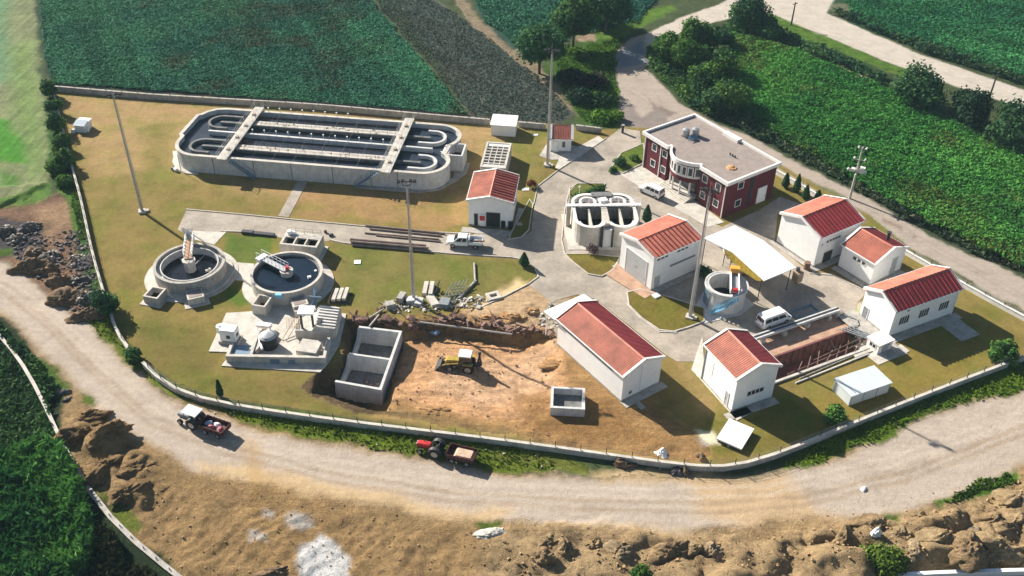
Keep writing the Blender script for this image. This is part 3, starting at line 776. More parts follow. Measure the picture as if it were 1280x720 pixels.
# ------------------------------------------------------------------ GABLED BUILDINGS
def wall_frame(side, L, W):
    """origin, direction along the wall and outward normal for a wall of a building in its own axes"""
    if side == '0': return (-L / 2, W / 2), (1, 0), (0, 1)
    if side == '1': return (-L / 2, -W / 2), (1, 0), (0, -1)
    if side == 'N': return (-L / 2, W / 2), (0, -1), (-1, 0)
    return (L / 2, W / 2), (0, -1), (1, 0)
def wbox(mb, side, L, W, s0, s1, z0, z1, d0, d1):
    o, d, n = wall_frame(side, L, W)
    xs = [o[0] + d[0] * s0 + n[0] * d0, o[0] + d[0] * s1 + n[0] * d1]
    ys = [o[1] + d[1] * s0 + n[1] * d0, o[1] + d[1] * s1 + n[1] * d1]
    return mb.box(min(xs), max(xs), min(ys), max(ys), z0, z1)
def window(par, side, L, W, s0, s1, z0, z1, mull=1, frame='trim', bars=0, name='window', fw=0.07):
    f = MB()
    wbox(f, side, L, W, s0 - fw, s1 + fw, z0 - fw, z0, -0.05, 0.05)
    wbox(f, side, L, W, s0 - fw, s1 + fw, z1, z1 + fw, -0.05, 0.05)
    k = mull + 1
    for i in range(k + 1):
        c = s0 + (s1 - s0) * i / k
        a = c - fw if i == 0 else (c if i == k else c - fw / 2)
        wbox(f, side, L, W, a, a + fw, z0, z1, -0.05, 0.048)
    o = f.build(name, frame, par)
    p = MB()
    wbox(p, side, L, W, s0, s1, z0, z1, -0.04, 0.012)
    p.build('pane', 'pane', o)
    return o
def door(par, side, L, W, s0, s1, z0, z1, m='grey_door', handle=True, ribs=0):
    d = MB()
    wbox(d, side, L, W, s0, s1, z0, z1, -0.05, 0.04)
    for i in range(1, ribs):
        zz = z0 + (z1 - z0) * i / ribs
        wbox(d, side, L, W, s0 + .02, s1 - .02, zz - .02, zz + .02, 0.0, 0.055)
    o = d.build('door', m, par)
    f = MB()
    wbox(f, side, L, W, s0 - .1, s0, z0, z1 + .1, -0.05, 0.07)
    wbox(f, side, L, W, s1, s1 + .1, z0, z1 + .1, -0.05, 0.07)
    wbox(f, side, L, W, s0, s1, z1, z1 + .1, -0.05, 0.068)
    f.build('door_frame', 'trim', o)
    if handle:
        hnd = MB()
        wbox(hnd, side, L, W, s1 - .18, s1 - .08, z0 + 1.0, z0 + 1.12, 0.03, 0.09)
        hnd.build('handle', 'steel_dark', o)
    return o
def house(name, label, cat, fit, group=None, m0='roof_red', m1='roof_shaded', z0=-0.3, ov=0.25, trim=0.22, ribs=()):
    cx, cy, deg, L, W, he, hr = fit
    t = thing(name, label, cat, (cx, cy, 0), radians(deg), group)
    a, b = L / 2, W / 2
    w_ = MB()
    w_.add([(-a, -b, z0), (a, -b, z0), (a, b, z0), (-a, b, z0), (-a, -b, he - .06), (a, -b, he - .06), (a, b, he - .06), (-a, b, he - .06), (-a, 0, hr - .08), (a, 0, hr - .08)],
           [(0, 1, 5, 4), (2, 3, 7, 6), (1, 2, 6, 9, 5), (3, 0, 4, 8, 7), (3, 2, 1, 0), (4, 5, 9, 8), (6, 7, 8, 9)])
    w_.build('wall', 'white', t)
    rs = []
    slope = (hr - he) / b
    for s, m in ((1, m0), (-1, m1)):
        # trapezoidal sheeting: ribs run from ridge to eave
        n = max(8, int((L + 2 * ov) / 0.28))
        v, f = [], []
        prof = []
        for i in range(n):
            u0 = -a - ov + (L + 2 * ov) * i / n
            du = (L + 2 * ov) / n
            prof += [(u0, 0.0), (u0 + .62 * du, 0.0), (u0 + .70 * du, .055), (u0 + .92 * du, .055)]
        prof.append((a + ov, 0.0))
        ye, ze = s * (b + ov), he - slope * ov + .05
        for u, dz in prof:
            v += [(u, 0.0, hr + dz + .04), (u, ye, ze + dz)]
        for i in range(len(prof) - 1):
            f.append((2 * i, 2 * i + 1, 2 * i + 3, 2 * i + 2) if s > 0 else (2 * i, 2 * i + 2, 2 * i + 3, 2 * i + 1))
        k = len(v)
        v += [(-a - ov, 0, hr - .06), (-a - ov, ye, ze - .10), (a + ov, ye, ze - .10), (a + ov, 0, hr - .06)]
        f += [(k, k + 1, k + 2, k + 3), (k + 1, 1, 2 * len(prof) - 1, k + 2)]
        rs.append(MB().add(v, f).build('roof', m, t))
    if ribs:
        for rb_, s in zip(rs, (1, -1)):
            if s not in ribs: continue
            rm = MB()
            nr = int((L + 2 * ov) / .72)
            ye, ze = s * (b + ov), he - slope * ov
            for i in range(nr + 1):
                u = -a - ov + .05 + (L + 2 * ov - .24) * i / nr
                rm.add([(u, 0, hr + .06), (u + .14, 0, hr + .06), (u + .14, ye, ze + .07), (u, ye, ze + .07), (u, 0, hr + .20), (u + .14, 0, hr + .20), (u + .14, ye, ze + .20), (u, ye, ze + .20)],
                       [(3, 2, 1, 0), (4, 5, 6, 7), (0, 1, 5, 4), (1, 2, 6, 5), (2, 3, 7, 6), (3, 0, 4, 7)])
            rm.build('roof_rib', 'roof_rib', rb_)
    cap = MB()
    cap.add([(-a - ov, -.2, hr + .06 - .2 * slope), (-a - ov, 0, hr + .14), (-a - ov, .2, hr + .06 - .2 * slope), (a + ov, -.2, hr + .06 - .2 * slope), (a + ov, 0, hr + .14), (a + ov, .2, hr + .06 - .2 * slope)],
            [(0, 1, 4, 3), (1, 2, 5, 4), (0, 2, 1), (3, 4, 5)])
    cap.build('ridge_cap', m0, rs[0])
    for e in (-1, 1):
        tr = MB()
        x0, x1 = sorted((e * (a + ov - .02), e * (a + ov + .10)))
        ye, ze = b + ov + .04, he - slope * ov
        top, bot = .16, -.20
        for q in (-1, 1):
            v = [(x0, 0, hr + bot), (x0, q * ye, ze + bot), (x0, q * ye, ze + top), (x0, 0, hr + top + .02), (x1, 0, hr + bot), (x1, q * ye, ze + bot), (x1, q * ye, ze + top), (x1, 0, hr + top + .02)]
            tr.add(v, [(0, 1, 2, 3), (7, 6, 5, 4), (0, 4, 5, 1), (1, 5, 6, 2), (2, 6, 7, 3)])
            if e > -9:   # broad pale flashing on top of the verge
                xi0, xi1 = sorted((e * (a + ov - trim), e * (a + ov + .10)))
                tr.add([(xi0, 0, hr + top), (xi0, q * ye, ze + top), (xi1, q * ye, ze + top), (xi1, 0, hr + top), (xi0, 0, hr + top + .03), (xi0, q * ye, ze + top + .03), (xi1, q * ye, ze + top + .03), (xi1, 0, hr + top + .03)],
                       [(3, 2, 1, 0), (4, 5, 6, 7), (0, 1, 5, 4), (1, 2, 6, 5), (2, 3, 7, 6), (3, 0, 4, 7)])
        tr.build('verge_trim', 'trim', t)
    for q in (-1, 1):
        g = MB()
        y0, y1 = sorted((q * (b + ov), q * (b + ov + .10)))
        g.box(-a - ov, a + ov, y0, y1, he - slope * ov - .12, he - slope * ov + .03).build('gutter', 'whitemetal', t)
    pl = MB()
    for sd_ in '01NF':
        LL = L if sd_ in '01' else W
        wbox(pl, sd_, L, W, 0.0, LL, z0, 0.28, 0.0, 0.035)
    pl.build('plinth', 'concrete', t)
    return t, L, W

t, L, W = house('long_building', 'long white hall with a plain red gable roof beside the orange excavation', 'building', (12.57, 96.09, 125.43, 13.32, 6.28, 4.53, 5.68), z0=-1.2)
MBs = MB(); wbox(MBs, '0', L, W, 2.0, L - .8, 3.55, 4.05, -.03, .02)
o = MBs.build('window_band', 'grey_door', t)
pn = MB()
for i in range(9): wbox(pn, '0', L, W, 2.1 + i * 1.14, 3.05 + i * 1.14, 3.62, 3.98, -.02, .035)
pn.build('pane', 'steel_grey', o)
window(t, 'N', L, W, 1.15, 1.6, .75, 1.2, 0)
dn = MB(); wbox(dn, 'N', L, W, 2.9, 3.05, .3, 4.6, 0.0, .1); dn.build('downpipe', 'whitemetal', t)
cn = MB(); cn.obox((L / 2 + 1.35, 0.2, 4.25), (2.5, W + .5, .14), ry=radians(6)); cn.build('canopy', 'whitemetal', t)
for yy in (-W / 2 + .1, W / 2 + .1): MB().tube((L / 2 + 2.4, yy, 0), (L / 2 + 2.4, yy, 4.1), .06).build('canopy_post', 'whitemetal', t)

t, L, W = house('pump_house', 'small white house with red gable roof and three-pane window beside the open pit', 'building', (28.71, 91.79, 115.3, 6.77, 6.09, 5.66, 6.95))
window(t, 'N', L, W, 2.0, 4.4, 1.9, 2.6, 3)
door(t, '0', L, W, 1.0, 1.55, .1, 2.3, 'grey_door')
ss = MB(); wbox(ss, '0', L, W, 4.7, 5.9, 2.0, 4.3, -.03, .03); ss.build('shutter', 'whitemetal', t)
dn = MB(); wbox(dn, '0', L, W, L - .25, L - .13, .1, 5.4, 0, .1); dn.build('downpipe', 'galv', t)
dn = MB(); wbox(dn, 'N', L, W, .1, .2, .1, 5.4, 0, .1); dn.build('downpipe', 'whitemetal', t)

t, L, W = house('blower_building', 'white building with three barred windows and red roof at the right-hand corner of the plant', 'building', (55.25, 107.53, 26.97, 11.86, 5.6, 4.65, 5.98), ribs=(-1,))
for s_ in (1.3, 4.9, 8.6):
    window(t, '1', L, W, s_, s_ + 1.7, 1.7, 3.0, 3)
vt = MB(); wbox(vt, '1', L, W, 2.3, 2.65, 3.75, 4.1, -.03, .04); vt.build('vent', 'steel_dark', t)
door(t, 'N', L, W, .5, 1.35, .1, 1.9, 'steel_grey')
dn = MB(); wbox(dn, '1', L, W, .25, .36, .1, 4.4, 0, .1); wbox(dn, '1', L, W, L - .36, L - .25, .1, 4.4, 0, .1); dn.build('downpipe', 'whitemetal', t)

t, L, W = house('workshop', 'tall white workshop with blank gable and striped red roof by the perimeter road', 'building', (46.54, 124.15, 33.15, 8.98, 7.66, 5.4, 6.81), ribs=(-1,))
for i in range(5): window(t, '1', L, W, 1.7 + i * .62, 2.15 + i * .62, 3.75, 4.15, 0)
window(t, '1', L, W, .75, 1.0, 3.6, 3.85, 0)
door(t, '1', L, W, 1.7, 3.6, .1, 2.0, 'steel_dark')
dn = MB(); wbox(dn, '1', L, W, .06, .18, .1, 5.1, 0, .1); dn.build('downpipe', 'whitemetal', t)

t, L, W = house('boiler_house', 'little white building with a black chimney on its red roof next to the workshop', 'building', (53.14, 118.41, 125.83, 5.77, 7.07, 4.15, 5.5))
for i in range(3): window(t, '0', L, W, 1.55 + i * .78, 2.1 + i * .78, 2.7, 3.25, 0)
door(t, 'N', L, W, 4.2, 5.5, .1, 3.1, 'grey_door', ribs=6)
ch = MB(); ch.cyl((-.7, -1.6), .26, 4.6, 6.2, 14); o = ch.build('chimney', 'steel_dark', t, smooth=True)
MB().cyl((-.7, -1.6), .34, 6.2, 6.32, 14).build('cowl', 'steel_dark', o)

t, L, W = house('garage', 'white garage with big grey door and red ribbed roof beside the twin round tank', 'building', (21.5, 117.36, 35.22, 8.84, 7.02, 5.9, 6.75), m0='roof_red', m1='roof_red', ribs=(-1,))
door(t, 'N', L, W, 1.3, 5.7, .05, 4.3, 'grey_door', ribs=9)
for s_ in (.6, 4.4):
    for i in range(3): window(t, '1', L, W, s_ + i * .75, s_ + .55 + i * .75, 5.05, 5.35, 0)
lv = MB(); wbox(lv, '1', L, W, 3.3, 8.2, 2.9, 3.25, -.03, .05); lv.build('louvre', 'steel_grey', t)
for i in range(1): door(t, '1', L, W, .5, 1.5, .1, 2.2, 'grey_door')
em = MB(); wbox(em, 'N', L, W, 3.3, 3.7, 2.1, 2.5, .04, .06); em.build('door_plate', 'galv', t)

t, L, W = house('dosing_house', 'small white house with open dark doorway and red roof facing the parked pickup', 'building', (-3.22, 131.84, 84.31, 7.98, 6.79, 4.75, 5.58), m0='roof_red', m1='roof_red', ribs=(-1,))
door(t, 'N', L, W, 2.8, 5.0, .05, 2.7, 'plastic', handle=False)
door(t, 'N', L, W, .9, 1.5, .05, 2.3, 'plastic')
fb = MB(); wbox(fb, 'N', L, W, 1.75, 2.65, .2, 2.3, 0, .25); o = fb.build('cabinet', 'whitemetal', t)
fr = MB(); wbox(fr, 'N', L, W, 1.8, 2.6, 1.2, 2.1, .25, .27); fr.build('red_panel', 'red_cloth', o)
vt = MB(); wbox(vt, '1', L, W, 2.0, 2.9, 2.8, 3.4, -.03, .04); vt.build('vent', 'steel_grey', t)
cv = MB(); cv.box(-L / 2 - .05, -L / 2 + 2.0, -W / 2 - .55, -W / 2, 4.2, 4.35); cv.build('lean_to_roof', 'whitemetal', t)

t, L, W = house('gatehouse', 'tiny white gatehouse with a red roof behind the tall mast', 'building', (8.27, 154.3, -2.25, 3.58, 4.6, 2.75, 4.1), m0='roof_red', m1='roof_red', trim=.4)
window(t, '1', L, W, 2.0, 2.5, 1.0, 2.1, 0)
door(t, '1', L, W, .5, 1.3, .05, 2.0, 'whitemetal')
window(t, 'F', L, W, 1.4, 2.6, .9, 2.0, 1)

# ------------------------------------------------------------------ the two-storey maroon office
cx, cy, deg, L, W, he = 32.3, 142.67, 35.14, 11.14, 19.5, 6.66
t = thing('office_building', 'two-storey maroon office with flat roof, white parapet and curved glazed bay', 'building', (cx, cy, 0), radians(deg))
def bay(off=0.0):
    """front wall plan, from +y to -y, with the step and the bulging bay"""
    P = [(-L / 2 - off, W / 2 + off), (-L / 2 - off, 4.0 + off * .2), (-L / 2 + .7 - off, 3.9)]
    for i in range(13):
        a = pi * i / 12
        P.append((-L / 2 + .55 - off - 2.1 * sin(a) ** .8, 3.5 - 6.9 * i / 12))
    P += [(-L / 2 - off, -3.9), (-L / 2 - off, -W / 2 - off), (L / 2 + off, -W / 2 - off), (L / 2 + off, W / 2 + off)]
    return P
def bay_low():
    return [(-L / 2, W / 2), (-L / 2, 4.0), (-L / 2 + .7, 3.9), (-L / 2 + .7, -3.8), (-L / 2, -3.9), (-L / 2, -W / 2), (L / 2, -W / 2), (L / 2, W / 2)]
wl = MB().prism(bay_low(), -.3, 3.0).prism(bay(), 3.0, 6.3)
wl.build('wall', 'brick', t)
rf = MB().prism(bay(.30), 6.3, 6.42).build('roof', 'roof_flat', t)
pp = MB().wall(bay(.25), .34, 6.2, 6.78, closed=True)
pp.build('parapet', 'trim', t)
FB = wall_frame
for s_ in (2.0, 4.6, 14.2, 17.2):
    for z in (1.3, 4.3):
        window(t, 'N', L, W, s_, s_ + 1.0, z, z + 1.15, 0, fw=.11)
for s_, z in ((2.6, 1.2), (2.6, 4.5)):
    window(t, '1', L, W, s_, s_ + 1.1, z, z + 1.1, 0, fw=.11)
sw = MB(); wbox(sw, '1', L, W, 5.3, 6.1, .6, 6.0, -.04, .05); o = sw.build('stair_window', 'pane', t)
sb = MB()
for i in range(9): wbox(sb, '1', L, W, 5.28, 6.12, .6 + i * .62, .68 + i * .62, .03, .07)
sb.build('mullion', 'brick', o)
door(t, '1', L, W, 7.6, 9.5, .05, 2.9, 'whitemetal')
# curved band of white-framed windows
arc = [(-L / 2 + .55 - 2.1 * sin(pi * i / 24) ** .8, 3.5 - 6.9 * i / 24) for i in range(25)]
for i in range(1, 23, 3):
    a, b = arc[i], arc[min(i + 2, 24)]
    hd = atan2(b[1] - a[1], b[0] - a[0])
    c = ((a[0] + b[0]) / 2, (a[1] + b[1]) / 2)
    ln = hypot(b[0] - a[0], b[1] - a[1])
    nx, ny = sin(hd), -cos(hd)
    if nx > 0: nx, ny = -nx, -ny
    fr = MB().obox((c[0] + nx * .07, c[1] + ny * .07, 5.0), (ln + .22, .14, 1.75), hd).build('window', 'trim', t)
    MB().obox((c[0] + nx * .15, c[1] + ny * .15, 5.0), (max(.2, ln - .12), .03, 1.35), hd).build('pane', 'pane', fr)
MB().wall(arc, .16, 3.85, 4.05).build('sill_band', 'trim', t)
for q in (4, 9, 15, 20): MB().cyl((arc[q][0] + .25, arc[q][1]), .16, 0, 3.0, 12).build('porch_column', 'trim', t)
stp = MB()
for i in range(4): stp.box(-L / 2 - 2.2 + i * .4, -L / 2 + .7, -3.2 - i * .0, 3.2, 0 if i == 0 else .15 * i, .15 * (i + 1))
stp.build('entrance_steps', 'concrete_pale', t)
gl = MB().box(-L / 2 + .60, -L / 2 + .69, -2.6, 2.6, .6, 2.7); gl.build('entrance_glazing', 'pane', t)
for i, yy in enumerate((W / 2 - .2, 5.6, -W / 2 + .2)):
    MB().box(-L / 2 - .14, -L / 2, yy - .07, yy + .07, 0, 6.2).build('downpipe', 'trim', t)
MB().box(L / 2 - .6, L / 2 + .5, -1.2, 2.2, 6.42, 6.95).build('roof_hatch', 'trim', t)
for i in range(3): MB().cyl((1.2, -3.4 - i * .55), .12, 6.42, 6.8, 8).build('vent_pipe', 'steel_dark', t)
def roof_item(name, label, cat, lx, ly, group=None):
    c_, s_ = cos(radians(deg)), sin(radians(deg))
    return thing(name, label, cat, (cx + lx * c_ - ly * s_, cy + lx * s_ + ly * c_, 6.42), radians(deg), group)
for lx, ly, lab in ((-.6, 5.3, 'white round water tank on the office roof, left one of the pair'), (.9, 4.6, 'white round water tank on the office roof, right one of the pair')):
    o = roof_item('water_tank', lab, 'water tank', lx, ly, 'tanks on the office roof')
    MB().cyl((0, 0), .62, .25, 1.3, 20).cyl((0, 0), .62, 1.3, 1.5, 20, .15).build('tank_body', 'galv', o, smooth=True)
    MB().box(-.55, .55, -.55, -.4, 0, .25).box(-.55, .55, .4, .55, 0, .25).build('stand', 'steel_grey', o)
o = roof_item('solar_panel', 'tilted blue-grey panel beside the roof water tanks', 'solar panel', -.6, 3.6)
MB().obox((0, 0, .5), (1.6, 1.0, .06), rx=radians(25)).build('panel', 'steel_blue', o)
MB().box(-.7, -.62, .2, .28, 0, .55).box(.62, .7, .2, .28, 0, .55).build('stand', 'steel_grey', o)
o = roof_item('tarpaulin', 'orange tarpaulin bundle on the right end of the flat roof', 'tarpaulin', -1.6, -6.6)
bm_ = MB().cyl((0, 0), .95, 0, .16, 9, .75).cyl((.1, .1), .6, .16, .32, 7, .3).build('cover', 'tarp', o)

# ------------------------------------------------------------------ flat-roofed sheds, container, kiosk
def shed(name, label, cat, cx, cy, deg, L, W, hgt, tilt=0.12, seams=0, m='whitemetal', group=None):
    t = thing(name, label, cat, (cx, cy, 0), radians(deg), group)
    b = MB().add([(-L / 2, -W / 2, -.05), (L / 2, -W / 2, -.05), (L / 2, W / 2, -.05), (-L / 2, W / 2, -.05), (-L / 2, -W / 2, hgt - tilt), (L / 2, -W / 2, hgt - tilt), (L / 2, W / 2, hgt), (-L / 2, W / 2, hgt)],
                 [(3, 2, 1, 0), (4, 5, 6, 7), (0, 1, 5, 4), (1, 2, 6, 5), (2, 3, 7, 6), (3, 0, 4, 7)])
    b.build('wall', m, t)
    r = MB().add([(-L / 2 - .15, -W / 2 - .15, hgt - tilt), (L / 2 + .15, -W / 2 - .15, hgt - tilt), (L / 2 + .15, W / 2 + .15, hgt), (-L / 2 - .15, W / 2 + .15, hgt), (-L / 2 - .15, -W / 2 - .15, hgt - tilt + .1), (L / 2 + .15, -W / 2 - .15, hgt - tilt + .1), (L / 2 + .15, W / 2 + .15, hgt + .1), (-L / 2 - .15, W / 2 + .15, hgt + .1)],
                 [(3, 2, 1, 0), (4, 5, 6, 7), (0, 1, 5, 4), (1, 2, 6, 5), (2, 3, 7, 6), (3, 0, 4, 7)])
    r.build('roof', m, t)
    for i in range(seams):
        u = -L / 2 + L * i / max(1, seams - 1)
        MB().box(u - .05, u + .05, -W / 2 - .04, -W / 2 + .02, 0, hgt - tilt).build('corner_post', 'steel_grey', t)
    return t
t = shed('storage_shed', 'plain white flat-roofed shed by the rear wall', 'shed', -1.9, 159.3, -6, 4.4, 3.6, 2.3, .2)
door(t, 'N', 4.4, 3.6, 1.2, 2.6, 0, 1.9, 'plastic')
t = shed('container', 'pale grey metal container with three panels in front of the open pit', 'container', 44.5, 91.6, 24.5, 6.2, 3.2, 1.75, .08, 0, 'palemetal')
for u in (-3.1, -1.0, 1.1, 3.1): MB().box(u - .05, u + .05, -1.63, -1.58, 0, 1.65).build('corner_post', 'steel_grey', t)
MB().box(-3.13, -3.07, -1.6, 1.6, 1.58, 1.66).box(-3.1, 3.1, -1.64, -1.58, 1.6, 1.68).build('edge_rail', 'steel_grey', t)
for i in range(1): MB().tube((-2.4, -1.5, 1.88), (-2.9, 1.5, 1.96), .02, 5).build('cable', 'steel_dark', t)
t = shed('electrical_kiosk', 'small pale block kiosk with one dark window in front of the corner building', 'kiosk', 49.3, 100.2, 30, 2.6, 2.0, 1.6, .03, 0, 'trim')
window(t, 'N', 2.6, 2.0, .5, 1.5, .7, 1.3, 1)
door(t, '1', 2.6, 2.0, .6, 1.9, .05, 1.45, 'grey_door')
t = thing('pump_hut', 'lonely white hut with dark sloping front in the far left lawn corner', 'hut', (-77.9, 157.4, 0), radians(-8))
MB().xprism([(-1.0, 0), (1.0, 0), (1.0, 1.5), (-1.0, 1.5)], -1.2, 1.2).build('wall', 'whitemetal', t)
MB().box(-1.15, 1.15, .1, 1.4, 1.5, 1.62).build('roof', 'whitemetal', t)
MB().obox((0, -.65, 1.58), (2.2, 1.7, .08), rx=radians(14)).build('solar_front', 'steel_blue', t)
MB().box(-1.5, -1.0, -1.8, -1.2, 0, .6).build('side_box', 'whitemetal', t)
MB().box(1.0, 1.3, -1.0, -.4, 0, .9).build('side_box', 'whitemetal', t)
t = thing('concrete_slab', 'white square raised slab with dark edge on the lawn below the small house', 'slab', (27.1, 83.1, 0), radians(-32))
MB().box(-1.6, 1.6, -2.0, 2.0, .45, .65).build('cover_plate', 'whitemetal', t)
MB().box(-1.45, 1.45, -1.85, 1.85, -.05, .45).build('chamber', 'steel_dark', t)
MB().box(-.1, .1, -2.1, -2.0, .1, .4).build('valve', 'steel_grey', t)
# ------------------------------------------------------------------ OXIDATION DITCH
A_D = radians(-6.85)
t = thing('oxidation_ditch', 'long concrete double-channel aeration basin with two white cross bridges', 'water basin', (-34.0, 149.3, 0), A_D)
HD, WL = 3.2, 2.35
def ditch_outline(n=14):
    P = []
    for i in range(n + 1):      # right: two semicircular lobes
        a = -pi / 2 + pi * i / n
        P.append((19.6 + 4.1 * cos(a), -4.4 + 4.1 * sin(a)))
    P = P[:-3]
    up = []
    for i in range(n + 1):
        a = -pi / 2 + pi * i / n
        up.append((20.0 + 4.1 * cos(a), 4.4 + 4.1 * sin(a)))
    P += [(22.6, -1.4), (22.9, 1.4)] + up[3:]
    P += [(-19.3, 8.5), (-21.0, 8.1), (-22.3, 7.0), (-23.0, 5.8), (-23.6, 5.4), (-23.8, -1.8), (-23.2, -2.4)]
    for i in range(9):
        a = pi + (pi / 2) * i / 8
        P.append((-18.8 + 4.4 * cos(a), -4.1 + 4.4 * sin(a)))
    return P
OUTL = ditch_outline()
MB().wall(OUTL, .42, -.1, HD, closed=True).build('wall', 'concrete_new', t)
MB().wall([(p[0] * 1.0, p[1]) for p in OUTL], .62, HD, HD + .07, closed=True).build('coping', 'concrete_pale', t)
MB().prism(OUTL, WL - .1, WL).build('water', 'water_ditch', t)
MB().wall([(-19.6, .3), (20.2, .0)], .45, .2, HD - .02).build('divider_wall', 'concrete_new', t)
for s_ in (1, -1):
    yy = 4.35 * s_
    MB().wall([(-19.0, yy), (-13, yy)], .5, .2, HD - .35).build('guide_wall', 'concrete_dark', t)
    MB().wall([(14.5, yy), (19.0, yy)], .5, .2, HD - .35).build('guide_wall', 'concrete_dark', t)
    MB().ring((-18.8, yy), 1.95, 2.4, .2, HD - .3, 24, pi / 2, 3 * pi / 2).wall([(-18.8, yy + 2.17), (-15.6, yy + 2.17)], .45, .2, HD - .3).wall([(-18.8, yy - 2.17), (-17.0, yy - 2.17)], .45, .2, HD - .3).build('turning_vane', 'concrete_dark', t)
    MB().ring((19.4, yy), 1.95, 2.4, .2, HD - .2, 24, -pi / 2, pi / 2).wall([(18.2, yy + 2.17), (19.4, yy + 2.17)], .45, .2, HD - .2).wall([(17.2, yy - 2.17), (19.4, yy - 2.17)], .45, .2, HD - .2).build('turning_vane', 'concrete_new', t)
    # walkway along the middle of each channel pair with hose-fouled deck and railing
    o = MB().box(-12.7, 13.2, yy - .1 - .75, yy - .1 + .75, HD - .25, HD - .05).build('walkway', 'concrete_pale', t)
    MB().box(-12.7, 13.2, yy - .1 - .5, yy - .1 + .5, .3, HD - .25).build('walkway_wall', 'concrete_dark', o)
    rl = MB()
    for i in range(18):
        u = -12.6 + i * 1.51
        for q in (-.72, .72): rl.tube((u, yy - .1 + q, HD - .05), (u, yy - .1 + q, HD + .85), .022, 5)
    for q in (-.72, .72):
        for z in (.4, .85): rl.tube((-12.6, yy - .1 + q, HD + z), (13.1, yy - .1 + q, HD + z), .018, 5)
    rl.build('railing', 'rust', o)
    hs = MB()
    for i in range(16):
        u = -12.4 + RNG.random() * 25
        v_ = yy - .1 + (RNG.random() - .5) * 1.2
        hs.obox((u, v_, HD - .02), (.15 + .5 * RNG.random(), .08 + .12 * RNG.random(), .05), RNG.random() * 3)
    tag(hs.build('sludge_debris', 'rust', o), kind='stuff')
for y_, n_ in ((8.45, 8), (.1, 12)):
    for i in range(n_):
        u = -11.5 + i * 2.1
        o = MB().tube((u, y_, HD), (u, y_, HD + .75), .04, 6).cyl((u, y_), .14, HD + .75, HD + .95, 8).build('level_lamp', 'whitemetal', t)
wr = MB()
for i in range(7):
    u = -9 + i * 3.6
    wr.tube((u, -8.5, HD + .06), (u, 8.5, HD + .06), .015, 4)
wr.build('aeration_pipe', 'galv', t)
for u in (-13.5, 14.2):
    br = MB().box(u - .85, u + .85, -9.7, 9.5, HD + .10, HD + .36).build('bridge', 'concrete_pale', t)
    rl = MB()
    for e in (-.82, .82):
        for i in range(14): rl.tube((u + e, -9.6 + i * 1.465, HD + .36), (u + e, -9.6 + i * 1.465, HD + 1.35), .02, 5)
        for z in (.85, 1.35): rl.tube((u + e, -9.6, HD + z), (u + e, 9.45, HD + z), .016, 5)
    rl.build('railing', 'galv', br)
    for yy in (-6.4, -2.1, 2.2, 6.4):
        MB().box(u - .22, u + .22, yy - .3, yy + .3, HD + .36, HD + .62).build('gear_motor', 'wood', br)
        MB().tube((u, yy - 1.7, WL + .25), (u, yy + 1.7, WL + .25), .32, 10).build('rotor', 'steel_dark', br)
for u0, sg in ((-12.3, 1), (12.9, -1)):
    st = MB()
    for i in range(12):
        st.box(min(u0 + sg * i * .34, u0 + sg * (i + 1) * .34), max(u0 + sg * i * .34, u0 + sg * (i + 1) * .34), -9.75, -8.95, HD - .25 * (i + 1), HD - .25 * (i + 1) + .07)
    for q in (-9.75, -8.95):
        st.tube((u0, q, HD), (u0 + sg * 4.1, q, .05), .05, 6)
        st.tube((u0, q, HD + 1.0), (u0 + sg * 4.1, q, 1.05), .03, 6)
        for i in range(5): st.tube((u0 + sg * i * 1.0, q, HD - .78 * i), (u0 + sg * i * 1.0, q, HD + 1 - .78 * i), .025, 5)
    st.build('staircase', 'steel_blue', t)
for u in (-21.5, -15.5, -8.5, -2, 5, 11.5, 16): MB().box(u - .05, u + .05, -8.76, -8.70, 0, HD - .05).build('joint', 'concrete_dark', t)
MB().prism([(-24.6, -4.5), (-24.2, -6.0), (-22.8, -8.0), (-20.6, -9.5), (-18.2, -9.5), (-18.6, -8.4), (-22, -6.8), (-23.4, -4.2), (-24.3, -2.2), (-25.6, -2.6)], -.02, .16).build('apron', 'concrete_pale', t)
MB().prism([(9, -9.6), (19.5, -9.6), (22.8, -8.2), (25.0, -5.0), (26.4, -2.2), (26.4, 1.2), (24.0, 1.6), (24.4, -4.0), (22.0, -7.6), (18.5, -8.5), (9, -8.6)], -.02, .16).build('apron', 'concrete', t)
bx = MB().wall([(23.2, -1.6), (25.5, -1.6), (25.5, 2.4), (23.4, 2.4)], .3, -.05, HD - .1).build('outlet_chamber', 'concrete_new', t)
MB().box(23.3, 25.4, -1.5, 2.3, 1.4, 1.5).build('water', 'water_dark', bx)
MB().prism([(22.0, -1.5), (23.2, -1.7), (23.2, 2.0), (22.2, 1.6)], HD - .3, HD - .05).build('junction_deck', 'trim', t)

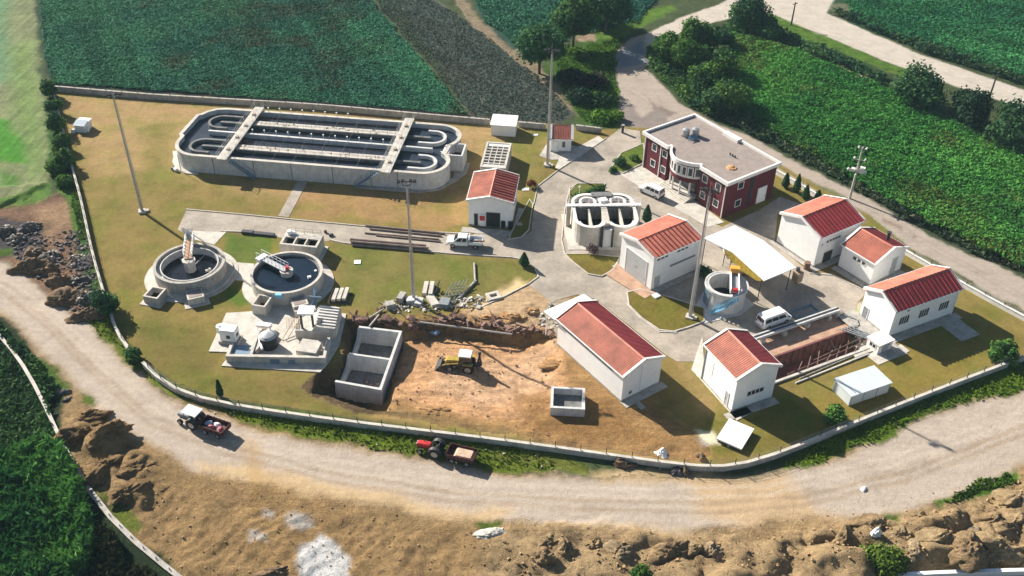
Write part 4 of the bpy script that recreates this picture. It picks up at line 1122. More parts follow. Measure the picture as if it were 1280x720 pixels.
# ------------------------------------------------------------------ CLARIFIERS
def railing(mb, pts, hgt=1.0, r=.025, step=1.1):
    for a, b in zip(pts[:-1], pts[1:]):
        ln = (Vector(b) - Vector(a)).length
        n = max(1, int(ln / step))
        for i in range(n + 1):
            p = Vector(a).lerp(Vector(b), i / n)
            mb.tube(p, p + Vector((0, 0, hgt)), r, 5)
        for z in (hgt * .5, hgt): mb.tube(Vector(a) + Vector((0, 0, z)), Vector(b) + Vector((0, 0, z)), r * .8, 5)
    return mb
def valve_box(par, cx, cy, rz, lx, ly, hz, open_, pad, m='concrete_pale'):
    c_, s_ = cos(rz), sin(rz)
    tr = lambda p: (cx + p[0] * c_ - p[1] * s_, cy + p[0] * s_ + p[1] * c_)
    o = MB().wall([tr(p) for p in ((-lx / 2, -ly / 2), (lx / 2, -ly / 2), (lx / 2, ly / 2), (-lx / 2, ly / 2))], .25, -.05, hz, closed=True).build('valve_chamber', m, par)
    q = [tr(p) for p in ((-lx / 2, -ly / 2), (lx / 2, -ly / 2), (lx / 2, ly / 2), (-lx / 2, ly / 2))]
    if open_: MB().prism(q, .2, .3).build('water', 'water_dark', o)
    else:
        MB().prism([tr((p[0] * .86, p[1] * .86)) for p in ((-lx / 2, -ly / 2), (lx / 2, -ly / 2), (lx / 2, ly / 2), (-lx / 2, ly / 2))], hz - .15, hz + .03).build('cover_grating', 'roof_flat', o)
    if pad: MB().prism([tr(p) for p in ((-lx / 2 - pad, -ly / 2 - pad), (lx / 2 + pad, -ly / 2 - pad), (lx / 2 + pad, ly / 2), (-lx / 2 - pad, ly / 2))], -.03, .10 + .005 * open_).build('pad', 'concrete_pale', o)
    return o
t = thing('clarifier', 'left round settling tank with low dark water and a lattice bridge standing at its back', 'round tank', (-46.6, 113.9, 0), 0)
MB().ring((0, 0), 4.62, 5.05, -.1, 2.2, 64).build('wall', 'concrete', t, smooth=True)
MB().ring((0, 0), 3.95, 4.10, .6, 2.0, 64).ring((0, 0), 4.10, 4.62, .6, 1.45, 64).build('launder', 'concrete_new', t, smooth=True)
MB().cyl((0, 0), 3.97, .75, .85, 64).build('water', 'water_dark', t)
MB().ring((0, 0), 5.05, 6.6, -.1, .12, 48).ring((0, 0), 5.04, 5.9, .12, .35, 48).build('apron', 'concrete_pale', t, smooth=True)
MB().cyl((0, 0), .85, .4, 2.55, 8).cyl((0, 0), 1.0, 2.55, 2.75, 8).build('centre_column', 'concrete_pale', t)
hd = radians(102)
bd = Vector((cos(hd), sin(hd), 0)); bn = Vector((-sin(hd), cos(hd), 0))
br = MB()
p0, p1 = Vector((0, 0, 2.75)), bd * 5.3 + Vector((0, 0, 2.6))
br.add([p0 + bn * .55, p0 - bn * .55, p1 - bn * .55, p1 + bn * .55, p0 + bn * .55 + Vector((0, 0, .16)), p0 - bn * .55 + Vector((0, 0, .16)), p1 - bn * .55 + Vector((0, 0, .16)), p1 + bn * .55 + Vector((0, 0, .16))], [(3, 2, 1, 0), (4, 5, 6, 7), (0, 1, 5, 4), (1, 2, 6, 5), (2, 3, 7, 6), (3, 0, 4, 7)])
o = br.build('bridge', 'pink_bank', t)
rl = MB()
for q in (-.55, .55): railing(rl, [p0 + bn * q + Vector((0, 0, .15)), p1 + bn * q + Vector((0, 0, .15))], 1.1, .05, .8)
rl.build('railing', 'whitemetal', o)
sc = MB()
for k in range(3):
    a = hd + (k - 1) * .5
    sc.tube((0, 0, 1.1), (3.8 * cos(a), 3.8 * sin(a), 1.0), .07, 6)
sc.build('scraper', 'galv', o)
# lattice head at the rim
lt = MB()
for k in range(5):
    lt.tube(bd * (4.6 + .35 * k) + bn * (-.7), bd * (5.6 + .1 * k) + bn * (1.0 - .2 * k) + Vector((0, 0, 4.6 - .3 * k)), .05, 5)
    lt.tube(bd * (4.8 + .2 * k) + bn * .7 + Vector((0, 0, 2)), bd * 5.7 + bn * (-.6 + .2 * k) + Vector((0, 0, 4.3)), .045, 5)
lt.tube(bd * 5.6 + bn * .8 + Vector((0, 0, 4.6)), bd * 4.8 - bn * 1.9 + Vector((0, 0, 2.3)), .06, 6)
lt.build('drive_frame', 'steel_blue', o)
valve_box(t, -3.4, -5.9, radians(-14), 2.0, 2.2, 1.25, True, .6)
valve_box(t, 2.2, -5.9, radians(24), 2.0, 2.0, 1.15, False, .7)
MB().cyl((2.9, -.4), .22, .8, 1.5, 10).obox((2.7, -.6, 1.3), (.7, .35, .25), .4).build('scum_box', 'concrete_pale', t)

t = thing('clarifier', 'right round settling tank brim-full of blue-grey water with a railed half bridge', 'round tank', (-32.2, 112.1, 0), 0)
MB().ring((0, 0), 4.72, 5.12, -.1, 2.2, 64).build('wall', 'concrete_pale', t, smooth=True)
MB().ring((0, 0), 4.45, 4.72, .8, 1.75, 64).build('launder', 'concrete_dark', t, smooth=True)
MB().cyl((0, 0), 4.73, 1.55, 1.65, 64).build('water', 'water_tank', t)
MB().ring((0, 0), 5.12, 6.5, -.1, .12, 48).build('apron', 'concrete_pale', t, smooth=True)
MB().cyl((0, 0), .85, 1.2, 2.35, 24).ring((0, 0), .75, .95, 2.35, 2.5, 24).build('centre_column', 'concrete_pale', t, smooth=True)
hd = atan2(118.3 - 112.1, -40.2 + 32.2) + radians(2)
bd = Vector((cos(hd), sin(hd), 0)); bn = Vector((-sin(hd), cos(hd), 0))
p0, p1 = Vector((0, 0, 2.45)), bd * 5.6 + Vector((0, 0, 2.45))
o = MB().obox(tuple((p0 + p1) / 2), (5.6, 1.0, .14), hd).build('bridge', 'galv', t)
rl = MB()
for q in (-.5, .5): railing(rl, [p0 + bn * q, p1 + bn * q], 1.0, .035, .75)
rl.build('railing', 'whitemetal', o)
MB().obox(tuple(bd * 5.1 + Vector((0, 0, 2.4))), (.9, 1.7, .5), hd).build('end_carriage', 'whitemetal', o)
MB().obox((.1, .1, 2.8), (.5, .5, .5), .3).build('gear_motor', 'red_cloth', o)
sk = MB().obox((3.3, -.6, 1.75), (.5, .35, .3), .4).obox((3.9, 1.0, 1.7), (.35, .3, .2), .9).build('scum_box', 'whitemetal', t)
valve_box(t, -2.3, -6.1, radians(-12), 1.8, 2.3, 1.7, True, 0)
valve_box(t, 2.7, -5.6, radians(24), 1.9, 2.1, 1.4, False, 0)
MB().obox((-.1, -5.3, 1.95), (.9, .5, .55), 0).build('outlet_box', 'blue_rail', t)

t = thing('distribution_chamber', 'raised pale concrete box with three dark openings behind the right settling tank', 'concrete chamber', G(379, 315)[:2] + (0,), radians(-8))
MB().wall([(-2.7, -1.5), (2.7, -1.5), (2.7, 1.5), (-2.7, 1.5)], .35, -.05, 2.3, closed=True).build('wall', 'concrete_pale', t)
MB().box(-2.6, 2.6, -1.4, 1.4, 1.2, 1.3).build('water', 'water_dark', t)
MB().box(-.95, -.75, -1.4, 1.4, 1.3, 2.28).box(.75, .95, -1.4, 1.4, 1.3, 2.28).box(-2.6, 2.6, .35, 1.4, 2.1, 2.29).build('weir_wall', 'concrete_pale', t)
MB().box(-3.2, 3.4, -2.2, 1.9, -.05, .11).build('pad', 'concrete_pale', t)
rl = railing(MB(), [Vector((-2.6, 1.5, 2.3)), Vector((2.6, 1.5, 2.3))], .9, .03)
rl.build('railing', 'galv', t)
MB().cyl((-2.2, 1.1), .35, 2.3, 2.9, 12).obox((-1.7, 1.2, 2.55), (.7, .4, .4)).build('gate_actuator', 'whitemetal', t)

t = thing('kerb_chamber', 'low dark block lying at the lawn edge left of the three-opening chamber', 'block', G(323, 293)[:2] + (0,), radians(-8))
MB().box(-2.6, -.8, -.35, .35, 0, .45).box(-.75, 2.6, -.35, .35, 0, .35).build('block', 'steel_dark', t)

# ------------------------------------------------------------------ TWIN ROUND TANK (two half-round ended cells side by side)
t = thing('twin_selector_tank', 'white double-lobed concrete tank with dark cells beside the garage', 'round tank', (14.1, 127.0, 0), radians(3))
def lobes(r=2.35, off=2.35, x0=0, dy=1.7):
    P = []
    for i in range(13):
        a = pi + pi * i / 12
        P.append((-off + r * cos(a), -dy + r * sin(a)))
    for i in range(13):
        a = pi + pi * i / 12
        P.append((off + r * cos(a), -dy + r * sin(a)))
    for i in range(13):
        a = pi * i / 12
        P.append((off + r * cos(a), dy + 1.2 + r * sin(a)))
    for i in range(13):
        a = pi * i / 12
        P.append((-off + r * cos(a), dy + 1.2 + r * sin(a)))
    out_ = []
    for p in P:
        if not out_ or hypot(p[0] - out_[-1][0], p[1] - out_[-1][1]) > 1e-3: out_.append(p)
    return out_
LB = lobes()
HS = 3.6
MB().wall(LB, .35, -.1, HS, closed=True).build('wall', 'concrete_pale', t)
MB().prism([(p[0] * .98, p[1] * .98) for p in LB], 1.5, 1.6).build('water', 'water_dark', t)
MB().box(-.45, .45, -3.2, 4.2, .2, HS + .09).build('divider_wall', 'concrete_pale', t)
MB().box(-4.5, -.46, 1.2, 1.45, .2, HS - .02).build('cross_wall', 'concrete_dark', t)
MB().box(.46, 4.5, 1.2, 1.45, .2, HS - .02).build('cross_wall', 'concrete_dark', t)
multi(t, 'cell_wall', 'concrete_pale', [MB().box(-2.5, -2.25, -3.9, 1.6, .2, HS - .1), MB().box(2.25, 2.5, -3.9, 1.6, .2, HS - .1)])
MB().box(-5.8, 5.9, 1.5, 2.25, HS + .08, HS + .25).build('cross_walkway', 'trim', t)
MB().wall(LB, .5, HS + .002, HS + .07, closed=True).build('coping', 'trim', t)
multi(t, 'walkway_pier', 'concrete_pale', [MB().box(-5.75, -5.1, 1.55, 2.2, -.05, HS + .03), MB().box(5.2, 5.85, 1.55, 2.2, -.05, HS + .03)])
for e in (-2.35, 2.35):
    MB().ring((e, 3.1), 1.05, 1.35, 1.6, HS + .1, 28).build('centre_ring', 'trim', t, smooth=True)
    MB().cyl((e, 3.1), .55, 1.6, HS - .3, 16).build('mixer', 'rust', t)
    MB().ring((e, -1.9), 1.65, 2.0, 1.6, HS - .15, 24, pi * 1.05, pi * 1.95).build('launder', 'trim', t, smooth=True)
rl = MB()
railing(rl, [Vector((-5.7, 1.55, HS + .2)), Vector((5.8, 1.55, HS + .2))], .9, .03)
railing(rl, [Vector((-5.7, 2.2, HS + .2)), Vector((5.8, 2.2, HS + .2))], .9, .03)
rl.build('railing', 'whitemetal', t)
multi(t, 'gate_post', 'steel_dark', [MB().box(-.9, -.65, -4.4, -3.4, 0, HS - .2), MB().box(.65, .9, -4.4, -3.4, 0, HS - .2)])
MB().box(-.65, .65, -4.2, -3.6, 0, HS - .5).build('gate_panel', 'concrete_new', t)
MB().box(-1.6, 1.6, 4.2, 5.5, 2.6, HS + .3).build('rear_bay', 'concrete_dark', t)
MB().obox((0, 2.9, HS + .35), (1.3, 1.0, .5), .3).build('actuator', 'trim', t)
MB().prism([(-5.9, -4.9), (5.6, -5.0), (5.6, -4.0), (-4.2, -3.9), (-4.8, 5), (-6.2, 5)], -.03, .09).build('apron', 'concrete_pale', t)

# ------------------------------------------------------------------ LATTICE TANK behind the dosing house
t = thing('filter_tank', 'narrow concrete tank with a latticed top behind the small red-roofed house', 'concrete tank', (-3.1, 146.3, 0), radians(84))
MB().wall([(-4.2, -2.0), (4.2, -2.0), (4.2, 2.0), (-4.2, 2.0)], .35, -.05, 2.5, closed=True).build('wall', 'concrete_pale', t)
MB().box(-4.1, 4.1, -1.9, 1.9, 1.7, 1.8).build('water', 'concrete_dark', t)
g = MB()
for i in range(6): g.box(-3.0 + i * 1.0, -2.75 + i * 1.0, -1.85, 1.85, 2.2, 2.47)
for i in range(3): g.box(-3.4, 3.0, -1.0 + i * .95, -.85 + i * .95, 2.22, 2.45)
g.build('lattice_beam', 'concrete_pale', t)
MB().box(3.0, 4.0, -1.8, 1.8, 2.0, 2.4).box(-4.0, -3.3, -1.8, 1.8, 2.0, 2.42).build('cover_slab', 'concrete_new', t)
MB().box(-4.6, -4.2, -2.1, 2.1, -.05, 2.3).build('end_buttress', 'concrete_pale', t)

# ------------------------------------------------------------------ SLUDGE SILO, CANOPY AND PRESS
t = thing('sludge_tank', 'round grey concrete tank with a blue stair on its flank under the mast', 'round tank', (30.0, 109.4, 0), 0)
MB().ring((0, 0), 2.45, 2.85, -.05, 3.4, 48).build('wall', 'concrete_new', t, smooth=True)
MB().ring((0, 0), 2.80, 3.02, 3.1, 3.45, 48).build('rim', 'concrete_new', t, smooth=True)
MB().cyl((0, 0), 2.5, .8, .9, 40).build('water', 'water_dark', t)
MB().prism([(-3.9, -.6), (-3.3, -4.7), (2.0, -2.7), (4.3, -.4), (3.0, 2.2), (-2.5, 2.4)], -.03, .1).build('pad', 'concrete_new', t)
st = MB()
def wallpt(a, r, z): return Vector((r * cos(a), r * sin(a), z))
for i in range(13):
    a = radians(232 + i * 4.6)
    st.obox(tuple(wallpt(a, 3.25, .25 + .235 * i)), (.6, .22, .05), a)
for r_ in (2.98, 3.52):
    for i in range(12):
        a, b = radians(232 + i * 4.6), radians(232 + (i + 1) * 4.6)
        st.tube(wallpt(a, r_, .2 + .235 * i), wallpt(b, r_, .2 + .235 * (i + 1)), .035, 5)
        st.tube(wallpt(a, r_, 1.1 + .235 * i), wallpt(b, r_, 1.1 + .235 * (i + 1)), .028, 5)
        st.tube(wallpt(a, r_, .2 + .235 * i), wallpt(a, r_, 1.1 + .235 * i), .03, 5)
st.build('stair', 'blue_rail', t)
rb = MB()
for i in range(7): rb.tube(wallpt(radians(180 + i * 5), 2.9, .3), wallpt(radians(180 + i * 5), 2.9, 3.2), .05, 5)
rb.build('wall_pipe', 'steel_blue', t)
t = thing('conveyor', 'white inclined sludge conveyor with orange hood leaning over the round grey tank', 'conveyor', (31.2, 109.2, 0), radians(80))
multi(t, 'side_plate', 'whitemetal', [MB().obox((0, -.35, 3.9), (5.2, .16, .7), 0, 0, radians(4)), MB().obox((0, .75, 3.9), (5.2, .16, .7), 0, 0, radians(4))])
MB().obox((0, .2, 3.75), (5.0, .9, .1), 0, 0, radians(4)).build('belt', 'steel_grey', t)
MB().obox((2.7, .2, 4.1), (1.2, 1.3, .7), 0, 0, radians(12)).build('hood', 'orange', t)
MB().obox((-2.2, .2, 4.0), (.5, .9, .6)).build('motor', 'red_cloth', t)
multi(t, 'support_leg', 'galv', [MB().tube((2.2, -.3, 0), (2.2, -.3, 3.6), .07), MB().tube((2.2, .8, 0), (2.2, .8, 3.6), .07)])

fold = [G(916.4, 315.7, 4.6), G(955.2, 301.1, 4.6)]
lf = [G(879.4, 297.2, 4.4), G(918.3, 281.7, 4.4)]
rt_ = [G(955.2, 350.7, 4.3), G(995.1, 334.1, 4.3)]
t = thing('canopy_shelter', 'bright white folded-sheet canopy on steel posts over the yard', 'canopy', (*fold[0], 0), 0)
ox, oy = fold[0]
loc = lambda p, z: (p[0] - ox, p[1] - oy, z)
def slab4(a, b, c, d, th):
    v = [a, b, c, d] + [(p[0], p[1], p[2] - th) for p in (a, b, c, d)]
    return MB().add(v, [(0, 1, 2, 3), (7, 6, 5, 4), (0, 4, 5, 1), (1, 5, 6, 2), (2, 6, 7, 3), (3, 7, 4, 0)])
slab4(loc(lf[0], 4.4), loc(lf[1], 4.4), loc(fold[1], 4.6), loc(fold[0], 4.6), .12).build('roof_sheet', 'whitemetal', t)
slab4(loc(fold[0], 4.6), loc(fold[1], 4.6), loc(rt_[1], 4.3), loc(rt_[0], 4.3), .12).build('roof_sheet', 'whitemetal', t)
sm = MB()
for f_ in (.5,):
    a = Vector(loc(fold[0], 4.61)).lerp(Vector(loc(rt_[0], 4.31)), f_ * .3); b = Vector(loc(fold[1], 4.61)).lerp(Vector(loc(rt_[1], 4.31)), f_ * .3)
    sm.tube(a, b, .02, 5)
sm.build('sheet_seam', 'whitemetal', t)
# yellow gable infill on the front edge
a, b = Vector(loc(fold[0], 4.47)), Vector(loc(rt_[0], 4.17))
a0 = Vector(loc(lf[0], 4.27)).lerp(a, .72)
MB().add([a0, a, b, a0 + Vector((.1, -.1, -.7)), a.lerp(b, .25) + Vector((0, 0, -1.6)), a.lerp(b, .8) + Vector((0, 0, -.9))], [(0, 1, 4, 3), (1, 2, 5, 4)]).build('gable_infill', 'yellow', t)
for p, zz in ((lf[0], 4.3), (lf[1], 4.3), (rt_[0], 4.2), (rt_[1], 4.2)):
    q = Vector(loc(p, 0)); q = q * .93
    MB().tube((q.x, q.y, 0), (q.x, q.y, zz), .07, 8).build('post', 'steel_dark', t)
t = thing('belt_press', 'white and yellow press machine standing in the shade of the canopy', 'machine', (G(934, 345)[0], G(934, 345)[1] + 1.2, 0), radians(30))
MB().box(-1.8, 1.8, -.8, .8, .5, 1.7).build('body', 'yellow', t)
multi(t, 'roller', 'galv', [MB().tube((-1.4, -1.0, 1.2), (-1.4, 1.0, 1.2), .45, 16), MB().tube((0, -1.0, 1.4), (0, 1.0, 1.4), .5, 16), MB().tube((1.4, -1.0, 1.2), (1.4, 1.0, 1.2), .45, 16)])
multi(t, 'leg', 'steel_grey', [MB().box(-1.7, -1.5, -.8, .8, 0, .5), MB().box(1.5, 1.7, -.8, .8, 0, .5)])
t = thing('flocculator', 'white conical feed hopper under the left edge of the canopy', 'machine', (G(908, 330)[0], G(908, 330)[1] - .2, 0), 0)
MB().cyl((0, 0), .25, 1.2, 2.6, 16, .9).cyl((0, 0), .9, 2.6, 3.4, 16).build('hopper', 'whitemetal', t, smooth=True)
multi(t, 'leg', 'steel_dark', [MB().tube((.8 * cos(a), .8 * sin(a), 0), (.7 * cos(a), .7 * sin(a), 2.7), .05, 6) for a in (0.5, 2.1, 3.7, 5.2)])
MB().cyl((.7, -.5), .4, 1.0, 1.9, 14).build('pump', 'steel_dark', t)
t = thing('transformer', 'rusty brown transformer box with insulators beside the canopy corner', 'machine', (41.4, 114.3, 0), radians(35))
MB().box(-.55, .55, -.55, .55, .5, 2.2).build('body', 'wood', t)
MB().box(-.1, .1, -.1, .1, 0, .5).build('stand', 'steel_dark', t)
MB().cyl((0, .2), .28, 2.2, 2.7, 12).cyl((-.3, -.2), .1, 2.2, 2.6, 8).build('cap', 'steel_dark', t)
t = thing('steel_drum', 'dark rusty drum standing against the workshop wall', 'drum', (*G(1008, 336), 0), 0)
MB().cyl((0, 0), .45, 0, 1.2, 18).build('body', 'rust', t, smooth=True)
MB().ring((0, 0), .44, .48, .38, .44, 18).ring((0, 0), .44, .48, .78, .84, 18).build('hoop', 'rust', t)

# ------------------------------------------------------------------ OPEN PIT with beam on columns
t = thing('open_pit', 'open rectangular pit lined with maroon sheeting under a long concrete beam', 'pit', (PIT_O[0], PIT_O[1], 0), A26)
# local: x along the beam, y towards the back
MB().box(-3.4, 14.0, -4.1, -3.8, -3.2, -.28).build('rear_lining', 'maroon_sheet', t)
rb = MB()
for i in range(16): rb.box(-3.2 + i * 1.08, -2.85 + i * 1.08, -4.2, -4.1, -3.1, -.34)
rb.build('sheet_rib', 'rust', t)
MB().box(-3.4, 14.0, -3.8, .0, -.8, -.3).build('bench', 'pink_bank', t)
MB().box(13.6, 14.0, -8.4, -4.1, -3.2, .1).build('end_lining', 'concrete_dark', t)
MB().box(-3.4, -3.0, -8.4, -4.1, -3.2, .1).build('end_lining', 'concrete_dark', t)
MB().box(-3.4, 14.0, -8.55, -8.2, -3.2, .25).build('front_wall', 'concrete_pale', t)
MB().box(-3.0, 13.6, -8.2, -4.2, -3.1, -2.7).build('floor', 'maroon_sheet', t)
MB().box(-1.5, 13.9, -.95, -.1, .42, .80).build('beam', 'concrete_new', t)
MB().box(-1.5, 13.9, -.62, -.38, .802, .86).build('beam_slot', 'steel_dark', t)
for u in (.5, 4.2, 8.2, 12.0, 13.5):
    MB().box(u - .28, u + .28, -1.25, -.3, -.3, .42).build('column', 'concrete_pale', t)
multi(t, 'prop', 'rust', [MB().tube((.5 + 1.6 * i, -8.2, .25), (2.6 + 1.7 * i, -6.6 + .3 * (i % 3), .1), .06, 6) for i in range(7)])
multi(t, 'waler', 'rust', [MB().tube((-1.0 + 5 * i, -7.9 + .7 * i, .2), (13.6, -7.2 + .8 * i, .25), .07, 6) for i in range(2)])
tr_ = MB()
for i in range(4): tr_.tube((11.6 + .5 * i, -3.6, .1), (13.4 + .4 * i, -7.4, .5), .08, 6)
for i in range(6): tr_.tube((11.7 + .3 * i, -4.0 - .6 * i, .2), (13.3 + .2 * i, -4.0 - .6 * i, .3), .06, 6)
tr_.build('steel_truss', 'steel_grey', t)
gy_ = MB().box(9.5, 15.5, -9.1, -8.55, -.02, .18).build('kerb_slab', 'concrete_pale', t)
t = thing('pipe_rail', 'long pale pipes lying on the lawn in front of the pit', 'pipes', (*pit_xy(2, 9.6), 0), A26)
MB().path([(-3, 0, .12), (9.5, .3, .12)], .09, 8).build('pipe', 'trim', t)
MB().path([(-2, .5, .1), (9, 1.0, .1)], .07, 8).build('pipe', 'concrete', t)
t = thing('lifting_frame', 'empty blue-grey rectangular steel frame lying on the shaded yard beside the white van', 'frame', (*G(1005, 391), .05), radians(27))
MB().obox((0, -.85, .15), (4.0, .16, .3)).obox((0, .85, .15), (4.0, .16, .3)).obox((-1.92, 0, .15), (.16, 1.6, .28)).obox((1.92, 0, .15), (.16, 1.6, .28)).build('frame', 'steel_blue', t)
MB().box(-1.7, -1.6, -.9, -.8, .3, .8).box(1.7, 1.8, .8, .9, .3, .8).build('lug', 'steel_blue', t)

# ------------------------------------------------------------------ INLET WORKS
t = thing('inlet_works', 'cluttered concrete inlet platform with raised channels and a white gantry beside the open basins', 'concrete platform', (-31.0, 98.8, 0), 0)
ix, iy = -31.0, 98.8
q = lambda *pts: [(G(a, b)[0] - ix, G(a, b)[1] - iy) for a, b in pts]
MB().prism(q((283, 392), (372, 386), (433, 393), (424, 432), (410, 455), (400, 466), (277, 458), (290, 441), (261, 440)), -2.4, .13).build('platform', 'concrete_pale', t)
MB().box(-5.9, 7.0, -3.9, -3.45, .1, 1.15).box(-5.9, -5.5, -3.45, -1.2, .1, 1.15).box(6.6, 7.0, -3.45, .2, .1, 1.15).box(-2.9, -2.55, -3.45, 1.5, .1, 1.15).build('channel_wall', 'concrete_pale', t)
MB().box(-5.5, -2.9, -3.45, -1.2, .13, .75).build('channel_water', 'steel_blue', t)
MB().box(-2.3, .4, -3.45, -3.2, .13, .9).build('channel_floor', 'concrete', t)
MB().box(2.2, 7.6, 1.1, 6.0, .1, 1.5).build('raised_deck', 'concrete_pale', t)
MB().add([(4.4, 1.1, 1.5), (7.6, 1.1, 1.5), (7.6, 6.0, 1.5), (4.4, 6.0, 1.5), (4.8, 1.3, 2.1), (7.5, 1.3, 1.75), (7.5, 5.9, 1.75), (4.8, 5.9, 2.1)], [(4, 5, 6, 7), (0, 1, 5, 4), (1, 2, 6, 5), (2, 3, 7, 6), (3, 0, 4, 7)]).build('channel_cover', 'concrete_pale', t)
bt = MB()
for i in range(7): bt.obox((6.15, 1.9 + i * .62, 2.0), (2.6, .16, .12), 0, 0, radians(7))
bt.build('cover_batten', 'trim', t)
MB().obox((5.3, 2.4, 2.1), (.5, 1.1, .3)).build('hatch', 'steel_dark', t)
multi(t, 'gantry_leg', 'steel_dark', [MB().box(px_ - .13, px_ + .13, 1.5, 1.75, 1.5, 4.1) for px_ in (3.1, 4.6)])
MB().box(2.8, 4.9, 1.1, 2.9, 4.1, 4.35).build('gantry_head', 'whitemetal', t)
ld = MB()
for i in range(9): ld.tube((2.6 - .2 * i, 1.4, 1.6), (2.4 - .22 * i, 3.6, 1.6), .04, 5)
ld.tube((.4, .6, .2), (2.2, 5.2, 1.8), .05, 6).tube((1.0, .4, .2), (2.8, 4.8, 1.8), .05, 6)
ld.build('ladder', 'wood', t)
MB().obox((4.6, -1.9, 1.0), (2.7, 2.5, .9), radians(-10)).build('grit_cover', 'concrete_pale', t)
MB().box(1.2, 3.4, 5.6, 7.2, .1, 1.1).build('rear_box', 'concrete_pale', t)
scr = MB()
for i in range(4): scr.tube((3.4 + i * .35, 5.2, 1.4), (4.3 - i * .2, 7.4 + .2 * i, 3.7), .09, 6)
scr.tube((3.2, 6.6, 3.0), (5.0, 6.4, 3.0), .13, 8)
scr.build('screen_rake', 'steel_blue', t)
MB().obox((-2.0, -.2, .55), (1.0, 4.6, .9), radians(-20)).build('screw_trough', 'concrete_pale', t)
MB().tube((-3.3, 2.2, .9), (-1.5, -2.3, 1.1), .16, 10).build('screw_pipe', 'whitemetal', t)
MB().obox((-2.4, 2.9, .8), (2.0, .8, .5), radians(-10)).build('drive_box', 'trim', t)
MB().box(-.2, 1.0, -4.0, -3.9, .1, .75).box(2.2, 3.0, -4.0, -3.9, .1, .7).build('wall_panel', 'steel_blue', t)
t = thing('classifier_cabinet', 'white box-shaped cabinet with round blower on a plinth at the inlet platform corner', 'cabinet', (*G(289, 427), .1), radians(-8))
MB().box(-1.35, 1.35, -.9, .9, 0, .5).build('plinth', 'concrete', t)
MB().box(-1.05, 1.05, -.75, .75, .5, 2.3).build('body', 'whitemetal', t, bevel=.05)
MB().obox((.1, -.77, 1.3), (.5, .06, .5), 0).build('access_hatch', 'steel_dark', t)
MB().obox((1.07, 0, 1.3), (.06, .6, .5), 0).build('side_hatch', 'steel_dark', t)
MB().cyl((-1.35, .3), .5, 1.2, 2.2, 16).cyl((-1.35, .3), .25, 2.2, 2.35, 12).build('blower', 'whitemetal', t, smooth=True)
t = thing('chemical_tank', 'black round tank with pale domed lid on the inlet platform', 'tank', (*G(337, 433), .13), 0)
MB().cyl((0, 0), 1.15, 0, 1.75, 28).build('shell', 'plastic', t, smooth=True)
MB().cyl((0, 0), 1.18, 1.75, 2.0, 28, .9).cyl((0, 0), .9, 2.0, 2.3, 28, .2).build('dome_lid', 'grey_door', t, smooth=True)
MB().tube((.2, .8, 1.6), (.2, .95, 2.7), .1).build('vent_pipe', 'trim', t)
MB().box(-.15, .1, -1.05, -.85, 1.7, 2.0).build('hatch', 'steel_dark', t)

# ------------------------------------------------------------------ TWIN OPEN BASIN in the dig, loose box
t = thing('open_basin', 'new empty two-cell concrete basin sunk in the excavation', 'concrete basin', (0, 0, 0), 0)
B_ = [(-20.75, 102.6), (-15.0, 101.7), (-16.4, 90.35), (-22.3, 91.7)]
MB().wall([B_[3], B_[2], B_[1], B_[0]], .36, -3.0, .12).build('wall', 'concrete_new', t)
MB().wall([(-15.7, 96.05), (-21.3, 97.05)], .3, -3.0, .10).build('cross_wall', 'concrete_new', t)
MB().wall([B_[0], (-20.9, 101.6), (-21.2, 98.6)], .34, -3.0, [-.0, -1.2, -1.6]).build('side_wall', 'concrete_new', t)
MB().wall([(-21.3, 97.0), (-21.6, 96.0), (-22.0, 93.4), B_[3]], .34, -3.0, [0.0, -1.3, -1.6, -1.4]).build('side_wall', 'concrete_new', t)
MB().prism([(-22.4, 91.6), (-16.3, 90.3), (-14.9, 101.7), (-20.8, 102.7)], -3.1, -2.6).build('floor', 'concrete_dark', t)
rp = MB()
for i in range(12):
    rp.tube((-20.0 + RNG.random() * 3, 92.5 + RNG.random() * 2.5, -2.5), (-20.0 + RNG.random() * 3, 92.5 + RNG.random() * 2.5, -2.3), .05, 5)
rp.build('rebar', 'rust', t)
t = thing('concrete_box', 'square open-topped concrete chamber standing on the orange dirt', 'concrete chamber', (7.15, 88.1, -.15), radians(-3))
MB().wall([(-1.95, -1.75), (1.95, -1.75), (1.95, 1.75), (-1.95, 1.75)], .32, -.3, 1.45, closed=True).build('wall', 'concrete_new', t)
MB().box(-1.8, 1.8, -1.6, 1.6, .0, .42).build('floor', 'concrete_dark', t)
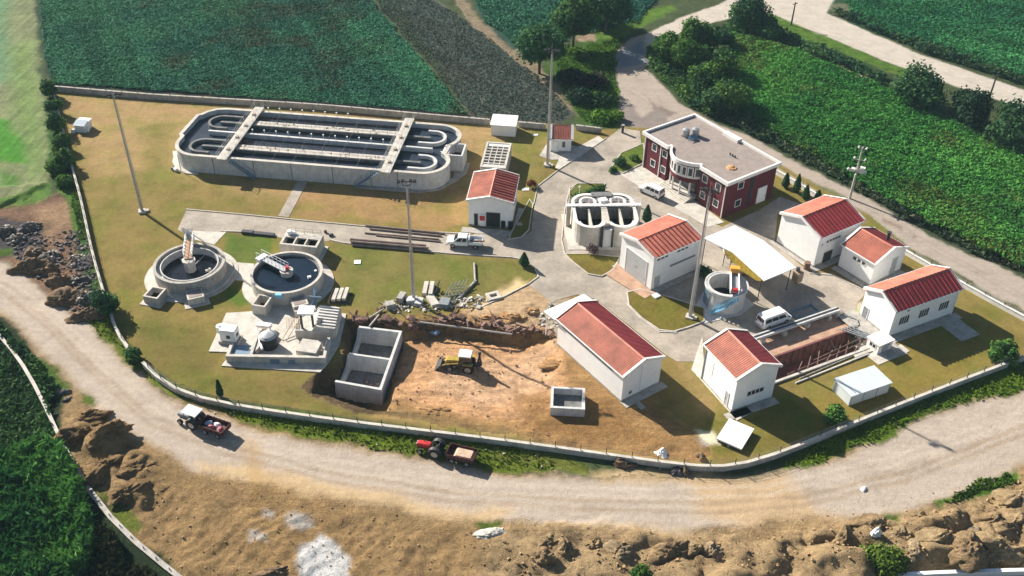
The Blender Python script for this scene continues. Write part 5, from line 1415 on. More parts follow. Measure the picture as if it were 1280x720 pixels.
# ------------------------------------------------------------------ MASTS AND POLES
def mast(px, py, hgt, label, rz):
    a, b = G(px, py)
    t = thing('floodlight_mast', label, 'mast', (a, b, 0), rz, 'floodlight masts of the plant')
    MB().tube((0, 0, .3), (0, 0, hgt), .24, 12, .10).build('pole', 'galv', t, smooth=True)
    ld = MB()
    for s_ in (-.16, .16): ld.tube((.34 + 0, s_, .6), (.2, s_, hgt - .4), .022, 5)
    for i in range(int(hgt / .45)):
        f_ = i / (hgt / .45)
        ld.tube((.34 - .14 * f_, -.16, .7 + i * .45), (.34 - .14 * f_, .16, .7 + i * .45), .016, 4)
    ld.build('ladder', 'galv', t)
    MB().box(-.55, .55, -.55, .55, -.1, .35).box(.6, 1.0, -.3, .3, -.1, .3).build('foundation', 'concrete_pale', t)
    hd = MB().ring((0, 0), .55, .62, hgt - .3, hgt - .22, 16).tube((-1.1, 0, hgt), (1.1, 0, hgt), .06, 6).tube((0, -.9, hgt - .2), (0, .9, hgt - .2), .05, 6)
    o = hd.build('head_frame', 'steel_dark', t)
    for dx, dy in ((-1.05, 0), (-.5, .2), (.5, .2), (1.05, 0)):
        lp = MB().obox((dx, dy - .15, hgt + .12), (.42, .30, .36), 0, radians(25)).build('floodlight', 'steel_dark', o)
    MB().tube((0, 0, hgt), (0, 0, hgt + 1.2), .025, 5).build('lightning_rod', 'galv', o)
    return t
mast(178, 265, 20.3, 'tall floodlight mast alone on the dry lawn at the left', radians(20))
mast(517, 375, 19.4, 'tall floodlight mast rising from the rubble row in the middle of the lawn', radians(5))
mast(684, 207, 21.0, 'tall floodlight mast beside the tiny gatehouse', radians(-10))
mast(862, 397, 20.6, 'tall floodlight mast between the garage and the round grey tank', radians(-20))
a, b = G(1062, 248)
t = thing('power_pole', 'concrete power pole with white insulators and transformer platform by the perimeter road', 'power pole', (a, b, 0), radians(-25))
MB().tube((0, 0, 0), (0, 0, 9.6), .22, 8, .12).build('pole', 'concrete_pale', t)
o = MB().box(-1.5, 1.5, -.06, .06, 5.0, 5.14).box(-1.5, 1.5, .5, .6, 5.0, 5.14).box(-.08, .08, -1.0, 1.2, 4.86, 5.0).build('crossarm', 'concrete_pale', t)
multi(t, 'crossarm', 'concrete_pale', [MB().box(-.9, .9, -.05, .05, 7.2, 7.3), MB().box(-.7, .7, -.05, .05, 9.2, 9.3)])
for dx, z in ((-1.4, 5.14), (-.7, 5.14), (.7, 5.14), (1.4, 5.14), (-.85, 7.3), (.85, 7.3), (-.6, 9.3), (.6, 9.3)):
    MB().cyl((dx, 0), .10, z, z + .38, 8).cyl((dx, 0), .17, z + .1, z + .18, 8).build('insulator', 'whitemetal', o)
MB().box(.35, 1.2, -.45, .45, 5.14, 6.0).box(-.9, -.3, -.3, .3, 5.14, 5.6).build('transformer', 'trim', t)
for px_, py_, lab in ((989, 31, 'dark wooden utility pole at the top road junction'), (1236, 124, 'dark wooden utility pole between the hedge trees and the top road')):
    a, b = G(px_, py_)
    t = thing('utility_pole', lab, 'utility pole', (a, b, 0), radians(30), 'utility poles along the top road')
    MB().tube((0, 0, 0), (0, 0, 5.2), .2, 8, .13).build('pole', 'steel_dark', t)
    MB().box(-.7, .7, -.06, .06, 4.8, 4.95).build('crossarm', 'steel_dark', t)
a, b = G(778, 166)
t = thing('gate_post', 'short dark post at the plant entrance', 'post', (a, b, 0), 0)
MB().box(-.2, .2, -.2, .2, 0, 1.5).build('post', 'steel_dark', t)
MB().box(-.26, .26, -.26, .26, 1.5, 1.62).build('cap', 'concrete', t)
a, b = G(724, 247)
t = thing('garden_lamp', 'white globe lamp on a short post in the shrub bed', 'lamp', (a, b, 0), 0)
MB().tube((0, 0, 0), (0, 0, 1.9), .05, 8).build('post', 'whitemetal', t)
MB().cyl((0, 0), .08, 1.9, 2.05, 10, .2).cyl((0, 0), .2, 2.05, 2.25, 10, .08).build('globe', 'whitemetal', t)

# ------------------------------------------------------------------ BOUNDARY WALLS
def boundary(name, label, pts, z=.9, th=.28, post=3.0, ph=1.75, m='concrete_pale', zb=-.4, cope=True, wires=True, pm='steel_dark'):
    P = [G(a, b, z) for a, b in pts]
    t = thing(name, label, 'wall', (*P[0], 0), 0)
    Q = [(p[0] - P[0][0], p[1] - P[0][1]) for p in P]
    F = []
    for p, q_ in zip(Q[:-1], Q[1:]):       # resample so that the wall bends smoothly
        n = max(1, int(hypot(q_[0] - p[0], q_[1] - p[1]) / 4))
        F += [(p[0] + (q_[0] - p[0]) * i / n, p[1] + (q_[1] - p[1]) * i / n) for i in range(n)]
    F.append(Q[-1])
    for _ in range(2): F = [F[0]] + [((F[i - 1][0] + 2 * F[i][0] + F[i + 1][0]) / 4, (F[i - 1][1] + 2 * F[i][1] + F[i + 1][1]) / 4) for i in range(1, len(F) - 1)] + [F[-1]]
    MB().wall(F, th, zb, z - (.07 if cope else 0)).build('wall', m, t)
    if cope: MB().wall(F, th + .12, z - .07, z).build('coping', m, t)
    if post:
        acc, tops, nxt = 0.0, [], post * .5
        for p, q_ in zip(F[:-1], F[1:]):
            d = hypot(q_[0] - p[0], q_[1] - p[1])
            while nxt <= acc + d and len(tops) < 95:
                f_ = (nxt - acc) / d
                c = (p[0] + (q_[0] - p[0]) * f_, p[1] + (q_[1] - p[1]) * f_)
                MB().box(c[0] - .04, c[0] + .04, c[1] - .04, c[1] + .04, z, ph).build('post', pm, t)
                tops.append(c)
                nxt += post
            acc += d
        if wires:
            wm = MB()
            for a, b in zip(tops[:-1], tops[1:]):
                for zz in (.3, .65, .98): wm.tube((*a, z + (ph - z) * zz), (*b, z + (ph - z) * zz), .012, 4)
            wm.build('wire', 'galv', t)
    return t
boundary('boundary_wall', 'low pale concrete wall with wire posts curving along the front of the plant', [(178, 452), (192, 471), (215, 487), (245, 497), (290, 506), (330, 511), (400, 522), (470, 530), (560, 541), (640, 550), (700, 559), (760, 567), (840, 579), (880, 584), (905, 584), (930, 580), (965, 570), (1000, 556), (1060, 530), (1130, 502), (1200, 475), (1280, 445), (1345, 420)])
boundary('boundary_wall', 'short kinked wall end between the round tree and the bush at the left bend', [(137, 384), (139, 404), (145, 416), (160, 434)], ph=1.4)
boundary('boundary_wall', 'thin pale wall running up the left side of the lawn past the rubble dump', [(66, 112), (76, 150), (88, 202), (101, 247), (114, 312), (130, 368), (136, 386)], th=.22, ph=1.5)
boundary('boundary_wall', 'straight grey rear wall between the lawn and the dark crop field', [(64, 107), (180, 117), (400, 130), (530, 142), (612, 149)], z=1.1, th=.3, m='concrete', post=3.2, ph=1.6)
boundary('boundary_wall', 'grey rear wall piece between the white shed and the gatehouse', [(648, 152), (682, 155)], z=1.0, m='concrete', ph=1.5)
boundary('boundary_wall', 'grey rear wall piece right of the gatehouse ending at the entrance', [(720, 156), (752, 160)], z=1.0, m='concrete', ph=1.5)
boundary('boundary_wall', 'cream wall with small cypresses between the office and the workshop', [(962, 207), (978, 215), (1003, 231), (1032, 248)], z=.9, m='trim', ph=1.3)
boundary('boundary_wall', 'pale wall along the perimeter road behind the right-hand houses', [(1132, 312), (1165, 331), (1205, 353), (1240, 373), (1280, 395), (1345, 428)], z=.8, m='trim', ph=1.3)
boundary('canal_parapet', 'pale parapet beside the sunken reed bed at the lower left', [(-60, 360), (0, 418), (30, 455), (55, 503), (74, 545)], z=.35, th=.3, post=0, zb=-2.6)
boundary('canal_parapet', 'dark-posted grey parapet curving down to the bottom left corner', [(76, 552), (108, 612), (140, 652), (165, 676), (200, 702), (245, 738), (300, 780)], z=.3, th=.45, post=2.2, ph=.55, zb=-2.8, m='concrete', wires=False)
boundary('canal_parapet', 'white-capped low parapet at the bottom right corner', [(1120, 718), (1160, 715), (1220, 712.5), (1300, 711.5)], z=.9, th=.3, post=3.0, ph=.7, wires=False, m='whitemetal')

# ------------------------------------------------------------------ VEHICLES
def loft(mb, b, t_, z0, z1):
    """b, t_ = (x0, x1, half width) at the bottom and the top"""
    v = [(b[0], -b[2], z0), (b[1], -b[2], z0), (b[1], b[2], z0), (b[0], b[2], z0), (t_[0], -t_[2], z1), (t_[1], -t_[2], z1), (t_[1], t_[2], z1), (t_[0], t_[2], z1)]
    return mb.add(v, [(3, 2, 1, 0), (4, 5, 6, 7), (0, 1, 5, 4), (1, 2, 6, 5), (2, 3, 7, 6), (3, 0, 4, 7)])
def loft_pane(mb, b, t_, z0, z1, face, u0, u1, v0, v1, off=.02):
    c = {'R': ((b[0], -b[2], z0), (b[1], -b[2], z0), (t_[1], -t_[2], z1), (t_[0], -t_[2], z1)), 'L': ((b[1], b[2], z0), (b[0], b[2], z0), (t_[0], t_[2], z1), (t_[1], t_[2], z1)),
         'F': ((b[1], -b[2], z0), (b[1], b[2], z0), (t_[1], t_[2], z1), (t_[1], -t_[2], z1)), 'B': ((b[0], b[2], z0), (b[0], -b[2], z0), (t_[0], -t_[2], z1), (t_[0], t_[2], z1))}[face]
    c = [Vector(p) for p in c]
    f_ = lambda u, v: c[0].lerp(c[1], u).lerp(c[3].lerp(c[2], u), v)
    n = (c[1] - c[0]).cross(c[3] - c[0]).normalized()
    q = [f_(u0, v0), f_(u1, v0), f_(u1, v1), f_(u0, v1)]
    return mb.add([p + n * off for p in q] + [p - n * .03 for p in q], [(0, 1, 2, 3), (7, 6, 5, 4), (0, 4, 5, 1), (1, 5, 6, 2), (2, 6, 7, 3), (3, 7, 4, 0)])
def wheel(par, x_, y_, r, wd, name='wheel'):
    s_ = 1 if y_ > 0 else -1
    o = MB().tube((x_, y_ - wd / 2, r), (x_, y_ + wd / 2, r), r, 20).build(name, 'tyre', par, smooth=True)
    MB().tube((x_, y_ + s_ * (wd / 2 - .02), r), (x_, y_ + s_ * (wd / 2 + .02), r), r * .58, 14).build('rim', 'rim', o)
    return o
def lamps(par, xf, xb, yy, zf, zb):
    for s_ in (1, -1):
        MB().obox((xf, s_ * yy, zf), (.08, .34, .18)).build('headlight', 'lamp_clear', par)
        MB().obox((xb, s_ * yy, zb), (.08, .16, .3)).build('tail_light', 'lamp_red', par)
# small people carrier by the office
a, b = G(814, 243)
t = thing('people_carrier', 'white small people carrier parked by the office steps', 'car', (a, b, .08), radians(138))
lo = MB().xprism([(-2.1, .32), (2.1, .32), (2.15, .6), (2.05, .85), (1.15, 1.02), (-2.1, 1.02)], -.87, .87)
lo.build('body', 'carwhite', t, bevel=.06)
bb, tt, z0, z1 = (-2.1, 1.25, .86), (-1.98, .55, .70), 1.0, 1.78
MB().xprism([(0, 0), (0, 0.01), (.01, 0)], 0, .01)
c_ = loft(MB(), bb, tt, z0, z1).build('cabin', 'carwhite', t, bevel=.05)
for f_, u0, u1 in (('R', .06, .30), ('R', .34, .60), ('R', .64, .90), ('L', .10, .36), ('L', .40, .66), ('L', .70, .94), ('F', .07, .93), ('B', .10, .90)):
    loft_pane(MB(), bb, tt, z0, z1, f_, u0, u1, .16, .82).build('window_glass', 'glass', c_)
for x_ in (-1.35, 1.4):
    for s_ in (-1, 1): wheel(t, x_, s_ * .80, .32, .2)
lamps(t, 2.08, -2.1, .62, .72, 1.05)
multi(t, 'bumper', 'plastic', [MB().box(2.08, 2.2, -.8, .8, .34, .5), MB().box(-2.2, -2.08, -.8, .8, .34, .52)])
multi(t, 'roof_rail', 'galv', [MB().box(-1.6, .3, -.62, -.58, 1.8, 1.84), MB().box(-1.6, .3, .58, .62, 1.8, 1.84)])
# minibus in the shade of the canopy
a, b = G(966, 404)
t = thing('minibus', 'white minibus with dark side windows parked at the edge of the shade', 'van', (a, b, .05), radians(28))
MB().xprism([(-2.45, .35), (2.4, .35), (2.5, .7), (2.4, 1.0), (1.9, 1.15), (-2.5, 1.15)], -.93, .93).build('body', 'carwhite', t, bevel=.07)
bb, tt, z0, z1 = (-2.48, 2.0, .92), (-2.35, 1.25, .78), 1.12, 2.05
c_ = loft(MB(), bb, tt, z0, z1).build('cabin', 'carwhite', t, bevel=.07)
for f_, u0, u1 in (('R', .05, .30), ('R', .32, .58), ('R', .60, .88), ('L', .12, .40), ('L', .42, .68), ('L', .70, .95), ('F', .07, .93), ('B', .10, .90)):
    loft_pane(MB(), bb, tt, z0, z1, f_, u0, u1, .12, .74).build('window_glass', 'glass', c_)
for x_ in (-1.55, 1.55):
    for s_ in (-1, 1): wheel(t, x_, s_ * .84, .35, .22)
lamps(t, 2.44, -2.5, .68, .8, 1.0)
multi(t, 'bumper', 'grey_door', [MB().box(2.45, 2.58, -.85, .85, .38, .58), MB().box(-2.6, -2.46, -.85, .85, .38, .58)])
multi(t, 'mirror', 'plastic', [MB().box(1.7, 1.8, -1.12, -.94, 1.2, 1.42), MB().box(1.7, 1.8, .94, 1.12, 1.2, 1.42)])
# pickup
a, b = G(581, 307)
t = thing('pickup_truck', 'white pickup truck with a grey loaded bed parked on the concrete road', 'pickup truck', (a, b, .05), radians(176))
MB().xprism([(-.6, .45), (2.65, .45), (2.7, .85), (2.55, 1.02), (1.45, 1.12), (-.6, 1.12)], -.9, .9).build('body', 'carwhite', t, bevel=.06)
bb, tt, z0, z1 = (-.55, 1.75, .88), (-.45, .85, .72), 1.1, 1.85
c_ = loft(MB(), bb, tt, z0, z1).build('cab', 'carwhite', t, bevel=.06)
for f_, u0, u1 in (('R', .08, .42), ('R', .48, .88), ('L', .12, .52), ('L', .58, .92), ('F', .07, .93), ('B', .2, .8)):
    loft_pane(MB(), bb, tt, z0, z1, f_, u0, u1, .14, .84).build('window_glass', 'glass', c_)
bd_ = MB().box(-2.75, -.7, -.95, .95, .75, .85).box(-2.75, -.7, -.98, -.9, .85, 1.25).box(-2.75, -.7, .9, .98, .85, 1.25).box(-2.78, -2.7, -.9, .9, .85, 1.2).box(-.78, -.7, -.9, .9, .85, 1.7)
bd_.build('cargo_bed', 'carwhite', t)
MB().box(-2.6, .5, -.4, .4, .45, .72).build('chassis', 'steel_dark', t)
ldm = MB()
for i in range(7): ldm.obox((-1.0 - .25 * i, (RNG.random() - .5) * .9, 1.0 + .12 * RNG.random()), (.6, .35, .2), RNG.random() * 3)
ldm.build('bed_load', 'steel_grey', t)
MB().tube((-1.0, .3, 1.1), (-3.1, .6, 1.4), .12, 8).build('load_pole', 'rust', t)
for x_ in (-1.75, 1.75):
    for s_ in (-1, 1): wheel(t, x_, s_ * .82, .38, .24)
lamps(t, 2.64, -2.8, .68, .85, 1.0)
MB().box(2.64, 2.76, -.85, .85, .45, .68).build('bumper', 'grey_door', t)
# tractors and trailers
def tractor(label, px, py, rz, hood, canopy):
    a, b = G(px, py)
    t = thing('tractor', label, 'tractor', (a, b, zat(a, b)), rz, 'tractors on the dirt road')
    MB().xprism([(.0, .75), (1.75, .75), (1.8, 1.1), (1.6, 1.32), (.1, 1.42), (0, 1.3)], -.33, .33).build('hood', hood, t, bevel=.06)
    MB().box(-.9, 1.6, -.25, .25, .5, .78).box(-1.2, -.6, -.3, .3, .5, 1.0).build('chassis', 'steel_dark', t)
    MB().box(1.76, 1.84, -.28, .28, .8, 1.15).build('grille', 'steel_grey', t)
    for s_ in (1, -1): MB().obox((1.83, s_ * .2, 1.12), (.06, .14, .12)).build('headlight', 'lamp_clear', t)
    for s_ in (-1, 1):
        wheel(t, 1.25, s_ * .68, .38, .25)
        wheel(t, -.65, s_ * .78, .72, .42)
        f = MB()
        for i in range(7):
            an = radians(20 + i * 23)
            f.obox((-.65 + .82 * cos(an), s_ * .75, .72 + .82 * sin(an)), (.36, .46, .05), 0, 0, -(an - pi / 2))
        f.build('fender', 'steel_dark', t)
    MB().obox((-.75, 0, 1.18), (.5, .55, .14)).obox((-.98, 0, 1.42), (.12, .55, .45)).build('seat', 'plastic', t)
    MB().tube((-.05, 0, 1.3), (-.28, 0, 1.62), .03, 6).ring((-.3, 0), .16, .2, 1.60, 1.64, 14).build('steering_wheel', 'plastic', t)
    MB().tube((1.0, -.2, 1.3), (1.0, -.2, 1.95), .04, 8).build('exhaust', 'steel_dark', t)
    MB().box(-1.7, -1.0, -.06, .06, .48, .56).build('drawbar', 'steel_dark', t)
    if canopy:
        MB().obox((-.35, 0, 2.25), (2.1, 1.55, .10), 0, 0, radians(-2)).build('canopy_roof', 'whitemetal', t, bevel=.03)
        multi(t, 'canopy_post', 'steel_dark', [MB().tube((x_, s_, .9), (x_ + .05, s_, 2.2), .035, 6) for x_ in (-1.15, .45) for s_ in (-.6, .6)])
    else:
        MB().tube((-1.1, -.5, .9), (-1.1, -.5, 1.95), .04, 6).tube((-1.1, .5, .9), (-1.1, .5, 1.95), .04, 6).tube((-1.1, -.5, 1.95), (-1.1, .5, 1.95), .04, 6).build('roll_bar', 'steel_dark', t)
    return t
def trailer(label, px, py, rz, load):
    a, b = G(px, py)
    t = thing('farm_trailer', label, 'trailer', (a, b, zat(a, b)), rz, 'trailers behind the tractors')
    MB().box(-1.7, 1.6, -.9, .9, .78, .88).build('floor', 'trailer_red', t)
    for s_ in (-1, 1): MB().box(-1.7, 1.6, s_ * .92 - .03, s_ * .92 + .03, .82, 1.42).build('side_board', 'trailer_red', t)
    MB().box(1.57, 1.63, -.9, .9, .86, 1.5).build('front_board', 'trailer_red', t)
    MB().box(-1.73, -1.67, -.9, .9, .86, 1.4).build('tailgate', 'trailer_red', t)
    st = MB()
    for i in range(5):
        for s_ in (-1, 1): st.box(-1.6 + i * .75, -1.52 + i * .75, s_ * .985 - .03, s_ * .985 + .03, .78, 1.44)
    st.build('stake', 'steel_dark', t)
    MB().box(-1.2, 1.2, -.35, .35, .55, .78).box(1.2, 2.5, -.06, .06, .5, .6).build('chassis', 'steel_dark', t)
    for s_ in (-1, 1):
        wheel(t, -.9, s_ * .78, .38, .22)
        wheel(t, .9, s_ * .78, .38, .22)
    if load == 'sand':
        v = MB().add([(-1.6, -.85, .9), (.9, -.85, .9), (.9, .85, .9), (-1.6, .85, .9), (-1.3, -.6, 1.32), (.5, -.6, 1.3), (.5, .6, 1.25), (-1.3, .6, 1.32)], [(4, 5, 6, 7), (0, 1, 5, 4), (1, 2, 6, 5), (2, 3, 7, 6), (3, 0, 4, 7)])
        v.build('sand_load', 'sand', t)
    return t
h1 = radians(157.4)
tractor('small tractor with white canopy roof towing a trailer of sacks', 241, 529, h1, 'steel_grey', True)
t1 = trailer('dark red trailer loaded with pale sacks behind the white-roofed tractor', 270, 540, h1, 'sacks')
for dx, dy, m_, lab in ((.95, -.1, 'blue_cloth', 'pale blue sack at the front of the trailer behind the white-roofed tractor'), (.35, .35, 'pink_cloth', 'pink sack on the left side of the trailer of sacks'), (-.2, -.3, 'trim', 'white sack in the middle of the trailer of sacks'), (-.95, .2, 'pink_cloth', 'pale pink sack at the tail end of the trailer of sacks')):
    a, b = t1.location.x + dx * cos(h1) - dy * sin(h1), t1.location.y + dx * sin(h1) + dy * cos(h1)
    o = MB().cyl((0, 0), .42, 0, .2, 10, .45).cyl((0, 0), .45, .2, .42, 10, .2).build('sack', m_, None, smooth=True)
    o.location = (a, b, t1.location.z + .88)
    o.rotation_euler = (0, 0, h1 + dx)
    o.scale = (1.1, .75, 1)
    tag(o, lab, 'sack', 'sacks in the trailer')
h2 = radians(163.7)
tractor('red-nosed open tractor at the grass edge of the dirt road', 540, 565, h2, 'tractor_red', False)
trailer('dark red trailer half filled with sand behind the red-nosed tractor', 577, 575, h2, 'sand')
# backhoe loader in the dig
a, b = G(577, 456, -1.2)
t = thing('backhoe_loader', 'yellow backhoe loader with white cab roof working in the orange dig', 'excavator', (a, b, zat(a, b) - .05), radians(172))
MB().xprism([(.2, .8), (2.1, .8), (2.15, 1.25), (1.9, 1.55), (.2, 1.65)], -.45, .45).build('hood', 'yellow', t, bevel=.06)
MB().box(-1.9, 2.2, -.45, .45, .55, .85).build('chassis', 'steel_dark', t)
bb, tt, z0, z1 = (-1.35, .35, .78), (-1.25, .15, .70), 1.0, 2.55
c_ = loft(MB(), bb, tt, z0, z1).build('cab', 'steel_dark', t)
for f_, u0, u1 in (('R', .08, .92), ('L', .08, .92), ('F', .08, .92), ('B', .08, .92)):
    loft_pane(MB(), bb, tt, z0, z1, f_, u0, u1, .35, .95).build('window_glass', 'glass', c_)
MB().obox((-.55, 0, 2.63), (1.7, 1.6, .16)).build('cab_roof', 'whitemetal', t, bevel=.05)
for s_ in (-1, 1):
    wheel(t, 1.45, s_ * .85, .48, .32)
    wheel(t, -1.0, s_ * .92, .72, .45)
    MB().obox((-1.0, s_ * .92, 1.52), (1.3, .5, .08)).build('fender', 'yellow', t)
    MB().tube((.3, s_ * .68, 1.35), (2.0, s_ * .72, 1.0), .10, 8).tube((2.0, s_ * .72, 1.0), (2.75, s_ * .72, .55), .10, 8).build('loader_arm', 'yellow', t)
bk = MB().xprism([(2.65, .95), (2.8, .15), (3.45, .08), (3.4, .18), (2.95, .28), (2.85, .9)], -1.1, 1.1)
bk.add([(2.7, -1.12, .95), (2.85, -1.12, .1), (3.45, -1.12, .1)], [(0, 1, 2)]).add([(2.7, 1.12, .95), (2.85, 1.12, .1), (3.45, 1.12, .1)], [(0, 1, 2)])
bk.build('front_bucket', 'steel_dark', t)
o = MB().obox((-2.3, 0, 1.9), (.26, .26, 2.4), 0, 0, radians(-12)).build('boom', 'steel_dark', t)
MB().obox((-2.45, 0, 2.35), (.2, .2, 1.6), 0, 0, radians(8)).build('dipper', 'steel_dark', o)
MB().obox((-2.45, 0, 1.2), (.5, .6, .5), 0, 0, radians(20)).build('rear_bucket', 'steel_dark', o)
for s_ in (-1, 1): MB().tube((-1.8, s_ * .5, .9), (-2.1, s_ * 1.0, .05), .09, 8).build('stabiliser', 'yellow', t)

# ------------------------------------------------------------------ PIPES, BLOCKS AND SITE CLUTTER
def pipe_thing(label, p, q_, r, z=None, m='pipe', group='pipes laid out on the concrete road'):
    a, b = G(*p), G(*q_)
    z = r + .04 if z is None else z
    o = MB().tube((0, 0, 0), (b[0] - a[0], b[1] - a[1], 0), r, 10).build('pipe', m)
    o.location = (a[0], a[1], z)
    return tag(o, label, 'pipe', group)
pipe_thing('brown pipe nearest the upper kerb of the concrete road', (457, 283), (556, 293), .16)
pipe_thing('brown pipe second from the upper kerb', (462, 287), (552, 296), .14)
pipe_thing('thin pipe in the middle of the spread, ending near the pickup', (456, 292), (549, 300), .12)
pipe_thing('thin pipe just below the middle of the spread', (470, 295), (551, 303), .12)
for i, (dy, z, lab) in enumerate(((0, .22, 'fat brown pipe at the bottom of the bundle, road side'), (3.2, .22, 'fat brown pipe at the bottom of the bundle, middle one'), (6.4, .22, 'fat brown pipe at the bottom of the bundle, lawn side'), (1.6, .55, 'fat brown pipe on top of the bundle, road side'), (4.8, .55, 'fat brown pipe on top of the bundle, lawn side'))):
    pipe_thing(lab, (438 + dy * .3, 301 + dy), (531 + dy, 309 + dy), .2, z)
pipe_thing('long thin grey pipe lying along the bank of the dig', (520, 402), (640, 418), .14, 0.0, 'concrete', 'pipes along the dig')
pipe_thing('short pale pipe crossing the bank beside the new basin', (462, 399), (480, 388), .12, .25, 'concrete_pale', 'pipes along the dig')
pipe_thing('short pale pipe leaning over the basin rim', (462, 410), (474, 396), .12, .3, 'concrete_pale', 'pipes along the dig')
def block(label, px, py, size, rz=0.0, m='concrete_pale', z=0.0, rx=0.0, ry=0.0, name='concrete_block', cat='block', group='blocks dumped on the lawn', hole=False):
    a, b = G(px, py)
    if hole:
        o = MB().wall([(-size[0] / 2, -size[1] / 2), (size[0] / 2, -size[1] / 2), (size[0] / 2, size[1] / 2), (-size[0] / 2, size[1] / 2)], size[0] * .3, 0, size[2], closed=True).build(name, m)
    else:
        o = MB().obox((0, 0, size[2] / 2), size, 0, rx, ry).build(name, m, bevel=.03)
    o.location = (a, b, zat(a, b) * 0 + z)
    o.rotation_euler = (0, 0, rz)
    return tag(o, label, cat, group)
block('rounded grey block at the left end of the rubble row', 488, 384, (1.3, 1.1, .8), .4, 'concrete')
block('upright grey block second from the left in the rubble row', 502, 375, (.9, 1.7, .9), -.3, 'concrete')
block('light grey angular block left of the mast foot', 513, 377, (1.2, 1.2, .6), .2, 'concrete_new')
block('light grey slab right of the mast foot', 524, 379, (1.0, 1.5, .5), -.2, 'concrete_new')
block('long cream slab, left one of the upright pair', 532, 363, (.62, 2.9, .6), -.05)
block('long cream slab, right one of the upright pair', 539.5, 364, (.62, 3.0, .7), -.05)
block('broken cream slab lying below the upright pair', 541, 378, (1.1, 2.4, .5), .45)
block('dark grey flat panel right of the cream slabs', 556, 381, (1.4, 1.7, .7), -.15, 'steel_grey')
block('white square cover with a dark hole at the edge of the dirt', 617, 371, (1.5, 1.2, .3), .4, 'concrete_pale', hole=True, name='manhole_cover', cat='cover', group='covers on the lawn')
block('white square cover alone on the lawn left of the middle mast', 447, 328, (1.0, 1.0, .12), .1, 'whitemetal', name='manhole_cover', cat='cover', group='covers on the lawn')
block('white square cover on the lawn in front of the gatehouse mast', 669, 169, (1.0, .6, .12), .1, 'whitemetal', name='manhole_cover', cat='cover', group='covers on the lawn')
block('white square cover beside the red-leaved bush', 657, 237, (1.2, .8, .12), .1, 'whitemetal', name='manhole_cover', cat='cover', group='covers on the lawn')
block('white square cover at the corner of the garage lawn', 820, 371, (1.0, .9, .2), .6, 'whitemetal', z=.1, name='manhole_cover', cat='cover', group='covers on the lawn')
block('grey square cover on the shaded strip beside the dosing house', 649, 281, (.9, .8, .12), .2, 'concrete', z=.12, name='manhole_cover', cat='cover', group='covers on the lawn')
for i in range(3):
    block(('cream beam on the left of the beam rack', 'cream beam in the middle of the beam rack', 'cream beam on the right of the beam rack')[i], 419.5 + i * 6.5, 372 - i * .6, (.55, 2.7, .4), radians(-4), 'wood' if i == 9 else 'concrete_pale', .3, name='beam', cat='beam', group='beams on the rack')
t = thing('beam_rack', 'dark sleepers carrying three cream beams next to the right settling tank', 'rack', (*G(426, 373), 0), radians(-4))
MB().box(-1.4, 1.4, -1.2, -.95, 0, .28).box(-1.4, 1.4, .8, 1.05, 0, .28).build('sleeper', 'steel_dark', t)
MB().box(-1.5, -1.3, -1.5, 1.6, .02, .5).build('side_bar', 'wood', t)
block('small black pump lying beside the three-opening chamber', 414, 295, (.7, .4, .35), .5, 'steel_dark', .04, name='pump', cat='pump', group='pumps on the road')
block('small dark pump next to the first one on the concrete road', 407, 291, (.4, .35, .4), .1, 'steel_dark', .04, name='pump', cat='pump', group='pumps on the road')
a, b = G(218, 213)
t = thing('barrel', 'white and black barrel lying on the lawn left of the aeration basin', 'barrel', (a, b, .3), radians(-35))
MB().tube((-.5, 0, 0), (0.1, 0, 0), .32, 14).build('dark_end', 'steel_dark', t)
MB().tube((.1, 0, 0), (.7, 0, 0), .30, 14).build('white_end', 'whitemetal', t)
# steel lattice pieces and bent pipe on the lawn
t = thing('steel_trestle', 'tangle of grey steel trestles behind the dark panel', 'trestle', (*G(566, 376), 0), 0)
m_ = MB()
for i in range(5): m_.tube((-1.4 + i * .5, .2, .15), (-.2 + i * .55, 3.0 + .25 * i, 1.0), .06, 6)
for i in range(4): m_.tube((-1.0 + .3 * i, .6 + .6 * i, .4 + .15 * i), (1.2 + .3 * i, 1.0 + .6 * i, .4 + .15 * i), .04, 5)
m_.build('lattice', 'steel_grey', t)
m_ = MB()
for i in range(3): m_.tube((-2.6 + .25 * i, 1.2, .1), (-2.0 - .2 * i, 3.0, 1.3 - .3 * i), .07, 6)
m_.build('leg', 'steel_dark', t)
a, b = G(576, 378)
t = thing('bent_pipe', 'long bent grey pipe lying on the lawn beyond the trestles', 'pipe', (a, b, .18), 0)
pts = [(*G(574, 374), 0), (*G(594, 353), 0), (*G(593, 330), 0)]
MB().path([(p[0] - a, p[1] - b, 0) for p in pts], .16, 10).build('pipe_body', 'concrete', t)
e_ = pts[1]
MB().cyl((e_[0] - a, e_[1] - b), .22, -.16, .2, 10).build('elbow', 'steel_grey', t)
def chips(name, label, poly, n, smin, smax, m, z=0.0, cat='rubble', seed=3):
    r = np.random.default_rng(seed)
    P = np.array(GP(poly))
    lo_, hi_ = P.min(0), P.max(0)
    mb = MB()
    k = 0
    while k < n:
        c = lo_ + (hi_ - lo_) * r.random(2)
        if sdist(np.array([c[0]]), np.array([c[1]]), P)[0] < 0: continue
        s_ = smin + (smax - smin) * r.random() ** 2
        mb.obox((c[0], c[1], zat(c[0], c[1]) + s_ * .2 + z), (s_, s_ * (.5 + .6 * r.random()), s_ * (.3 + .5 * r.random())), r.random() * 6, r.random() - .5, r.random() - .5)
        k += 1
    return tag(mb.build(name, m), label, cat, kind='stuff')
chips('rubble', 'pale broken stones strewn at the right end of the rubble row', [(558, 376), (604, 370), (612, 376), (600, 386), (560, 386)], 60, .2, .6, 'concrete_pale')
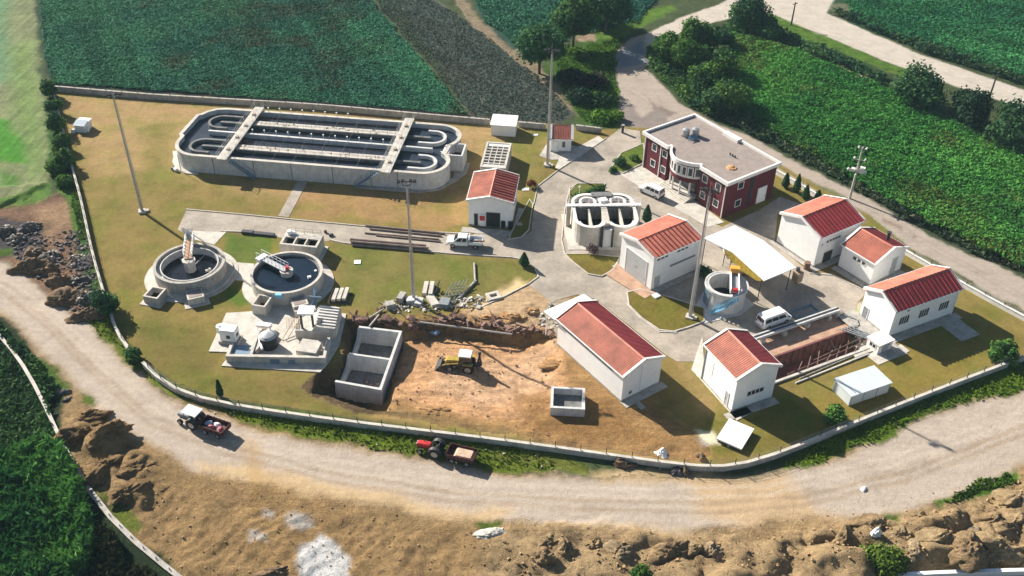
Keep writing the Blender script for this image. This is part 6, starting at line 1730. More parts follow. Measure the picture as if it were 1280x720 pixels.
chips('rubble', 'small pale rubble under the mast and the block row', [(480, 380), (560, 378), (562, 388), (484, 392)], 60, .15, .45, 'concrete_pale', seed=4)
chips('rubble', 'broken concrete pieces around the white canopy of the long hall', [(662, 396), (690, 378), (704, 386), (706, 430), (694, 430)], 80, .15, .5, 'concrete_pale', seed=5)
chips('rubble', 'grey rubble chips spread over the dump beside the left wall', [(0, 280), (60, 296), (92, 285), (112, 300), (126, 372), (100, 398), (60, 360), (20, 322)], 900, .1, .5, 'rubble', 0.0, seed=6)
chips('stones', 'small stones scattered over the worked slope at the bottom', [(150, 570), (600, 665), (1000, 650), (1280, 590), (1280, 720), (200, 720)], 500, .05, .2, 'soil', 0, seed=7)
chips('clods', 'dark clods scattered over the worked slope at the bottom', [(150, 570), (600, 665), (1000, 650), (1280, 590), (1280, 720), (200, 720)], 160, .06, .2, 'soil_mid', 0, cat='soil', seed=17)
chips('debris', 'dark timber and debris strewn along the back edge of the dig', [(436, 394), (500, 398), (560, 394), (606, 399), (650, 408), (690, 412), (690, 420), (640, 416), (560, 404), (500, 408), (440, 402)], 170, .15, .9, 'rust', 0, cat='debris', seed=18)
chips('clods', 'broken clods heaped along the mound edge at the bottom right', [(620, 680), (760, 668), (860, 680), (990, 668), (1080, 656), (1150, 648), (1230, 622), (1280, 600), (1280, 712), (620, 720)], 420, .08, .36, 'soil', 0, cat='soil', seed=19)
chips('stones', 'loose clods lying on the orange floor of the dig', [(500, 410), (690, 425), (720, 480), (680, 540), (480, 512)], 200, .06, .26, 'soil', 0, seed=8)
chips('stones', 'stones along the grass strip below the boundary wall', [(250, 498), (560, 545), (760, 580), (900, 588), (890, 600), (600, 580), (260, 520)], 45, .06, .25, 'concrete_pale', 0, seed=9)

def sticks(name, label, poly, n, l0, l1, r_, m, seed, cat):
    rr = np.random.default_rng(seed)
    P = np.array(GP(poly))
    lo_, hi_ = P.min(0), P.max(0)
    mb, k = MB(), 0
    while k < n:
        c = lo_ + (hi_ - lo_) * rr.random(2)
        if sdist(np.array([c[0]]), np.array([c[1]]), P)[0] < 0: continue
        an, ln = rr.normal() * .7 + 2.6, l0 + (l1 - l0) * rr.random()
        q_ = c + ln * np.array([cos(an), sin(an)])
        mb.tube((c[0], c[1], zat(*c) + .1), (q_[0], q_[1], zat(*q_) + .12 + .25 * rr.random()), r_ * (.6 + .8 * rr.random()), 6)
        k += 1
    return tag(mb.build(name, m), label, cat, kind='stuff')
sticks('timber', 'brown timbers and scrap bars lying along the back edge of the dig', [(440, 394), (500, 400), (560, 397), (640, 408), (690, 414), (690, 420), (600, 410), (500, 408), (440, 402)], 55, .8, 3.2, .07, 'rust', 31, 'timber')
sticks('timber', 'weathered boards and bars thrown on the rubble row', [(482, 384), (500, 372), (560, 372), (600, 372), (600, 386), (540, 388)], 40, .6, 2.2, .06, 'wood', 32, 'timber')
sticks('timber', 'loose bars and planks lying beside the open pit truss', [(1040, 400), (1075, 392), (1088, 425), (1060, 440), (1042, 420)], 30, .6, 2.4, .05, 'steel_grey', 33, 'timber')
# ------------------------------------------------------------------ LUMPS OF EARTH, ROCKS
def lump(name, label, px, py, r, hgt, m, seed, elong=1.0, rot=0.0, cat='mound', group=None, rough_=.62, nu=56, nv=20, sink=.45):
    a, b = G(px, py)
    zb = zat(a, b) - sink
    ph = np.linspace(0, 2 * pi, nu, endpoint=False)
    th = np.linspace(0, 1, nv)
    T, Pp = np.meshgrid(th, ph, indexing='ij')
    rr = np.random.default_rng(seed * 13 + 5)
    D = np.stack([np.sin(T * pi / 2) * np.cos(Pp), np.sin(T * pi / 2) * np.sin(Pp), np.cos(T * pi / 2)], -1)
    R = np.full(T.shape, 1.25)
    for _ in range(11):                      # broken faces of a clod
        nn = rr.normal(size=3); nn[2] = abs(nn[2]) * .9 + .1; nn /= np.linalg.norm(nn)
        dd = .62 + .42 * rr.random()
        k_ = np.maximum(D @ nn, .12)
        R = -np.log(np.exp(-R * 9) + np.exp(-(dd / k_) * 9)) / 9
    sx_, sy_ = D[..., 0] * 2.1 + seed * 3.7, D[..., 1] * 2.1 + D[..., 2] * 1.7 - seed
    R = R * (.8 + .55 * fbm(sx_, sy_, .8, 4, seed)) - rough_ * .5 * np.abs(2 * fbm(sx_ + 9, sy_ - 4, 1.1, 3, seed + 9) - 1) ** .5 + rough_ * .2
    R = R + .22 * (fbm(sx_ * 1.0 + 4, sy_ + 8, 3.2, 4, seed + 3, .6) - .5)
    R = np.where(T > .9, R * 1.12, R)
    X = R * D[..., 0] * r * elong; Y = R * D[..., 1] * r
    Zz = R * D[..., 2] * hgt
    c_, s_ = cos(rot), sin(rot)
    V = np.stack([X * c_ - Y * s_, X * s_ + Y * c_, Zz], -1).reshape(-1, 3)
    F = []
    for i in range(nv - 1):
        for j in range(nu):
            F.append((i * nu + j, (i + 1) * nu + j, (i + 1) * nu + (j + 1) % nu, i * nu + (j + 1) % nu))
    if isinstance(m, tuple):
        tn = np.array(m)[None] * (.8 + .45 * fbm(V[:, 0] * 1.0, V[:, 1] + seed, .8, 3, seed))[:, None]
        o = np_mesh(name, V, np.array(F), GM['bare_soil'], tn, smooth=True)
    else:
        o = np_mesh(name, V, np.array(F), m, smooth=True)
    o.location = (a, b, zb)
    return tag(o, label, cat, group)
MG = 'earth mounds along the bottom edge'
for i, (px_, py_, r, hh, el, rt, lab) in enumerate((
    (1264, 660, 1.7, 1.5, 1.3, .3, 'rounded tan earth mound at the right frame edge, upper one'),
    (1238, 655, 1.3, 1.6, 1.0, 1.2, 'steep tan earth mound with a dark right flank near the right edge'),
    (1207, 674, 1.5, 1.1, 1.5, .4, 'long low tan mound left of the steep mound'),
    (1174, 684, 1.5, 1.2, 1.4, .5, 'egg-shaped brown mound right of the bright bush'),
    (1203, 696, 1.8, 1.7, 1.2, .8, 'large pointed mound just above the bottom parapet'),
    (1243, 690, 1.7, 1.5, 1.2, .2, 'large craggy mound with grey stones in the right corner'),
    (1272, 690, 1.2, 1.2, 1.2, .1, 'mound cut by the right frame edge, lower one'),
    (1140, 698, 1.2, 1.0, 1.2, .1, 'small mound between the bright bush and the egg-shaped mound'),
    (1122, 672, 1.3, 1.1, 1.3, .4, 'flat-topped mound directly above the bright bush'),
    (1092, 658, 1.5, .9, 1.5, .3, 'broad low mound left of the green patch by the road'),
    (1150, 648, .9, .9, 1.2, -.6, 'small dark crumbly mound by the road edge'),
    (1055, 678, 1.2, 1.2, 1.6, 1.2, 'narrow ridge of earth left of the bright bush'),
    (890, 692, 1.3, 1.5, 1.1, .9, 'dark lump of earth in the middle of the bottom edge'),
    (870, 688, 1.1, 1.3, 1.0, .2, 'brown lump left of the dark lump'),
    (838, 692, 1.5, 1.3, 1.5, .3, 'wide grey-brown lump near the small weed'),
    (707, 688, 1.4, 1.6, 1.0, 1.1, 'tall tongue-shaped lump of earth at the bottom centre'),
    (740, 682, 1.3, 1.1, 1.3, .4, 'lump right of the tongue-shaped lump'),
    (775, 690, 1.2, 1.2, 1.3, .3, 'lump halfway between tongue-shaped lump and small weed'),
    (683, 678, 1.2, 1.0, 1.4, .5, 'lump left of the tongue-shaped lump, near the road'),
    (676, 702, 1.3, 1.1, 1.2, .2, 'lump left of the tongue-shaped lump, at the frame edge'),
    (1262, 632, 1.3, .8, 1.6, .5, 'low mound where the grass strip meets the right edge'))):
    lump('earth_mound', lab, px_, py_, r, hh, ((.52, .375, .21), (.47, .33, .18), (.56, .42, .26), (.52, .375, .21), (.42, .29, .16))[i % 5], 20 + i, el, rt, group=MG)
for i, (px_, py_, r, hh, el, rt, lab) in enumerate((
    (112, 522, 1.3, 1.0, 1.5, .5, 'uppermost earth mound of the pile beside the canal parapet'), (98, 545, 1.6, 1.5, 1.4, .7, 'earth mound against the parapet bend with a dark lower side'),
    (137, 548, 1.6, 1.5, 1.6, .5, 'crested earth mound nearest the dirt road in the parapet pile'), (132, 588, 1.8, 1.7, 1.5, .9, 'largest earth mound of the parapet pile with a deep hollow in front'),
    (168, 590, 1.5, 1.1, 1.5, .5, 'broad earth mound in the lower part of the parapet pile'), (158, 620, 1.4, 1.1, 1.3, .9, 'lowest earth mound of the parapet pile, above the green patch'), (195, 618, 1.2, .6, 1.7, .6, 'flat earth mound at the right end of the parapet pile'))):
    lump('earth_mound', lab, px_, py_, r, hh, ((.38, .25, .125), (.33, .215, .11))[i % 2], 120 + i, el, rt, group='earth mounds by the canal parapet')
for i, (px_, py_, r, hh, el, lab) in enumerate(((545, 513, 1.2, .7, 1.9, 'low orange earth heap at the front of the dig near the basin'), (642, 398, 1.3, .9, 2.2, 'pale sandy heap on the bank behind the backhoe'), (663, 392, 1.0, .9, 1.5, 'steep sandy heap on the bank next to the long hall'), (612, 396, 1.0, .6, 2.2, 'low sandy ridge on the bank right above the backhoe'), (700, 452, 1.2, .7, 1.6, 'orange heap against the foot of the long hall'), (690, 545, 1.2, .5, 2.0, 'brown heap inside the wall below the concrete box'))):
    lump('dug_earth_heap', lab, px_, py_, r, hh, ((.62, .36, .17) if i != 5 else (.36, .22, .1)), 140 + i, el, -.2, 'heap', 'heaps in the dig')
lump('flat_rock', 'pale flat rock lying in the grass at the road edge', 620, 667, 1.0, .5, 'concrete_pale', 51, 2.0, .25, 'rock', sink=.1)
DG = 'heaps on the dump at the left'
for i, (px_, py_, r, hh, el, m_, lab) in enumerate((
    (8, 292, 1.9, 1.6, 1.2, 'rubble', 'dark heap at the left frame edge of the dump'), (22, 300, 1.5, 1.4, 1.1, 'rubble', 'grey heap next to the frame edge heap'), (38, 286, 1.5, 1.3, 1.3, 'rubble', 'dark rubble heap highest up on the dump'),
    (46, 318, 1.5, 1.5, 1.1, 'soil_dark', 'brown heap in the middle of the dump'), (66, 322, 1.5, 1.4, 1.1, 'rubble', 'grey heap in the middle of the dump'), (34, 338, 1.9, 1.9, 1.3, 'soil_dark', 'brown heap by the road, leftmost one'),
    (55, 338, 1.7, 1.8, 1.1, 'soil_dark', 'brown heap by the road, second from the left'), (74, 352, 2.0, 2.0, 1.3, 'soil_dark', 'brown heap by the road, third from the left'), (96, 328, 1.9, 1.4, 1.0, 'rubble', 'grey chip heap against the left wall'),
    (80, 377, 1.9, 1.9, 1.3, 'soil_dark', 'brown heap by the road, second from the round tree'), (106, 374, 1.6, 1.6, 1.2, 'rubble', 'grey heap behind the heap next to the round tree'), (110, 396, 1.9, 1.9, 1.4, 'soil_dark', 'brown heap by the road right next to the round tree'), (98, 350, 1.6, 1.2, 1.1, 'rubble', 'lower grey chip heap by the left wall'))):
    lump('rubble_heap', lab, px_, py_, r, hh, m_, 60 + i, el, .4, 'heap', DG, rough_=.6)
HC, HCD = MB(), MB()
rh = np.random.default_rng(77)
for (px_, py_, r, hh) in ((8, 292, 1.9, 1.6), (22, 300, 1.5, 1.4), (38, 286, 1.5, 1.3), (66, 322, 1.5, 1.4), (96, 328, 1.9, 1.4), (106, 374, 1.6, 1.6), (98, 350, 1.6, 1.2), (72, 352, 1.4, 1.5), (46, 318, 1.3, 1.3)):
    a, b = G(px_, py_)
    for k in range(85):
        an, rd = rh.random() * 6.283, rh.random() ** .5
        s_ = .08 + .4 * rh.random() ** 2
        (HC if k % 2 else HCD).obox((a + rd * r * 1.05 * cos(an), b + rd * r * 1.05 * sin(an), zat(a, b) - .45 + hh * .95 * (1 - rd ** 2.2) + .05), (s_, s_ * .7, s_ * .5), rh.random() * 6, rh.random() - .5, rh.random() - .5)
tag(HC.build('rubble', 'concrete'), 'pale broken pieces lying on the dump heaps', 'rubble', kind='stuff')
tag(HCD.build('rubble', 'soil_dark'), 'dark broken pieces lying on the dump heaps', 'rubble', kind='stuff')
for i, (px_, py_, r, hh, lab) in enumerate(((72, 492, 1.1, 1.0, 'grey stone heap between the reed bed and the road bend'), (84, 500, .8, .8, 'small stone heap right of the grey stone heap'))):
    lump('stone_heap', lab, px_, py_, r, hh, 'rubble', 80 + i, 1.2, .3, 'heap', 'stone heaps at the bend', .8)
for i, (px_, py_, r, lab) in enumerate(((777, 580, .7, 'brown boulder below the wall, left one'), (788, 583, .5, 'small brown boulder beside the left boulder'), (846, 588, .7, 'grey boulder below the wall at the bend'), (858, 592, .6, 'brown boulder right of the grey boulder'), (876, 572, .6, 'dark boulder inside the wall at the bend'))):
    lump('boulder', lab, px_, py_, r, r * 1.3, 'soil_dark' if i != 2 else 'rubble', 90 + i, 1.3, .5 * i, 'boulder', 'boulders at the wall bend', .6, sink=.1)
lump('white_bag', 'round white bag on the dirt just inside the wall bend', 826, 567, .6, .7, 'whitemetal', 97, 1.0, 0, 'bag', sink=.05)
lump('white_stone', 'lone white stone in the middle of the dirt road at the right', 1079, 612, .38, .35, 'whitemetal', 98, 1.2, 0, 'stone', sink=.05)
lump('sacking', 'crumpled white sacking above the bright bush', 1091, 676, .5, .9, 'whitemetal', 99, 1.0, 0, 'sacking', sink=.05)
lump('blue_bag', 'pale blue bag lying in the trench of the dig', 545, 406, .45, .5, 'blue_cloth', 100, 1.4, .3, 'bag', sink=.05)
lump('broken_stone', 'heap of dark stones at the bottom left of the white lime patch', 345, 716, .9, .8, 'soil_dark', 101, 1.6, .2, 'heap', sink=.1)
for px_, py_, lab in ((629, 284, 'dark drum beside the open doorway of the dosing house, left one'), (638, 285, 'dark drum at the corner of the dosing house front, right one')):
    a, b = G(px_, py_)
    t = thing('storage_drum', lab, 'drum', (a, b, .08), 0, 'drums at the dosing house')
    MB().cyl((0, 0), .38, 0, 1.15, 16).build('body', 'plastic', t, smooth=True)
    MB().ring((0, 0), .36, .41, .36, .42, 16).build('hoop', 'steel_dark', t)
    MB().cyl((0, 0), .30, 1.15, 1.24, 14).build('lid', 'steel_dark', t)
# ------------------------------------------------------------------ VEGETATION
def leaf_arrays(pts, nrm, size, col, r, elong=1.6):
    n = len(pts)
    nrm = nrm / (np.linalg.norm(nrm, axis=1, keepdims=True) + 1e-9)
    rv = r.normal(size=(n, 3))
    a = np.cross(nrm, rv); a /= (np.linalg.norm(a, axis=1, keepdims=True) + 1e-9)
    b = np.cross(nrm, a)
    s_ = np.asarray(size).reshape(-1, 1) * np.ones((n, 1))
    a = a * s_ * .5; b = b * s_ * .5 * elong
    V = np.stack([pts - b, pts + a * .9 + .05 * b, pts + b, pts - a * .9 + .05 * b], 1).reshape(-1, 3)
    F = np.arange(4 * n).reshape(-1, 4)
    return V, F, np.repeat(col, 4, axis=0)
def crown(r, blobs, n, size, tA, tB, upw=.35):
    """leaves spread through a set of overlapping clumps; blobs = (x, y, z, rx, rz)"""
    vol = np.array([b[3] ** 2 for b in blobs]); vol = vol / vol.sum()
    P, N, Cc = [], [], []
    for bl, f_ in zip(blobs, vol):
        k = max(20, int(n * f_))
        d = r.normal(size=(k, 3)); d /= np.linalg.norm(d, axis=1, keepdims=True)
        rad = (.55 + .5 * r.random((k, 1)) ** .6) * (1 + .18 * r.normal(size=(k, 1)))
        p = d * rad * np.array([bl[3], bl[3], bl[4]]) + np.array(bl[:3])
        P.append(p); N.append(d + .7 * r.normal(size=(k, 3)) + np.array([0, 0, upw]))
        w_ = np.clip(r.random() + .35 * r.normal(size=(k, 1)), 0, 1)
        Cc.append(np.array(tA) * (1 - w_) + np.array(tB) * w_)
    P = np.concatenate(P); N = np.concatenate(N); Cc = np.concatenate(Cc)
    keep = P[:, 2] > .05
    return P[keep], N[keep], np.clip(Cc[keep], .004, 1)
def tree(name, label, px, py, r_, hgt, tA, tB, n=2600, size=.42, group=None, cat='tree', base=.28, seed=0, off=(0, 0), nb=16, trunk=True):
    a, b = G(px, py)
    r = np.random.default_rng(seed + int(px * 7 + py))
    t = thing(name, label, cat, (a + off[0], b + off[1], 0 if trunk else zat(a, b) - .05), 0, group)
    blobs = []
    cz, rz_ = hgt * (base + 1) / 2, hgt * (1 - base) / 2
    for k in range(nb):
        d = r.normal(size=3); d /= np.linalg.norm(d)
        f_ = .35 + .4 * r.random()
        s_ = r_ * (.34 + .24 * r.random())
        blobs.append((d[0] * r_ * f_, d[1] * r_ * f_, cz + d[2] * rz_ * f_, s_, s_ * min(1.0, rz_ / r_ + .15)))
    P, N, Cc = crown(r, blobs, n, size, tA, tB)
    V, F, Cc = leaf_arrays(P, N, size * (.6 + .7 * r.random(len(P))), Cc, r)
    np_mesh('crown', V, F, 'leaf', Cc, t)
    tm = MB()
    rt = max(.08, r_ * .06)
    tm.tube((0, 0, -.2), (0, 0, hgt * .55), rt, 8, rt * .6)
    if trunk:
        for k in range(5):
            an = 2 * pi * k / 5 + r.random()
            tm.tube((0, 0, hgt * (.28 + .05 * k)), (r_ * .6 * cos(an), r_ * .6 * sin(an), hgt * (.55 + .07 * k)), rt * .5, 6, rt * .2)
    tm.build('trunk' if trunk else 'stem', 'bark', t)
    return t
DA, DB = (0.022, 0.068, 0.034), (0.070, 0.155, 0.050)
GA, GB = (0.030, 0.092, 0.024), (0.105, 0.205, 0.035)
TA_, TB_ = (0.024, 0.078, 0.036), (0.07, 0.165, 0.052)
TG = 'trees around the road junction'
tree('broadleaf_tree', 'big round dark tree left of the junction by the field path', 674, 92, 5.4, 10, TA_, TB_, 9000, .5, TG, seed=1)
tree('broadleaf_tree', 'dark tree in the middle of the group above the blackish bushes', 716, 58, 5.0, 10, TA_, GB, 7500, .5, TG, seed=2)
tree('broadleaf_tree', 'tall dark tree rightmost of the group at the top edge', 757, 42, 5.2, 11, TA_, TB_, 7500, .5, TG, seed=3)
tree('broadleaf_tree', 'dark tree cut by the top frame edge in the left group', 735, 25, 5, 10, TA_, TB_, 6000, .5, TG, seed=4)
TR = 'trees between the junction and the green field'
for i, (a, b, r_, hh, ca, cb, lab) in enumerate((
    (836, 78, 3.4, 6.0, GA, GB, 'bright tree at the road corner, first of the row'), (858, 92, 3.8, 7.0, GA, GB, 'leafy tree second in the row along the road'), (880, 120, 3.4, 6.0, DA, GB, 'dark tree third in the row along the road'),
    (866, 62, 3.6, 6.5, GA, GB, 'upright tree behind the first tree of the row'), (902, 98, 3.4, 5.5, DA, GB, 'tree behind the third tree of the row'), (914, 140, 3.6, 6.0, DA, GB, 'round tree at the lower end of the row, above the office'),
    (935, 40, 4.4, 8.0, DA, DB, 'dark tree beside the pale road at the top'), (960, 48, 3.2, 4.5, DA, DB, 'low dark tree right of the tree by the pale road'), (896, 60, 3.0, 4.5, DA, DB, 'low dark tree left of the tree by the pale road'), (892, 140, 2.6, 4.5, DA, DB, 'small dark tree nearest the office roof'))):
    tree('roadside_tree', lab, a, b, r_, hh, ca, cb, 5200, .42, TR, seed=10 + i, base=.12)
TH = 'trees on the far side of the green field'
tree('hedge_tree', 'wide dark tree leftmost of the three beside the top road', 1146, 132, 5.0, 8.0, DA, DB, 4600, .45, TH, seed=31, base=.1)
tree('hedge_tree', 'dark tree in the middle of the three beside the top road', 1205, 156, 4.6, 7.0, (0.012, .03, .02), (.03, .065, .03), 4200, .45, TH, seed=32, base=.1)
tree('hedge_tree', 'tree rightmost of the three, cut by the frame edge', 1264, 184, 5.0, 8.0, DA, (.05, .11, .035), 4600, .45, TH, seed=33, base=.1)
BJ = 'bushes below the junction trees'
for i, (a, b, r_, hh, ca, cb, lab) in enumerate(((712, 100, 3.0, 2.6, (.01, .018, .02), (.025, .04, .035), 'blackish bush in the shade of the junction trees'), (738, 104, 3.0, 2.4, (.014, .016, .022), (.06, .035, .045), 'dark purplish bush beside the entrance road'), (722, 126, 2.6, 2.6, DA, (.06, .09, .05), 'grey-green bush at the tip of the dark field'),
    (748, 128, 2.6, 2.2, DA, GB, 'green bush by the entrance road verge'), (752, 150, 2.2, 1.6, (.05, .14, .015), (.14, .26, .03), 'bright green weeds clump at the entrance'), (768, 150, 1.6, 1.4, (.06, .15, .015), (.16, .28, .03), 'small bright weeds clump right at the entrance road'))):
    tree('bush', lab, a, b, r_, hh, ca, cb, 1700, .38, BJ, 'bush', .0, 50 + i, trunk=False)
BW = 'bushes outside the left wall'
for i, (a, b, r_, hh, lab) in enumerate(((63, 122, 1.5, 3.6, 'dark bush at the top corner of the left wall'), (68, 143, 1.5, 3.4, 'dark bush second from the top along the left wall'), (73, 165, 1.6, 3.6, 'dark bush opposite the lonely hut'), (78, 188, 1.5, 3.2, 'bush on the left wall just below the lonely hut'), (84, 210, 1.6, 3.4, 'bush near the bright verge by the left wall'), (70, 215, 1.5, 1.8, 'low bright bush between the stubble strip and the left wall'), (82, 232, 1.5, 1.6, 'lowest bush of the left wall row, above the dump'))):
    tree('wall_bush', lab, a, b, r_, hh, DA if i < 5 else GA, GB, 1300, .34, BW, 'bush', .0, 70 + i, trunk=False)
tree('round_tree', 'dense round dark tree at the kink of the left wall', 134, 392, 1.9, 3.6, DA, DB, 2600, .3, None, 'tree', .05, 81)
tree('bush', 'dark round bush sitting on the wall at the left bend', 168, 452, 1.3, 1.9, DA, GB, 1500, .26, 'bushes by the front wall', 'bush', 0, 82, trunk=False)
tree('bush', 'round green bush by the wall in the right corner', 1252, 450, 2.0, 2.8, GA, GB, 2600, .3, 'bushes by the front wall', 'bush', 0, 83, trunk=False)
tree('bush', 'green bush left of the grey container', 1044, 527, 1.5, 2.2, GA, GB, 2000, .28, 'bushes by the front wall', 'bush', 0, 84, trunk=False)
tree('bush', 'bright leafy bush among the earth mounds at the bottom right', 1098, 708, 2.3, 2.4, (.05, .10, .015), (.13, .20, .03), 3200, .3, None, 'bush', 0, 85, trunk=False)
tree('bush', 'small weed among the lumps at the bottom centre', 800, 718, 1.0, .9, GA, GB, 700, .22, None, 'bush', 0, 86, trunk=False)
for i, (a, b, r_, hh, ca, cb, lab) in enumerate(((775, 206, 1.4, 1.5, DA, DB, 'dark clipped bush left of the office, larger one'), (794, 200, .9, 1.0, DA, GB, 'small dark bush between the larger bush and the office'), (766, 214, .8, .9, DA, GB, 'small bush at the kerb left of the office'), (723, 246, 1.0, .9, DA, GB, 'low shrub behind the twin tank, left one'), (738, 242, 1.1, 1.0, DA, GB, 'low shrub behind the twin tank, middle one'), (751, 240, .9, 1.2, DA, GB, 'low shrub behind the twin tank, right one'))):
    tree('shrub', lab, a, b, r_, hh, ca, cb, 700, .22, 'shrubs by the office yard', 'shrub', 0, 90 + i, trunk=False)
tree('shrub', 'bare purplish shrub in front of the twin round tank', 741, 318, 1.0, 1.9, (.06, .03, .04), (.14, .08, .08), 420, .18, None, 'shrub', .1, 97)
tree('shrub', 'small red-leaved bush on the lawn by the kerb', 665, 234, .9, 1.3, (.12, .03, .02), (.20, .08, .03), 500, .2, None, 'shrub', .1, 98)
tree('shrub', 'green shrub in the gap between the garage and the grey tank', 880, 343, 1.2, 1.3, DA, GB, 700, .24, None, 'shrub', 0, 99, trunk=False)
def cypress(label, px, py, r_, hgt, group=None):
    a, b = G(px, py)
    r = np.random.default_rng(int(px))
    t = thing('cypress', label, 'cypress', (a, b, 0), 0, group)
    k = 900
    z = r.random(k)
    an = r.random(k) * 2 * pi
    rad = r_ * (1 - z ** 1.6) ** .8 * (.75 + .4 * r.random(k)) * np.clip(z * 6, .4, 1)
    P = np.stack([rad * np.cos(an), rad * np.sin(an), .1 + z * hgt], 1)
    N = np.stack([np.cos(an), np.sin(an), .3 + 0 * an], 1) + .4 * r.normal(size=(k, 3))
    w_ = r.random((k, 1))
    Cc = np.array(DA) * (1 - w_) + np.array((.035, .085, .022)) * w_
    V, F, Cc = leaf_arrays(P, N, .24 * (.7 + .5 * r.random(k)), Cc, r)
    np_mesh('foliage', V, F, 'leaf', Cc, t)
    MB().tube((0, 0, 0), (0, 0, hgt * .7), .07, 6, .02).build('trunk', 'bark', t)
CG = 'small cypresses of the plant'
cypress('narrow cypress inside the front wall at the left', 276, 496, .42, 2.7, CG)
cypress('small cypress at the round lawn tip by the road', 655, 332, .75, 2.2, CG)
cypress('cypress between the twin tank and the garage', 808, 277, .75, 3.0, CG)
for i, (a, b, hh, lab) in enumerate(((981, 234, 2.6, 'cypress in the row nearest the office'), (995, 240, 3.3, 'tallest cypress in the row by the office'), (1006, 249, 2.6, 'cypress third in the row by the office'), (1021, 253, 2.2, 'cypress in the row nearest the workshop'))):
    cypress(lab, a, b, .65, hh, CG)

def crop(name, label, poly, dens, hmin, hmax, size, tA, tB, m='crop', seed=1, cat='crop', elong=1.6, tC=None, patch=.06, inset=.3, upright=0.0, fbmwarp=1.0, zoff=None, row=None, tilt=.8):
    r = np.random.default_rng(seed)
    P = np.array(GP(poly))
    lo_, hi_ = np.maximum(P.min(0), (-150, 50)), np.minimum(P.max(0), (150, 245))
    n = int(dens * (hi_[0] - lo_[0]) * (hi_[1] - lo_[1]))
    q = lo_ + (hi_ - lo_) * r.random((n, 2))
    xx = q[:, 0] + fbmwarp * 1.6 * (fbm(q[:, 0], q[:, 1], .3, 3, 5) - .5); yy = q[:, 1] + fbmwarp * 1.6 * (fbm(q[:, 0], q[:, 1], .3, 3, 6) - .5)
    q = q[sdist(xx, yy, P) > inset]
    # keep what the photograph could see plus a margin
    q = q[np.abs(q[:, 0]) < 24 + q[:, 1] * .62]
    n = len(q)
    cl = fbm(q[:, 0], q[:, 1], .55, 4, seed + 3)
    hgt = hmin + (hmax - hmin) * np.clip(cl * 1.3 - .15 + .14 * r.normal(size=n), 0, 1)
    if zoff is None: z = np.zeros(n)
    else: z = np.array([zat(a, b) for a, b in q])
    pts = np.stack([q[:, 0], q[:, 1], z + hgt * (.55 + .45 * r.random(n))], 1)
    N = r.normal(size=(n, 3)) * tilt + np.array([0, 0, .9 * (1 - upright)])
    if upright: N[:, 2] *= .25
    pt = fbm(q[:, 0], q[:, 1], patch, 4, seed + 8)
    w_ = np.clip((pt - .5) * 3 + .5 + .3 * r.normal(size=n), 0, 1)[:, None]
    Cc = np.array(tA) * (1 - w_) + np.array(tB) * w_
    if tC is not None:
        k = np.clip((fbm(q[:, 0], q[:, 1], patch * 1.7, 4, seed + 15) - .56) * 6, 0, 1)[:, None] * (r.random((n, 1)) < .6)
        Cc = Cc * (1 - k) + np.array(tC) * k
    if row is not None:                       # drilling rows and tramlines
        ua = q[:, 0] * cos(row) + q[:, 1] * sin(row)
        va = -q[:, 0] * sin(row) + q[:, 1] * cos(row)
        st = fbm(ua * .02, va * .45, 1.0, 3, seed + 31)
        Cc = Cc * (.62 + .76 * st)[:, None]
    Cc = Cc * (.9 + .2 * r.random((n, 1)))
    V, F, Cc = leaf_arrays(pts, N, size * (.6 + .8 * r.random(n)), np.clip(Cc, .003, 1), r, elong)
    return tag(np_mesh(name, V, F, m, Cc), label, cat, kind='stuff')
crop('crop_field', 'large dark green crop field behind the rear wall', [(46, -70), (402, -70), (463, 0), (590, 147), (400, 131), (68, 106), (60, 90), (50, 40)], 44, .4, .75, .29, (.036, .145, .090), (.066, .230, .105), seed=1, row=radians(-62), tilt=.45, tC=(.07, .085, .045))
crop('crop_rows', 'thin blue-grey crop on the strip between the dark field and the path', [(404, -70), (480, -70), (543, 0), (610, 45), (680, 100), (716, 140), (700, 154), (594, 150), (467, 2)], 18, .1, .3, .24, (.07, .11, .095), (.095, .115, .08), seed=2, row=radians(-50))
crop('crop_field', 'dark teal crop field at the top centre', [(562, -70), (870, -70), (800, 28), (740, 42), (640, 55), (605, 28)], 14, .3, .9, .40, (.034, .135, .095), (.06, .195, .11), seed=3)
crop('maize_field', 'bright green maize field between the two right-hand roads', [(905, 44), (965, 56), (1100, 110), (1290, 205), (1330, 372), (1280, 342), (1160, 284), (1060, 226), (975, 178), (930, 146), (915, 100)], 60, 1.0, 1.6, .28, (.034, .155, .030), (.080, .250, .042), seed=4, row=radians(-38), tilt=.5, tC=(.10, .14, .03), elong=2.2)
crop('maize_field', 'green field in the upper right corner', [(1055, 0), (1110, -70), (1420, -70), (1420, 150), (1280, 100), (1150, 60), (1060, 25)], 36, .7, 1.2, .32, (.028, .145, .058), (.06, .23, .075), seed=5, row=radians(-30), tilt=.5, elong=2.0)
crop('hedgerow', 'dark scrub along the perimeter road beside the maize', [(880, 130), (930, 140), (1000, 186), (1100, 240), (1200, 292), (1290, 335), (1290, 350), (1160, 291), (1060, 234), (960, 181), (880, 143)], 20, .2, 1.3, .4, (.02, .045, .025), (.075, .11, .055), seed=6, cat='hedge', tC=(.11, .09, .06), patch=.3)
crop('hedgerow', 'scrub filling the verge between the road bend and the tree row', [(808, 80), (828, 104), (852, 130), (884, 148), (908, 150), (900, 120), (850, 84), (818, 58), (806, 62)], 22, .2, 1.8, .42, DA, GB, seed=12, cat='hedge', patch=.3)
crop('hedgerow', 'dark scrub strip along the far edge of the maize field', [(905, 30), (962, 34), (1000, 50), (1110, 98), (1100, 108), (1050, 84), (960, 54), (900, 44)], 16, .3, 1.9, .45, DA, DB, seed=7, cat='hedge', patch=.3)
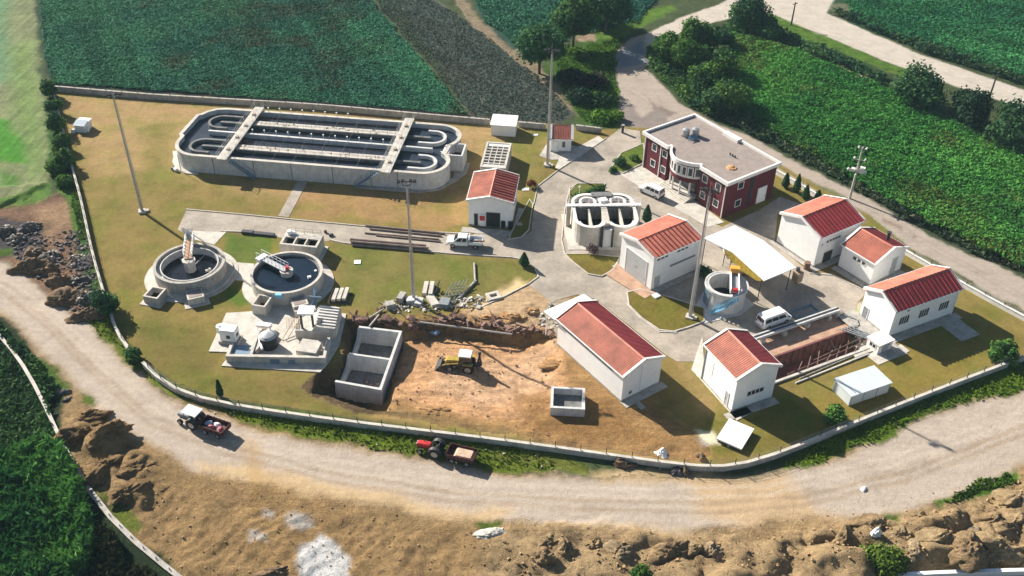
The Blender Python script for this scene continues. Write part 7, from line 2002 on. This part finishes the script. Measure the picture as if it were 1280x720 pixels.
crop('hedgerow', 'scrub along the upper right field edge', [(1034, 16), (1150, 66), (1280, 108), (1280, 96), (1150, 52), (1050, 14)], 14, .3, 1.6, .45, (.02, .05, .03), (.05, .10, .04), seed=8, cat='hedge', patch=.3)
crop('reeds', 'tall bright reeds filling the sunken bed at the bottom left', [(-200, 560), (0, 560), (60, 540), (78, 560), (108, 622), (124, 650), (110, 690), (80, 760), (-200, 800)], 60, .9, 3.0, .34, (.03, .115, .034), (.12, .28, .06), seed=9, cat='reeds', elong=4.0, patch=.28, upright=.7, zoff=1)
crop('undergrowth', 'dark tangled undergrowth left of the dirt road', [(-200, 380), (0, 398), (55, 455), (80, 488), (62, 505), (72, 545), (78, 560), (0, 575), (-200, 580)], 34, .3, 1.1, .36, (.018, .05, .024), (.06, .13, .032), seed=10, cat='undergrowth', patch=.25, zoff=1, elong=2.0)
crop('undergrowth', 'brownish weeds along the foot of the bottom left parapet', [(108, 640), (124, 652), (160, 690), (200, 715), (280, 790), (60, 800), (90, 720)], 40, .3, 1.5, .34, (.02, .028, .012), (.075, .07, .03), seed=11, cat='undergrowth', patch=.3, zoff=1, elong=2.6, upright=.5)
for i, (poly, lab, ta, tb, dn) in enumerate((
    ([(110, 400), (136, 394), (158, 428), (185, 455), (225, 485), (290, 508), (400, 526), (560, 546), (640, 558), (690, 568), (690, 588), (600, 584), (520, 570), (430, 552), (330, 534), (235, 498), (205, 484), (150, 440)], 'rough bright grass between the front wall and the dirt road', (.08, .13, .012), (.19, .26, .02), 10),
    ([(978, 582), (1010, 558), (1090, 524), (1180, 492), (1300, 452), (1300, 480), (1150, 521), (1100, 550), (1060, 564), (1010, 581)], 'rough green grass below the right-hand front wall', (.06, .12, .01), (.16, .25, .016), 10),
    ([(690, 66), (772, 48), (772, 158), (735, 158), (700, 110)], 'bright grass and weeds beside the entrance road', (.05, .11, .015), (.13, .25, .025), 14),
    ([(62, 120), (70, 112), (90, 200), (104, 260), (112, 300), (100, 300), (88, 250), (66, 215)], 'overgrown grass strip outside the left wall', (.035, .08, .02), (.11, .20, .03), 22),
    ([(1165, 628), (1200, 616), (1230, 600), (1262, 590), (1268, 600), (1240, 614), (1200, 626)], 'narrow grass strip beside the mounds at the right', (.04, .10, .01), (.11, .20, .02), 40))):
    crop('grass', lab, poly, dn, .04, .2, .22, ta, tb, seed=20 + i, cat='grass', patch=.35, elong=2.4, upright=.4, zoff=1, inset=.1)

# ------------------------------------------------------------------ the air
hz = MB().box(-3400, 3400, -2400, 4400, -6.0, 92.0).build('haze', 'white')
hm = bpy.data.materials.new('haze_air')
hm.use_nodes = True
hn = hm.node_tree.nodes
hn.clear()
ho = hn.new('ShaderNodeOutputMaterial')
hv = hn.new('ShaderNodeVolumePrincipled')
hv.inputs['Color'].default_value = (0.50, 0.78, 0.92, 1)
hv.inputs['Density'].default_value = 0.00014
hm.node_tree.links.new(hv.outputs[0], ho.inputs['Volume'])
hz.data.materials.clear()
hz.data.materials.append(hm)
tag(hz, kind='stuff')
